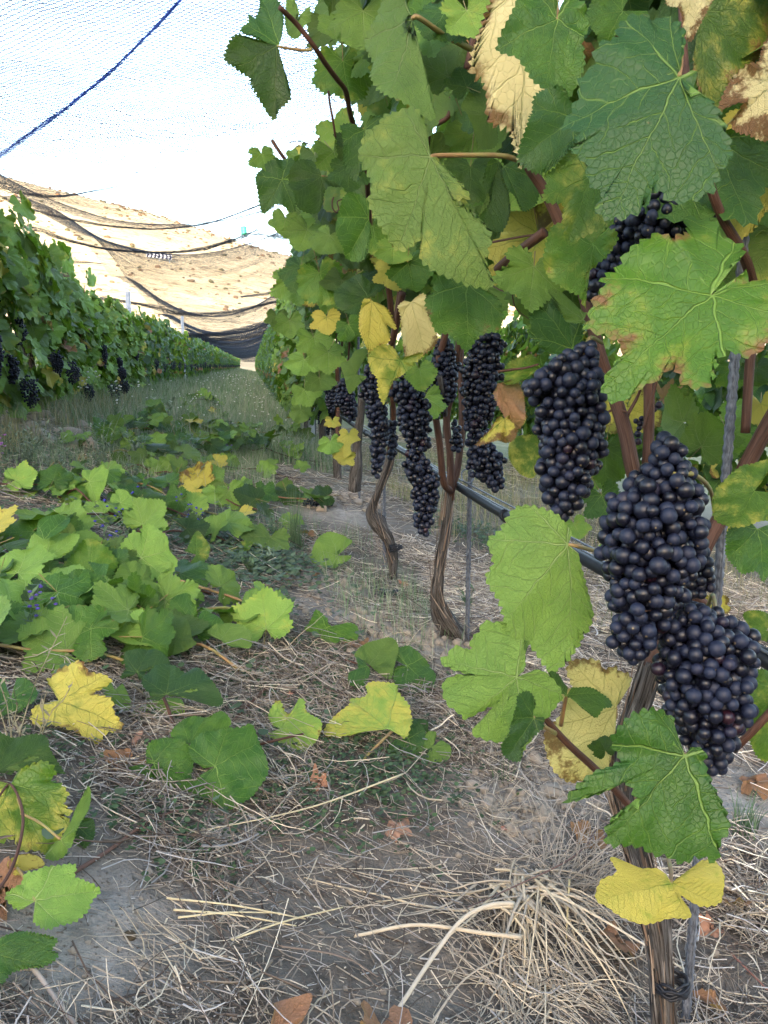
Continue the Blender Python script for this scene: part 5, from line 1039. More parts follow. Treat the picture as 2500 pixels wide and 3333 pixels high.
# bunches hanging in the face of the left row
LV = [o for o in SC.objects if o.get('group') == 'vines of the left row' and o.parent is None]
for i, (u, v, r_, h_, w_) in enumerate(((22, 780, 16, 46, 0), (62, 830, 20, 44, 0), (155, 795, 17, 30, 1), (190, 838, 11, 26, 1), (245, 838, 12, 26, 2), (268, 828, 10, 20, 2), (40, 700, 14, 40, 0), (262, 800, 9, 18, 2), (120, 770, 14, 30, 1))):
    A = at_x(u, v, -1.16); d_ = (A-CAM)@FW; k = d_/FO; vo = min(LV, key=lambda o: abs(o.location[1]-A[1])); org = np.array(vo.location)
    g = bunch_geo([(A, A+[0.01, 0, -h_*.5*k], r_*k, r_*k), (A+[0.01, 0, -h_*.5*k], A+[0, 0, -h_*k], r_*k, r_*.5*k)], .0068, 2, np.random.RandomState(i), 150)
    obj('grape_bunch', g.mesh('grape_bunch', [M['berry']], origin=A), vo, T(A-org))
# ------------------------------------------------------------------ straw and litter on the soil
rg = np.random.RandomState(77)
def scatter_pos(n, x0, x1, y0, y1, dens):
    x = rg.uniform(x0, x1, n*3); y = rg.uniform(y0, y1, n*3); k = rg.rand(n*3) < dens(x, y); return x[k][:n], y[k][:n]
def sdens(x, y):
    d = .15+.85*sstep(-.22, .22, fbm2(x, y, 3.2, 3, 21))
    d = d*(1-.94*bareness(x, y))
    d *= np.where(y > 3, .6, 1); return d
SC4 = np.array([[.33, .28, .22], [.24, .205, .17], [.56, .50, .40], [.14, .11, .09], [.42, .40, .38], [.075, .055, .045], [.66, .59, .46]])
def litter(n, x0, x1, y0, y1, l0, l1, r0, r1, K=3, lift=.012, seed=0, bright=1.0, wild=.1):
    x, y = scatter_pos(n, x0, x1, y0, y1, sdens); n = len(x); a = rg.uniform(0, 6.283, n); l = rg.uniform(l0, l1, n)*rg.uniform(.5, 1, n)
    q = np.linspace(-.5, .5, K); cv = rg.randn(n)*wild
    px = x[:, None]+np.cos(a)[:, None]*q*l[:, None]-np.sin(a)[:, None]*cv[:, None]*l[:, None]*(q**2*4-.3)[None]
    py = y[:, None]+np.sin(a)[:, None]*q*l[:, None]+np.cos(a)[:, None]*cv[:, None]*l[:, None]*(q**2*4-.3)[None]
    h = gz(px, py)+rg.rand(n)[:, None]*lift+.002+(q[None]*rg.randn(n)[:, None]*.25*l[:, None]).clip(-.004, .05)
    c = SC4[rg.choice(7, n, p=[.2, .2, .15, .15, .15, .08, .07])]*rg.uniform(.7, 1.3, (n, 1))*bright*1.08
    r = (rg.uniform(r0, r1, n)*np.where((rg.rand(n) > .94) & (l1 < .2), 2.0, 1))[:, None]*np.linspace(1, .6, K)[None]
    return prisms(np.stack([px, py, h], -1), r, 3, np.column_stack([c, np.zeros(n)]))
G = Geo()
def addv(t): G.add(t[0], t[1], None, t[2])
addv(litter(46000, -.95, .95, .45, 1.9, .008, .05, .0004, .0010, 3, .012))
addv(litter(13000, -.95, .95, .45, 1.9, .04, .14, .0004, .0013, 5, .026, wild=.13))
addv(litter(800, -.9, .95, .45, 1.7, .12, .32, .0005, .0010, 7, .035, bright=1.15, wild=.2))
addv(litter(36000, -.95, .95, .45, 2.2, .003, .012, .0005, .0012, 2, .006))
addv(litter(22000, -1.6, 2.2, 1.7, 4.5, .02, .09, .0006, .0014, 3, .012))
addv(litter(4500, -1.6, 2.2, 1.7, 4.5, .08, .25, .0007, .0015, 5, .03, bright=1.1))
addv(litter(9000, -1.8, 2.5, 4.2, 10, .05, .2, .0012, .003, 3, .03))
addv(litter(16000, .55, 1.9, .9, 3.2, .03, .18, .0006, .0014, 4, .035, bright=1.7))  # pale straw beyond the row, lightened further to imitate sun on the ground
obj('straw_litter', G.mesh('straw_litter', [M['straw']]), kind='stuff', label='dry grey and yellow straw strewn over the soil', category='straw')
# clods
def clods(n, cx_, cy_, sd, s0, s1, G, col):
    IV, IF = ICO[2]; x = cx_+rg.randn(n)*sd; y = cy_+rg.randn(n)*sd; s = rg.uniform(s0, s1, n)*rg.uniform(.4, 1, n)
    V = IV[None]*s[:, None, None]*rg.uniform(.7, 1.2, (n, 1, 3)); V = V*(1+.5*vnoise(V/s[:, None, None]*1.6+np.arange(n)[:, None, None]*3.1))[..., None]+np.stack([x, y, gz(x, y)+s*.2], -1)[:, None, :]
    G.add(V.reshape(-1, 3), (IF[None]+np.arange(n)[:, None, None]*len(IV)).reshape(-1, 3), None, np.tile([*col, 0], (n*len(IV), 1)))
G = Geo()
for (u, v, n, sd, s1) in ((1095, 1765, 90, .04, .014), (1200, 1700, 60, .05, .02), (690, 1250, 90, .10, .02), (850, 1360, 120, .09, .018), (760, 1330, 80, .1, .02), (1000, 1400, 80, .06, .018), (40, 930, 90, .25, .07), (100, 900, 60, .2, .07), (720, 1080, 90, .12, .03), (300, 2000, 60, .12, .006), (600, 1800, 80, .3, .006), (1250, 1900, 60, .2, .006)):
    b = ground_hit(u, v); clods(n, b[0], b[1], sd, .003, s1, G, (.33, .285, .23))
obj('soil_clods', G.mesh('soil_clods', [M['straw']]), kind='stuff', label='crumbled grey soil clods', category='soil')
# standing straw tuft
def tuft(name, label, P, n, L, r, lean, spread, col, seed, K=9, curl=.8, cat='grass tuft', mat='straw', rot=0):
    g0 = np.random.RandomState(seed); q = np.linspace(0, 1, K); S = []; Rr = []
    for i in range(n):
        a = rot+g0.randn()*spread; l = L*g0.uniform(.45, 1.05); up = g0.uniform(.25, 1.1)*lean; c = curl*g0.uniform(.5, 1.3)
        d = np.array([math.cos(a), math.sin(a), 0]); s2 = np.array([-math.sin(a), math.cos(a), 0])
        hz_ = l*(q*.9); zz = l*(up*q-c*q**2); p = d[None]*hz_[:, None]+s2[None]*(.25*g0.randn()*q**2*l)[:, None]; p[:, 2] = zz
        kk = g0.randint(3, K); p[kk:] += (q[kk:, None]-q[kk])*l*.35*(g0.randn(3)*np.array([1, 1, .5])) ; w_ = P+g0.randn(3)*np.array([.03, .03, .003])+p; w_[:, 2] = np.maximum(w_[:, 2], gz(w_[:, 0], w_[:, 1])+.002+.012*g0.rand()); S.append(w_-P); Rr.append(np.linspace(1, .35, K)*r*g0.uniform(.5, 1.3))
    c = np.array(col)[g0.randint(0, len(col), n)]*g0.uniform(.8, 1.15, (n, 1))
    V, F, C = prisms(np.array(S), np.array(Rr), 4, np.column_stack([c, np.zeros(n)])); g = Geo(); g.add(V, F, None, C)
    return thing(name, label, cat, P, None, g.mesh(name, [M[mat]]))
ST = [(.62, .52, .36), (.50, .43, .33), (.42, .38, .31), (.66, .57, .42)]
P = ground_hit(1105, 1955)+np.array([0, 0, .03])
tuft('dry_grass_tuft', 'big uprooted tuft of bleached straw spilling toward the bottom, left of the nearest trunk', P, 58, .27, .0023, .26, .85, ST, 1, rot=R(-100))
tuft('dry_grass_tuft', 'fan of grey straw spread behind the big bleached tuft', P+np.array([.03, .03, -.01]), 34, .20, .0012, .35, 1.9, ST[1:3], 2, rot=R(-60))
tuft('dry_grass_tuft', 'upright grey dry grass between the big tuft and the nearest trunk', ground_hit(1225, 1930), 160, .20, .0008, 1.3, 1.6, [(.36, .32, .27), (.44, .39, .32)], 3, curl=.4)
tuft('dry_grass_tuft', 'curled pale tuft on the bare grey soil at the lower left', ground_hit(420, 2100), 34, .10, .0009, .5, .5, ST, 4, rot=R(140), curl=.7)
tuft('dry_grass_tuft', 'loose straw clump at the very bottom right of centre', ground_hit(1150, 2150), 140, .22, .0011, .5, 2.5, ST[1:], 5)
tuft('dry_grass_tuft', 'straw clump right of the nearest stake', ground_hit(1590, 1960), 90, .2, .0010, .8, 2.5, ST, 6)
tuft('dry_grass_tuft', 'pale straw sticking up near the two fallen leaves', ground_hit(830, 1400), 40, .13, .0008, .9, 2, ST, 7)
tuft('dry_grass_tuft', 'pale straw spikes on the mound before the second trunk', ground_hit(600, 1400), 30, .12, .0008, 1.2, 1.5, ST, 8)
tuft('dry_grass_tuft', 'grey wisps left of the low red shoot', ground_hit(1075, 1780), 50, .16, .0007, 1.2, 2, ST[1:3], 9)
def stem(label, L, r, col, name='straw_stem', r2=.4, seed=0, mat='straw', cat='straw stem'):
    W = np.array([ground_hit(u, v, dz) for u, v, dz in L]); c0 = W[0].copy(); W = spline(W, 24)-c0
    V, F, uv = tube(W, np.linspace(r, r*r2, 24), 8, .1, seed=seed); g = Geo(); g.add(V, F, uv, (*col, 0)); return thing(name, label, cat, c0, None, g.mesh(name, [M[mat]]))
stem('long pale straw stalk slanting across the clover patch', [(870, 1672, .03), (700, 1735, .03), (560, 1770, .025), (400, 1800, .015)], .0016, (.66, .56, .36))
stem('thick bent straw stalk arching over the tuft, upper one', [(1110, 1952, .05), (1060, 1955, .055), (1000, 1985, .05), (940, 2060, .035), (860, 2180, .02), (820, 2230, .01)], .0032, (.64, .55, .42), r2=.7)
stem('thick bent straw stalk lying under the arching one', [(1125, 2025, .035), (1040, 2015, .04), (900, 1998, .03), (765, 2022, .015)], .0030, (.62, .52, .38), r2=.7)
stem('grey woody stem crossing the bottom left corner', [(-30, 2020, .03), (60, 2080, .03), (130, 2170, .02), (200, 2260, .02)], .0028, (.36, .32, .29), r2=.7)
stem('brown dead shoot lying above the bare patch', [(110, 1915, .01), (230, 1840, .015), (330, 1770, .02), (430, 1740, .015)], .0030, (.16, .09, .07), r2=.6)
for i, (a, b, lb) in enumerate((((360, 1940), (660, 1985), 'uppermost of the parallel pale stalks near the bottom centre'), ((375, 1965), (640, 2000), 'middle one of the parallel pale stalks near the bottom centre'), ((500, 2030), (740, 1960), 'slanting pale stalk under the parallel ones'), ((385, 1982), (600, 1972), 'lowest of the parallel pale stalks near the bottom centre'))):
    stem(lb, [(*a, .02), ((a[0]+b[0])/2, (a[1]+b[1])/2-6, .028), (*b, .02)], .0014, (.68, .58, .36), r2=.6)
for i, (L, lb) in enumerate((([(1120, 1660, .04), (1200, 1760, .05), (1270, 1860, .03)], 'straight grey stalk leaning toward the nearest trunk'), ([(1290, 1790, .03), (1240, 1850, .06), (1100, 1920, .04), (1010, 1960, .03)], 'thin dark twig crossing the grey dry grass'),
        ([(1580, 2060, .02), (1640, 2120, .03), (1700, 2180, .03)], 'reddish dead shoot at the lower right edge'), ([(1230, 1900, .05), (1225, 1990, .04), (1222, 2060, .01)], 'upright yellow stalk in the grey grass'),
        ([(930, 2212, .01), (1010, 2110, .02), (1120, 2050, .02)], 'pale stalk at the bottom edge, under the big tuft'))):
    stem(lb, L, .0016, [(.40, .35, .30), (.14, .09, .08), (.28, .12, .09), (.6, .48, .25), (.5, .42, .32)][i])
# ------------------------------------------------------------------ clover, weeds, far grass
def leaflets(n, x, y, s0, s1, hmax, G, cols, tri=3):
    """small round leaflets in threes"""
    K = 7; th = np.linspace(0, 2*math.pi, K, endpoint=False)
    for j in range(tri):
        a = rg.uniform(0, 6.28, n) if j == 0 else a+2.09; s = rg.uniform(s0, s1, n); h = rg.uniform(.15, 1, n)*hmax
        nx_ = np.stack([rg.randn(n)*.35, rg.randn(n)*.35-.15, np.ones(n)], -1); nx_ /= np.linalg.norm(nx_, axis=1)[:, None]
        A = np.cross(nx_, [0, 1., 0]); A /= np.linalg.norm(A, axis=1)[:, None]; B = np.cross(nx_, A)
        C0 = np.stack([x, y, gz(x, y)+h], -1)+(np.cos(a)[:, None]*A+np.sin(a)[:, None]*B)*s[:, None]*.9
        V = C0[:, None, :]+s[:, None, None]*(np.cos(th)[None, :, None]*A[:, None, :]+np.sin(th)[None, :, None]*B[:, None, :]*.8)+nx_[:, None, :]*(s[:, None, None]*.25*(np.abs(np.cos(th))[None, :, None]))
        Vc = np.concatenate([C0[:, None, :], V], 1).reshape(-1, 3); b = np.arange(n)[:, None]*(K+1); i = np.arange(K)[None]
        F = np.stack([b+0*i, b+1+i, b+1+(i+1) % K], -1).reshape(-1, 3)
        c = np.array(cols)[rg.randint(0, len(cols), n)]*rg.uniform(.7, 1.3, (n, 1)); G.add(Vc, F, None, np.repeat(np.column_stack([c, np.zeros(n)]), K+1, 0))
G = Geo(); CL = [(.035, .085, .035), (.05, .11, .04), (.07, .13, .06), (.03, .07, .035)]
for u, v, sd, n in ((840, 1620, .085, 420), (780, 1700, .07, 300), (700, 1560, .08, 160), (560, 1460, .11, 300), (470, 1480, .07, 120), (700, 1450, .09, 160), (900, 1500, .07, 90), (330, 1790, .05, 70), (390, 1850, .03, 36), (430, 1800, .03, 20), (650, 1780, .05, 60), (500, 1600, .06, 60), (160, 1620, .1, 140), (420, 1880, .02, 14), (640, 1690, .05, 80)):
    b = ground_hit(u, v); x = b[0]+rg.randn(n)*sd; y = b[1]+rg.randn(n)*sd; leaflets(n, x, y, .0022, .0050, .022, G, CL)
for u, v, sd, n in ((200, 1150, .5, 700), (150, 1000, .5, 700), (560, 1230, .15, 500), (520, 1180, .2, 500), (400, 900, .5, 600), (300, 1250, .4, 500), (1080, 1180, .1, 200), (1330, 1080, .2, 120), (980, 1150, .1, 120)):
    b = ground_hit(u, v); x = b[0]+rg.randn(n)*sd*.6; y = b[1]+rg.randn(n)*sd; leaflets(n, x, y, .004, .010, .05, G, [(.06, .12, .06), (.09, .15, .09), (.05, .10, .04)])
obj('clover', G.mesh('clover', [M['green']]), kind='stuff', label='low dark green clover creeping through the straw', category='clover')
def blades(n, x, y, l0, l1, w0, cols, K=4, bend=.5, up=1.0):
    a = rg.uniform(0, 6.28, n); l = rg.uniform(l0, l1, n); q = np.linspace(0, 1, K); b = rg.uniform(.1, 1, n)*bend
    px = x[:, None]+np.cos(a)[:, None]*l[:, None]*(b[:, None]*q**2+.1*q); py = y[:, None]+np.sin(a)[:, None]*l[:, None]*(b[:, None]*q**2+.1*q); pz = gz(x, y)[:, None]+l[:, None]*up*(q-.35*b[:, None]*q**2)
    side = np.stack([-np.sin(a), np.cos(a), 0*a], -1); c = np.array(cols)[rg.randint(0, len(cols), n)]*rg.uniform(.75, 1.25, (n, 1))
    return ribbons(np.stack([px, py, pz], -1), (w0*rg.uniform(.6, 1.2, n))[:, None]*np.linspace(1, .15, K)[None], side, np.column_stack([c, np.zeros(n)]))
GR = [(.15, .27, .12), (.19, .30, .15), (.29, .34, .22), (.11, .20, .08), (.40, .40, .31)]
G = Geo()
def addg(n, x0, x1, y0, y1, l0, l1, w, cols=GR, th=-.1, s=1.3, **k):
    x, y = scatter_pos(n, x0, x1, y0, y1, lambda x, y: sstep(th-.25, th+.25, fbm2(x, y, s, 3, 33))*np.where(np.abs(x+.28-.0*y) < .0, 0, 1)); t = blades(len(x), x, y, l0, l1, w, cols, **k); G.add(t[0], t[1], None, t[2])
addg(9000, -1.5, .1, 3.0, 6, .03, .12, .003, th=0)
addg(20000, -1.35, .55, 5, 12, .05, .19, .005, th=-.15)
addg(16000, -1.35, .55, 10, 26, .08, .2, .011, th=-.2)
addg(9000, -1.35, .55, 24, 75, .1, .25, .03, th=-.3)
addg(22000, -5.0, -1.3, 3.5, 14, .06, .25, .006, th=-.3)
addg(9000, -9.0, -1.3, 12, 50, .1, .3, .02, th=-.3)
addg(5000, -2.0, -1.0, 3.2, 8, .06, .22, .004, th=-.1, cols=[(.32, .30, .14), (.2, .22, .1), (.4, .36, .2)])
addg(9000, .7, 2.4, 1.5, 8, .03, .14, .003, th=0, cols=[(.16, .22, .08), (.34, .32, .16), (.45, .40, .24)])
addg(700, .2, .5, 1.6, 3.2, .05, .12, .002, th=0)
obj('grass', G.mesh('grass', [M['green']]), kind='stuff', label='thin weedy grass growing along the path', category='grass')
IV, IF = ICO[1]; n = 170; x = rg.uniform(-1.0, .3, n); y = 5.5+24*rg.rand(n)**1.6; s = .004+.0006*y; h = rg.uniform(.08, .24, n)
V = IV[None]*s[:, None, None]*np.array([1, 1, .6])+np.stack([x, y, gz(x, y)+h], -1)[:, None, :]
G = Geo(); G.add(V.reshape(-1, 3), (IF[None]+np.arange(n)[:, None, None]*len(IV)).reshape(-1, 3), None, np.tile([.72, .72, .66, 0], (n*len(IV), 1)))
P_ = np.stack([np.stack([x, y, gz(x, y)], -1), np.stack([x, y, gz(x, y)+h], -1)], 1); V, F, C = prisms(P_, .0012, 3, np.tile([.16, .24, .11, 0], (n, 1))); G.add(V, F, None, C)
obj('wild_flowers', G.mesh('wild_flowers', [M['green']]), kind='stuff', label='tiny white wild flowers dotted along the grassy path', category='flowers')
def grass_clump(P, n, L, w_, cols, label, seed, bend=.5, name='grass_clump'):
    global rg
    keep, rg = rg, np.random.RandomState(seed); x = P[0]+rg.randn(n)*.012; y = P[1]+rg.randn(n)*.012; t = blades(n, x, y, L*.4, L, w_, cols, 6, bend); rg = keep
    g = Geo(); g.add(t[0]-P, t[1], None, t[2]); return thing(name, label, 'grass', P, None, g.mesh(name, [M['green']]))
grass_clump(ground_hit(1610, 1800), 40, .09, .003, [(.07, .14, .06), (.10, .18, .08)], 'small green grass clump at the right edge', 1)
grass_clump(ground_hit(1095, 1690), 14, .07, .002, [(.10, .18, .08)], 'tiny green grass sprig on the grey soil left of the pale-yellow leaf', 2)
grass_clump(ground_hit(640, 1190), 90, .26, .0035, [(.10, .19, .09), (.14, .23, .12)], 'tall green grass clump by the path, left of the bent trunk', 3, .25)
grass_clump(ground_hit(600, 1175), 40, .16, .0035, [(.10, .19, .11), (.14, .23, .12)], 'blue-green weed tuft beside the tall green grass', 4, .6)
# branching weeds
def weed(P, h, n, label, cat, leafc, flc=None, seed=0, leafs=14, ls=.006, fl=6, fs=.004, name='weed_plant', grp=None, lean=(0, 0)):
    r0 = np.random.RandomState(seed); t = thing(name, label, cat, P, grp); S = []; tips = []; nodes = []
    for i in range(n):
        a = r0.rand()*6.28; l = h*r0.uniform(.55, 1); q = np.linspace(0, 1, 6); b = r0.uniform(.1, .55)
        p = np.stack([np.cos(a)*l*b*q**1.3+lean[0]*q*h, np.sin(a)*l*b*q**1.3+lean[1]*q*h, l*q], -1)+r0.randn(6, 3)*.004*q[:, None]; S.append(p); tips.append(p[-1])
        for k in range(leafs): f = r0.uniform(.1, 1); j = min(int(f*5), 4); nodes.append(p[j]+(p[j+1]-p[j])*(f*5-j))
    V, F, C = prisms(np.array(S), np.linspace(1, .5, 6)[None]*.0011*max(1, h/.2), 4, np.tile([*(np.array(leafc)*1.1), 0], (n, 1))); g = Geo(); g.add(V, F, None, C); obj('stems', g.mesh('stems', [M['green']]), t)
    m = len(nodes); nodes = np.array(nodes); a = r0.rand(m)*6.28; l = ls*r0.uniform(.6, 1.8, m); q = np.linspace(0, 1, 3); el = r0.uniform(0, .9, m)
    Pq = nodes[:, None]+l[:, None, None]*q[None, :, None]*2*np.stack([np.cos(a), np.sin(a), el], -1)[:, None]; side = np.stack([-np.sin(a), np.cos(a), 0*a], -1)
    V, F, C = ribbons(Pq, l[:, None]*np.array([.35, .7, .08])[None], side, np.column_stack([np.array(leafc)[None]*r0.uniform(.7, 1.3, (m, 1)), np.zeros(m)])); g = Geo(); g.add(V, F, None, C); obj('leaves', g.mesh('leaves', [M['green']]), t)
    if flc is not None:
        g = Geo(); IV, IF = ICO[1]
        for tp in tips[:fl]:
            for k in range(3): g.add(IV*fs*np.array([1, 1, .6])+tp+r0.randn(3)*fs*.9+(0 if k == 0 else np.array([0, 0, -fs*2*k])), IF, None, (*flc, 0))
        obj('flowers', g.mesh('flowers', [M['green']]), t)
    return t
BL = (.05, .05, .45); k = 0
WD = [(300, 1190, .20, 7, BL, 'blue-flowered weed among the prunings, leftmost of three'), (250, 1245, .16, 6, BL, 'low blue-flowered weed nearer than the others'), (420, 1165, .15, 6, BL, 'blue-flowered weed behind the pale leaf'),
      (60, 1420, .14, 5, (.10, .07, .40), 'purple-tinged flower stalk at the left edge'), (30, 1640, .20, 4, None, 'hairy dried seed stalk at the left edge, rising over the yellow leaf'), (75, 1640, .13, 3, None, 'short hairy bud stalk beside the yellow leaf'),
      (130, 1060, .26, 10, None, 'grey-green feathery weed before the left row, leftmost'), (220, 1030, .30, 10, None, 'grey-green feathery weed before the left row, taller one'), (300, 1010, .22, 10, None, 'grey-green feathery weed beside the first pruned shoot'), (60, 1020, .24, 9, None, 'grey-green weed at the left edge below the dirt bank'),
      (400, 1010, .2, 9, None, 'silvery weed in the middle of the prunings'), (420, 1060, .14, 8, None, 'small silvery weed in front of the prunings'), (250, 930, .38, 5, (.75, .75, .72), 'tall thin weed with white seed heads before the left row'), (180, 900, .34, 5, (.75, .75, .72), 'white-headed weed under the large hanging bunch'),
      (530, 840, .3, 6, (.7, .7, .66), 'white-flowered weed by the middle of the path'), (560, 815, .3, 6, (.7, .7, .66), 'white-flowered weed farther along the path'), (470, 830, .3, 6, (.7, .7, .66), 'white-flowered weed left of the path'), (600, 860, .25, 6, None, 'green weed on the worn track'), (450, 880, .28, 8, None, 'thin green weed beyond the prunings'),
      (350, 880, .3, 8, None, 'green weed at the foot of the left row'), (15, 1010, .15, 3, (.45, .2, .55), 'small mauve flower at the left edge'), (575, 1240, .09, 9, None, 'low blue-green weed at the edge of the bare mound'), (540, 1250, .07, 9, None, 'flat weed mat beside the red leaf'), (1195, 1010, .2, 8, None, 'weed seen between the two rows at the right'),
      (1010, 1330, .10, 5, None, 'small green sprig at the foot of the second trunk'), (500, 1000, .15, 6, (.3, .25, .55), 'weed with pale violet flowers on the prunings heap'), (640, 930, .22, 6, None, 'upright green weed on the right side of the track')]
for i, (u, v, h, n, fc, lb) in enumerate(WD):
    b = ground_hit(u, v); dry = 'dried' in lb or 'hairy' in lb; gyc = (.17, .24, .16) if ('grey' in lb or 'silvery' in lb or 'blue-green' in lb) else ((.30, .27, .17) if dry else (.11, .19, .08))
    weed(b, h, n, lb, 'weed', gyc, fc, 40+i, leafs=26 if 'grey' in lb or 'silvery' in lb else 16, ls=.007 if not dry else .004, fs=.0045 if v > 1100 else .008, fl=n)
# mullein-like rosette stalk
b = ground_hit(357, 912); weed(b, .22, 3, 'pale woolly upright plant before the left row', 'weed', (.26, .33, .20), None, 99, 26, .022)
# ------------------------------------------------------------------ pruned shoots lying on the path
def gl(par, org, c, J, pts, dz, tiltn, side, col, d=None, pet=None, label=None, teeth=44, name='leaf'):
    u, v = o2(c, *J); P = ground_hit(u, v, dz); n = nrm(tiltn)
    return hero_leaf(c, J, pts, 0, side=side, col=col, d=d, parent=par, origin=org, teeth=teeth, wn=n, lift=lambda a, b: P, label=label, name=name)
UPT = lambda a=0, b=.6: np.array([a, -b, 1.0])
def shoot(label, pts, r=.0035, mat='cane', name='pruned_shoot'):
    W = np.array([ground_hit(u, v, dz) for u, v, dz in pts]); t = thing(name, label, 'vine shoot', W[0], 'pruned shoots lying on the ground'); W0 = W[0].copy()
    V, F, uv = tube(spline(W-W0, 24), np.linspace(r, r*.7, 24), 8, .1); g = Geo(); g.add(V, F, uv); obj('cane', g.mesh('cane', [M[mat]]), t); return t, W0
def stalkto(t, org, c, a, b, dz0, dz1, r=.0016):
    A = ground_hit(*o2(c, *a), dz0); B = ground_hit(*o2(c, *b), dz1); V, F, uv = tube(spline([A-org, (A+B)/2-org+[0, 0, .004], B-org], 10), r, 6); g = Geo(); g.add(V, F, uv); obj('petiole', g.mesh('petiole', [M['petiole']]), t)
# lower left shoot
t, o_ = shoot('green shoot with three big leaves at the lower left edge', [(-30, 1960, .05), (28, 1870, .06), (50, 1765, .075), (24, 1695, .07), (-6, 1725, .065)], .0020)
gl(t, o_, 'D4', (60, 90), [(90, 20), (240, -30), (300, 20), (270, 60), (330, 90, 1), (370, 140), (345, 190), (388, 240, 1), (330, 262), (380, 290), (310, 380), (270, 480, 1), (200, 430), (110, 440), (60, 380, 1), (-60, 420), (-120, 200, 1), (-40, 60)], .07, UPT(.1, 1.1), 'top', (.55, .4, .2), dict(fold=.1, quilt=.015), label='yellow-green leaf with browned lower margin')
gl(t, o_, 'D4', (325, 385), [(290, 400), (250, 470, 1), (300, 500), (370, 440, 1), (400, 370), (480, 270, 1), (545, 190), (548, 92, 1), (510, 110), (430, 200), (380, 300, 1)], .07, [-.7, -1.2, .5], 'under', (.1, 0, .6), dict(fold=.15))
gl(t, o_, 'D4', (190, 718), [(195, 745), (180, 790, 1), (190, 840), (270, 878), (330, 850, 1), (410, 820), (470, 760), (490, 700), (535, 645, 1), (440, 600), (400, 580), (405, 520), (300, 525, 1), (200, 560), (140, 570), (100, 640), (32, 685, 1), (60, 740), (110, 765), (170, 735)], .05, UPT(0, .9), 'top', (.05, 0, .4), dict(fold=.12), label='flat pale-veined green leaf nearest the bottom left')
gl(t, o_, 'D4', (-60, 1000), [(-40, 940), (100, 880, 1), (200, 890), (302, 915, 1), (270, 970), (305, 1000), (230, 1060, 1), (140, 1070), (60, 1100), (0, 1178, 1), (-100, 1120, 1)], .04, UPT(0, .8), 'top', (.05, 0, .5), dict(fold=.1))
gl(t, o_, 'D4', (-20, 20), [(60, 40), (160, -60), (280, -40, 1), (345, 20), (270, -100), (250, -170, 1), (200, -200), (60, -180, 1), (-40, -200, 1), (-60, -40, 1)], .03, UPT(0, 1.0), 'top', (.35, 0, .3), dict(fold=.1))
gl(t, o_, 'D4', (400, 300), [(440, 280), (510, 290, 1), (500, 400), (420, 460, 1), (340, 510, 1), (330, 440), (360, 340, 1), (380, 300, 1)], .025, UPT(0, .8), 'top', (0, 0, .6), dict(fold=.2))
gl(t, o_, 'D4', (90, 530), [(130, 560), (220, 540, 1), (238, 510), (200, 470, 1), (130, 460, 1), (80, 480), (40, 520, 1), (70, 575), (110, 580, 1)], .05, UPT(0, .8), 'top', (.9, .55, .3), dict(fold=.2))
stalkto(t, o_, 'D4', (115, 245), (325, 385), .06, .07); stalkto(t, o_, 'D4', (95, 540), (190, 718), .055, .05); stalkto(t, o_, 'D4', (120, 240), (60, 90), .065, .04)
t2 = thing('fallen_leaf', 'large yellow leaf with green veins and brown scars, left of centre on the ground', 'leaf', ground_hit(128, 1515))
gl(t2, np.array(t2.location), 'D1', (318, 1020), [(330, 985), (312, 955), (255, 912, 1), (310, 850), (400, 815), (450, 822), (480, 862), (560, 872, 1), (595, 905), (502, 968), (600, 1010), (610, 1070), (655, 1135, 1), (560, 1182), (520, 1230), (430, 1192), (300, 1160, 1), (178, 1140), (192, 1060), (245, 1022, 1), (290, 1022)], .055, UPT(0, 1.0), 'top', (.80, .5, .3), dict(fold=.1, wave=.06, quilt=.018), name='blade')
# cluster of leaves D1
t, o_ = shoot('pruned shoot with broad overlapping leaves in the lower middle left', [(585, 1475, .02), (500, 1560, .02), (400, 1655, .02), (330, 1665, .02)], .003)
gl(t, o_, 'D1', (1160, 1375), [(1100, 1382), (1040, 1340), (1020, 1270, 1), (1080, 1200), (1160, 1185), (1230, 1165, 1), (1300, 1150), (1358, 1130), (1400, 1230, 1), (1450, 1380), (1400, 1480), (1330, 1560), (1220, 1610, 1), (1150, 1570), (1060, 1530, 1), (1030, 1480), (1080, 1420)], .05, UPT(0, 1.1), 'top', (.18, 0, .25), dict(fold=.1, cupx=-.1), label='largest leaf of this shoot, bright green')
gl(t, o_, 'D1', (830, 1360), [(790, 1360), (795, 1270, 1), (850, 1225), (940, 1225, 1), (1010, 1250), (1045, 1320), (1030, 1420, 1), (1060, 1500), (940, 1490, 1), (870, 1460), (800, 1400, 1)], .035, UPT(0, 1.0), 'top', (.15, 0, .1), dict(fold=.15))
gl(t, o_, 'D1', (1020, 1250), [(1000, 1240), (920, 1200, 1), (950, 1150), (1040, 1100, 1), (1110, 1120, 1), (1200, 1095), (1250, 1150, 1), (1180, 1190), (1090, 1210, 1), (1040, 1245)], .05, UPT(0, 1.0), 'under', (.15, 0, .25), dict(fold=.2))
gl(t, o_, 'D1', (800, 1375), [(760, 1360), (690, 1390, 1), (710, 1460), (760, 1500, 1), (820, 1450, 1), (830, 1390, 1)], .03, UPT(0, .9), 'top', (.2, 0, .1), dict(fold=.1))
t, o_ = shoot('pruned shoot with blue-green and pale leaves left of centre', [(375, 1565, .03), (350, 1500, .04), (300, 1420, .02), (180, 1400, .02)], .0032)
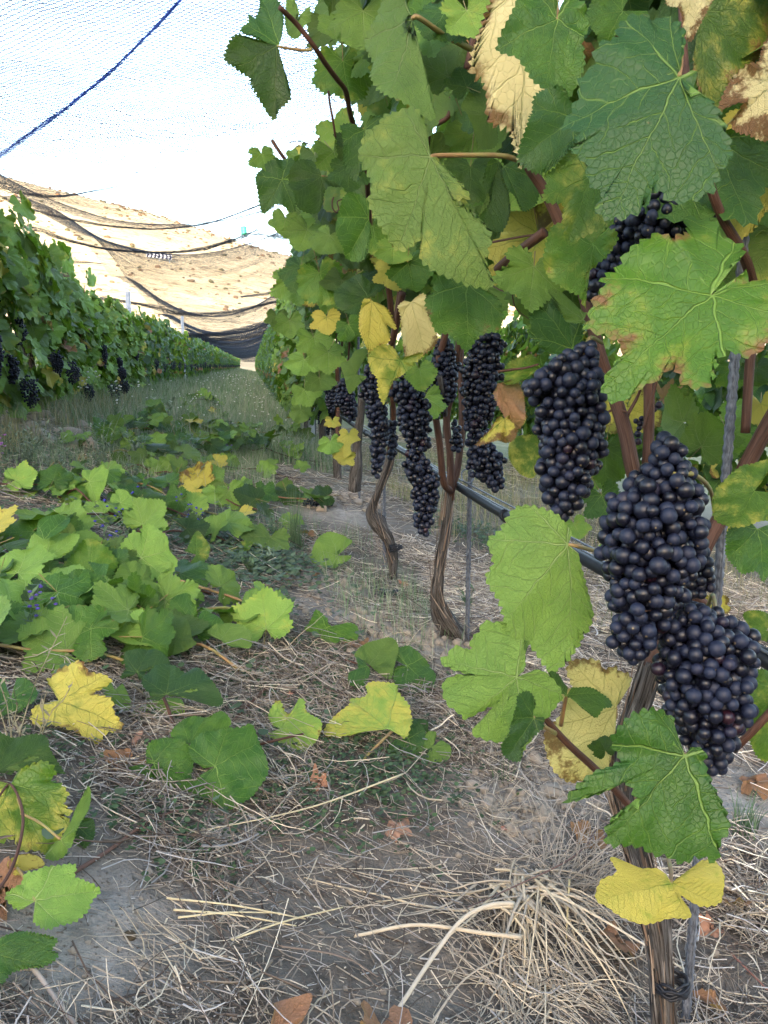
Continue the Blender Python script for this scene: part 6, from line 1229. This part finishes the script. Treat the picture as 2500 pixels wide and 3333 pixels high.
gl(t, o_, 'D1', (900, 985), [(920, 1000), (1050, 965), (1110, 1000, 1), (1150, 1050), (1205, 1015), (1130, 900, 1), (1060, 830), (1000, 860), (920, 812, 1), (840, 820), (770, 900, 1), (780, 960), (830, 1010), (780, 1010, 1), (860, 1020)], .075, UPT(0, .9), 'top', (0, 0, 1.0), dict(fold=.2, droop=.2), label='dark blue-green arched leaf')
gl(t, o_, 'D1', (738, 865), [(720, 880), (650, 895, 1), (680, 850), (670, 770, 1), (740, 740), (850, 742, 1), (915, 810), (800, 840), (780, 890, 1), (750, 900)], .06, UPT(0, 1.0), 'top', (0, 0, 1.0), dict(fold=.1))
gl(t, o_, 'D1', (950, 680), [(900, 660), (770, 640), (790, 560, 1), (870, 545), (940, 540, 1), (1010, 580), (1040, 680), (1062, 700, 1), (1010, 740), (900, 778, 1), (820, 740), (770, 700, 1), (900, 690)], .07, UPT(0, 1.1), 'top', (.05, 0, .7), dict(fold=.1, cupx=-.2), label='round dark green leaf facing up')
gl(t, o_, 'D1', (1190, 690), [(1160, 680), (1122, 650, 1), (1160, 610), (1260, 598, 1), (1340, 640), (1360, 700, 1), (1345, 742), (1260, 730, 1), (1210, 710, 1)], .05, UPT(0, .9), 'under', (.2, 0, .2), dict(fold=.1))
gl(t, o_, 'D1', (1060, 660), [(1035, 640), (1095, 535, 1), (1170, 560), (1220, 610, 1), (1150, 640), (1130, 690, 1), (1080, 700, 1)], .045, UPT(0, 1.0), 'top', (.05, 0, .4), dict(fold=.15))
gl(t, o_, 'D1', (1035, 585), [(1000, 590), (915, 540, 1), (930, 460), (1000, 430, 1), (1050, 480), (1062, 560, 1), (1050, 590, 1)], .06, UPT(0, 1.3), 'top', (.15, 0, .25), dict(fold=.2))
gl(t, o_, 'D1', (490, 630), [(520, 600), (600, 580), (640, 620, 1), (560, 690), (575, 750), (490, 800, 1), (420, 790), (380, 750), (340, 700), (280, 745, 1), (205, 740), (260, 660), (240, 550, 1), (330, 500), (480, 510), (560, 500, 1), (570, 560), (500, 600)], .08, UPT(0, 1.0), 'top', (.35, .45, .25), dict(fold=.1), label='broad leaf with yellow left lobe and brown specks')
gl(t, o_, 'D1', (850, 1020), [(900, 1000), (980, 1010, 1), (990, 1100), (900, 1130, 1), (790, 1135), (690, 1130, 1), (760, 1060), (820, 1010, 1)], .02, UPT(0, .7), 'under', (.0, 0, .4), dict(fold=.2))
gl(t, o_, 'D1', (640, 700), [(600, 640), (720, 545, 1), (800, 560), (790, 640, 1), (770, 740), (690, 690, 1)], .05, UPT(0, 1), 'under', (.1, 0, .4), dict(fold=.1))
gl(t, o_, 'D1', (620, 960), [(590, 900), (540, 940, 1), (650, 1080), (710, 1060, 1), (690, 980), (660, 920, 1)], .03, UPT(0, 1), 'under', (0, 0, .5), dict(fold=.2))
gl(t, o_, 'D1', (60, 1010), [(20, 900), (-60, 900, 1), (-80, 1080), (20, 1100, 1), (120, 1060), (200, 1000, 1), (170, 920), (90, 890, 1)], .04, UPT(0, 1), 'top', (0, 0, .8), dict(fold=.1))
t, o_ = shoot('pruned shoot with pale uplifted leaves further left', [(0, 1370, .03), (100, 1320, .04), (190, 1260, .05), (270, 1210, .05)], .0034)
for c, J, pts, dz, sd_, cl, lb in (('D1', (580, 500), [(560, 505), (470, 480), (445, 430, 1), (500, 385), (580, 385, 1), (640, 420), (645, 460, 1), (600, 505, 1)], .06, 'under', (.2, 0, .2), None),
    ('D1', (850, 490), [(800, 490), (740, 420, 1), (740, 385), (810, 378, 1), (880, 410), (900, 470, 1), (870, 500, 1)], .06, 'under', (.15, 0, .2), None),
    ('D1', (410, 405), [(380, 400), (355, 350, 1), (430, 312), (480, 310, 1), (560, 345), (560, 400, 1), (440, 410, 1)], .09, 'top', (.15, 0, .25), None),
    ('D1', (150, 455), [(100, 480), (0, 490, 1), (-40, 400), (60, 370, 1), (150, 360), (172, 400, 1), (165, 450, 1)], .07, 'under', (.15, 0, .25), None),
    ('D1', (235, 400), [(200, 440), (165, 400, 1), (200, 345), (280, 335, 1), (300, 370), (260, 400, 1)], .08, 'under', (.15, 0, .25), None),
    ('D1', (-30, 560), [(-60, 650), (60, 680, 1), (150, 600), (205, 530, 1), (120, 490), (0, 480, 1), (-80, 500, 1)], .06, 'top', (.05, 0, .4), None),
    ('D1', (250, 245), [(180, 260), (85, 270, 1), (130, 200), (190, 110, 1), (300, 110), (430, 140, 1), (400, 200), (300, 250, 1)], .09, 'under', (.15, 0, .25), 'wide pale underside'),
    ('D1', (240, 150), [(190, 120), (220, 50, 1), (280, 10), (360, 0, 1), (365, 80), (300, 130, 1)], .13, 'top', (.05, 0, .4), None),
    ('D1', (1060, 230), [(1000, 220), (1060, 95, 1), (1100, 130), (1135, 200, 1), (1100, 280), (1040, 330, 1), (1010, 300, 1)], .07, 'top', (.5, 0, .2), 'pale yellow-green leaf'),
    ('D1', (1320, 190), [(1290, 160), (1365, 160, 1), (1340, 210), (1290, 250, 1), (1240, 230), (1235, 190, 1)], .05, 'top', (.5, .3, .2), None),
    ('D1', (930, 290), [(880, 250), (870, 280, 1), (900, 300), (940, 310, 1), (945, 280, 1)], .05, 'top', (.85, .2, .2), None),
    ('D1', (470, 180), [(440, 130), (480, 120, 1), (475, 170), (450, 210), (380, 215, 1), (400, 180, 1)], .07, 'top', (.9, .4, .3), 'small yellow leaf'),
    ('D1', (110, 620), [(150, 600), (260, 560, 1), (270, 680), (200, 740, 1), (120, 700, 1)], .05, 'top', (.12, 0, .25), None),
    ('D1', (560, 410), [(590, 290), (520, 260), (470, 250, 1), (540, 330), (620, 380, 1), (600, 400, 1)], .07, 'top', (.12, 0, .25), None),
    ('D1', (640, 480), [(650, 450), (700, 440, 1), (745, 455), (730, 500, 1), (680, 500, 1)], .05, 'top', (.3, 0, .1), None)):
    gl(t, o_, c, J, pts, dz, UPT(0, 1.0 if sd_ == 'top' else .9), sd_, cl, dict(fold=.15), label=lb, teeth=34)
# centre leaves (D2)
t2 = thing('fallen_leaf', 'pair of joined leaf halves, green with yellow middle, before the second trunk', 'leaf', ground_hit(695, 1355))
gl(t2, np.array(t2.location), 'D2', (520, 625), [(480, 665), (400, 630), (440, 570), (462, 525, 1), (520, 565), (530, 610), (600, 610), (640, 590, 1), (690, 615), (680, 690, 1), (600, 690), (545, 720, 1), (490, 680), (495, 650, 1)], .03, UPT(0, .9), 'top', (.42, .2, .4), dict(fold=.1), name='blade')
t2 = thing('fallen_leaf', 'dark green leaf with yellow rim lying against the mound, right of the red dead leaf', 'leaf', ground_hit(730, 1198))
gl(t2, np.array(t2.location), 'D2', (580, 235), [(560, 225), (600, 200), (660, 160, 1), (600, 130), (530, 105, 1), (480, 125), (445, 190, 1), (440, 260), (540, 305, 1), (620, 270), (655, 235, 1), (610, 240)], .05, UPT(0, 1.2), 'top', (.25, .2, .5), dict(fold=.15), name='blade')
t, o_ = shoot('pruned twig with a round leaf and a pale-veined leaf, before the mound', [(745, 1425, .03), (790, 1438, .035), (850, 1450, .035), (960, 1500, .015)], .002)
gl(t, o_, 'D2', (955, 832), [(890, 800), (885, 750, 1), (970, 725), (1040, 790, 1), (1110, 870), (1090, 950, 1), (1040, 990), (940, 995, 1), (885, 930), (885, 850, 1), (930, 830)], .05, UPT(.1, 1.1), 'top', (.03, 0, .5), dict(fold=.15), label='round dark leaf')
gl(t, o_, 'D2', (750, 825), [(700, 800), (670, 770, 1), (740, 705), (860, 690, 1), (905, 740), (880, 850, 1), (860, 910, 1), (790, 860, 1)], .04, UPT(0, 1.0), 'under', (.08, 0, .3), dict(fold=.1))
gl(t, o_, 'D2', (740, 830), [(720, 800), (680, 795, 1), (690, 850), (640, 870, 1), (645, 930), (710, 940, 1), (750, 880, 1), (752, 840, 1)], .05, UPT(0, .9), 'top', (.0, 0, .8), dict(fold=.3))
t, o_ = shoot('pruned twig under a bright yellow-green leaf in the lower centre', [(848, 1578, .03), (820, 1605, .03), (785, 1640, .01)], .003, 'petiole')
gl(t, o_, 'D2', (850, 1172), [(900, 1190), (950, 1215, 1), (975, 1150), (980, 1120), (960, 1040), (900, 980), (895, 940, 1), (800, 900), (740, 910), (738, 975), (650, 990, 1), (645, 1030), (560, 1090, 1), (505, 1180), (600, 1200, 1), (740, 1180)], .055, UPT(0, .9), 'top', (.60, .38, .25), dict(fold=.1, cupx=-.1), label='bright yellow-green leaf with cream left margin')
gl(t, o_, 'D2', (960, 1220), [(900, 1200), (860, 1130, 1), (960, 1120), (985, 1110), (1050, 1180, 1), (1040, 1270), (1000, 1345, 1), (930, 1290), (900, 1345, 1), (855, 1270), (890, 1230, 1)], .03, UPT(0, .9), 'top', (.05, 0, .9), dict(fold=.1))
gl(t, o_, 'D2', (1060, 1200), [(1010, 1150), (985, 1110, 1), (1060, 1120), (1065, 1160, 1), (1060, 1200, 1), (1020, 1200, 1)], .025, UPT(0, .9), 'top', (.1, 0, .6), dict(fold=.1))
gl(t, o_, 'D2', (1090, 1270), [(1040, 1290), (1050, 1200, 1), (1110, 1190), (1100, 1260), (1140, 1230, 1), (1190, 1280), (1170, 1345, 1), (1090, 1350), (1040, 1330, 1)], .025, UPT(0, .9), 'under', (.3, 0, .2), dict(fold=.1))
t, o_ = shoot('broken twig lying on a pale mottled leaf, left of the yellow-green one', [(560, 1608, .03), (600, 1598, .045), (656, 1585, .045)], .0026)
gl(t, o_, 'D2', (268, 1170), [(240, 1160), (205, 1100, 1), (230, 1040), (270, 1020), (300, 1080), (350, 1070), (370, 1010), (400, 1020, 1), (410, 1080), (490, 1150, 1), (470, 1230), (410, 1290, 1), (330, 1300), (270, 1290), (250, 1240), (190, 1200, 1), (240, 1180)], .03, UPT(0, .9), 'under', (.5, .45, .25), dict(fold=.1), label='pale mottled leaf with brown veins')
# generic leafy shoots across the middle distance
SHO = [(110, 1375, 10), (270, 1390, -25), (40, 1450, 15), (430, 1360, 30), (190, 1330, -5), (-20, 1390, 40), (440, 880, 15), (40, 1290, 20), (150, 1270, -15), (250, 1290, 25), (360, 1300, -20), (60, 1080, 15), (150, 1100, -20), (20, 1180, 10), (120, 1190, 30), (330, 1120, -15), (430, 1130, 20), (500, 1110, -30), (560, 1090, 10), (260, 1060, 5), (380, 1050, -25), (330, 960, 20), (420, 950, -10), (500, 960, 30), (560, 990, -20), (600, 960, 15), (450, 905, -35), (400, 1000, 40), (280, 1000, -30), (520, 1030, 10), (200, 1140, 60), (60, 1250, -20), (440, 1190, 15), (330, 930, 80), (250, 960, -60), (470, 990, 60)]
AD = ['beneath the speckled leaf, left part', 'under the dark blue-green leaf', 'at the left edge behind the large yellow leaf', 'at the right front corner of the near prunings', 'between the speckled leaf and the blue flowers', 'poking in at the left edge, beside the speckled leaf', 'farthest up the path of all', 'left edge, behind the speckled leaf', 'left, behind the speckled leaf', 'over the front of the near prunings', 'right front of the near prunings, toward the mound', 'leftmost at the left edge', 'left, before the feathery weeds', 'at the left edge under the weeds', 'left, by the blue flowers', 'middle left behind the blue flowers', 'centre, behind the pale leaf', 'centre, near the yellow leaf', 'right of centre beside the tall grass', 'left, at the rear of the near heap', 'centre left with thin canes',
      'at the left end of the rear heap', 'on the front of the rear heap', 'in the middle of the rear heap', 'at the front right of the rear heap', 'at the right end of the rear heap', 'at the very back of the rear heap', 'crossing the silvery weed', 'left of the silvery weed', 'beside the single yellow leaf', 'near the first blue flowers', 'left edge, above the speckled leaf', 'beside the red dead leaves', 'pointing up behind the rear heap', 'left rear, by the woolly plant', 'deep in the rear heap']
for i, (u, v, ang) in enumerate(SHO):
    r0 = np.random.RandomState(700+i); P = ground_hit(u, v); a = R(ang)+(math.pi if r0.rand() < .4 else 0); L = r0.uniform(.35, .6); rear = v < 1010
    hh = .025+(.06 if rear and 300 < u < 620 else .01)*r0.rand()
    q = np.linspace(-.5, .5, 8); px = P[0]+np.cos(a)*q*L; py = P[1]+np.sin(a)*q*L; pz = gz(px, py, False)+hh*(1-(q*1.8)**2).clip(0)+.015+.01*r0.randn(8)
    t = thing('pruned_shoot', 'leafy pruned shoot on the path, '+AD[i], 'vine shoot', P, 'pruned shoots lying on the ground')
    W = np.stack([px, py, pz], -1); tube_obj('cane', W-P, .0032, M['cane' if r0.rand() < .5 else 'petiole'], t, 7, 20, .1)
    nl = 15 if v < 1010 else (9 if v < 1150 else 6)
    for k in range(nl):
        f = r0.uniform(0, 1); j = min(int(f*7), 6); p = W[j]+(W[j+1]-W[j])*(f*7-j)+np.array([r0.randn()*.05, r0.randn()*.04, r0.uniform(.0, .04)+(.06*r0.rand() if rear else 0)])
        nn = nrm([r0.randn()*.35, (-.55 if v < 1300 else -.3)+.35*r0.randn(), r0.uniform(.5, 1.2)]); c = r0.rand()
        p[2] = max(p[2], float(gz(p[0], p[1]))+.025)
        place_leaf(t, 'hi' if v > 1000 else 'mid', 'y' if c < .03 else ('l' if c < .3 else 'g'), p, nn if r0.rand() < .6 else -nn, [r0.randn(), r0.randn(), -.15+.4*r0.randn()], r0.uniform(.055, .092)*(1.12 if v > 1180 else 1), r0, origin=P)
# single yellow leaf on the rear straw
P = ground_hit(432, 1045, .04); t = thing('fallen_leaf', 'bright yellow leaf standing on the straw behind the near prunings', 'leaf', P); place_leaf(t, 'hi', 'y', P, [.1, -1, .6], [-.3, .2, .6], .10, np.random.RandomState(4), 'blade', P)
# dry fallen leaves
DL = [(585, 2255, .065, 'pink-brown lance-shaped dead leaf at the bottom edge, left one', (.40, .25, .20)), (860, 2285, .07, 'wide tan dead leaf at the bottom edge', (.34, .20, .135)), (690, 1243, .05, 'salmon dead leaf on the mound, left of the fallen grapes', (.42, .17, .12)), (665, 1160, .06, 'russet crumpled leaf beside the dark green yellow-rimmed leaf', (.22, .08, .06)),
      (775, 1395, .05, 'mauve-brown curled leaf above the round dark leaf', (.30, .20, .17)), (618, 1510, .03, 'pinkish leaf scrap by the pale mottled leaf', (.48, .26, .2)), (845, 1795, .035, 'tan leaf scrap in the clover, left', (.38, .22, .15)), (875, 1770, .03, 'tan leaf scrap in the clover, right', (.42, .26, .18)), (690, 1700, .03, 'small orange-tan leaf in the clover', (.40, .2, .12)),
      (430, 1230, .06, 'crumpled beige leaf at the front of the prunings', (.46, .34, .26)), (480, 1195, .05, 'dark red-brown crumpled leaf among the prunings', (.22, .08, .05)), (505, 1205, .04, 'red-brown scrap beside the crumpled one', (.30, .12, .08)), (350, 1230, .05, 'dark dead leaf under the blue flowers', (.20, .08, .05)), (655, 1155, .04, 'small dark red leaf scrap on the slope', (.25, .08, .06)),
      (590, 1225, .03, 'coral-red leaf scrap on the green weed', (.50, .14, .12)), (660, 1275, .03, 'beige curled leaf on the mound', (.46, .34, .25)), (15, 1960, .07, 'tan dead leaf under the nearest green leaf at the left', (.26, .17, .12)), (1340, 2040, .055, 'dark pink curled leaf on the straw left of the nearest trunk', (.28, .16, .15)), (1620, 1700, .06, 'brown rolled leaf at the right edge on grey soil', (.28, .13, .10)),
      (1275, 1810, .045, 'pale skeleton leaf beside the upright grey grass', (.50, .44, .38)), (1100, 1790, .03, 'salmon leaf scrap near the grey wisps', (.50, .26, .2)), (870, 1268, .03, 'orange leaf scrap right of the fallen grapes', (.45, .2, .12)), (370, 1590, .03, 'small orange-brown scrap left of the pale mottled leaf', (.38, .18, .11)), (290, 1620, .035, 'brown scrap under the large yellow leaf', (.35, .2, .14)), (560, 1440, .03, 'tan leaf sliver right of the arched leaf', (.42, .24, .17)),
      (1570, 2200, .05, 'brown leaf at the bottom edge right of the stake', (.42, .24, .18)), (1180, 1480, .05, 'dark purple-brown dead leaf under the large pale leaf', (.10, .04, .05)), (1600, 1960, .05, 'dark maroon crushed leaf right of the stake', (.10, .035, .05)), (700, 1590, .04, 'maroon shrivelled leaf left of the yellow-green one', (.12, .05, .06)), (1540, 2010, .03, 'orange-brown scrap behind the stake', (.40, .2, .12)), (280, 1660, .05, 'reddish crumbled leaves near the dead shoot', (.30, .14, .10)),
      (70, 1075, .06, 'red dead leaf among the left prunings', (.35, .12, .07)), (195, 995, .07, 'red-brown dead leaves on the rear left', (.35, .12, .07)), (570, 950, .05, 'brown dead leaves at the right end of the rear heap', (.25, .10, .07)), (300, 1010, .07, 'orange-red dead leaf before the rear heap', (.40, .14, .07))]
for i, (u, v, s, lb, c) in enumerate(DL):
    r0 = np.random.RandomState(820+i); P = ground_hit(u, v, .008); lance = 'lance' in lb or 'sliver' in lb
    pts = [(.05, 0), (.3, .25), (.34, .5), (.2, .8), (0, 1.15), (-.2, .8), (-.34, .5), (-.3, .25), (-.05, 0)] if (lance or r0.rand() < .35) else jit_outline(r0, 1.2)
    g = leaf_geo(pts, 16 if not lance else 12, 5, 3, .02 if not lance else .002, dict(fold=r0.uniform(.1, .5), droop=r0.uniform(-.2, .3), wave=.12, noise=.15, roll=r0.uniform(-1.2, .4), rollx=r0.uniform(-1.2, 1.2)), (0, 0, .5), 30+i)
    m = matrix([0, 0, s*.15], nrm([r0.randn()*.35, -.35+r0.randn()*.3, 1]), [r0.randn(), r0.randn() if i > 1 else 1.2, 0], s*.8)
    G = Geo(); big = s >= .04; G.merge(g, m, (lambda C: np.column_stack([0*C[:, 0], 0*C[:, 0]+2.0, 0*C[:, 0]+.37*(i % 3), C[:, 3]])) if big else (lambda C: np.tile([*c, 0.], (len(C), 1)))); me = G.mesh('dead_leaf', [M['leaf' if big else 'straw']])
    thing('dead_leaf', lb, 'dead leaf', P, 'dead leaves on the ground', me)
# fallen grapes
def fallen(u, v, L, r, label, seed, n=60):
    P = ground_hit(u, v, .008); t = thing('fallen_bunch', label, 'grapes', P); r0 = np.random.RandomState(seed)
    g = bunch_geo([(np.array([-L/2, 0, r*.4]), np.array([L/2, .01, r*.3]), r, r*.6)], .0065, 2, r0, n, .15); obj('berries', g.mesh('berries', [M['berry']]), t)
    tube_obj('stem', [[-L/2, 0, r*.6], [-L*.8, .01, r], [-L, .03, r*.4]], .0014, M['stem'], t, 6, 10)
fallen(842, 1287, .045, .018, 'small fallen grape cluster on the mound between the trunks', 1, 40)
fallen(690, 1093, .10, .028, 'fallen grape bunch lying beside the path behind the red leaf', 2, 70)
fallen(645, 1600-90, .02, .014, 'few dark fallen berries hidden in the clover', 3, 8)
fallen(1148, 1568-255, .02, .012, 'loose dark berries under the pale leaf', 4, 6)
fallen(405, 1500-125, .04, .02, 'berries tucked beneath the round dark green leaf', 5, 14)
IV, IF = ICO[3]; g = Geo(); g.add(IV*np.array([.008, .007, .006])*(1+.08*vnoise(IV*3))[:, None], IF); P = ground_hit(279, 2023, .005)
thing('pebble', 'round dark brown pebble on the bare grey patch', 'pebble', P, None, g.mesh('pebble', [mat_simple('dung', (.05, .035, .02), (.10, .075, .045), .8, 300, .2, .8)]))
# gnarled root before the prunings
t = thing('vine_root', 'pale twisted piece of old vine wood at the front of the prunings', 'wood', ground_hit(365, 1240)); O_ = np.array(t.location)
tube_obj('wood', [ground_hit(u, v, dz)-O_ for u, v, dz in ((300, 1205, .04), (340, 1225, .035), (368, 1240, .03), (375, 1262, .008))], 0, mat_bark('grey_wood', (.16, .12, .10), (.34, .28, .25), (.45, .4, .37)), t, 12, 30, .4, radii=[.006, .009, .012, .008])
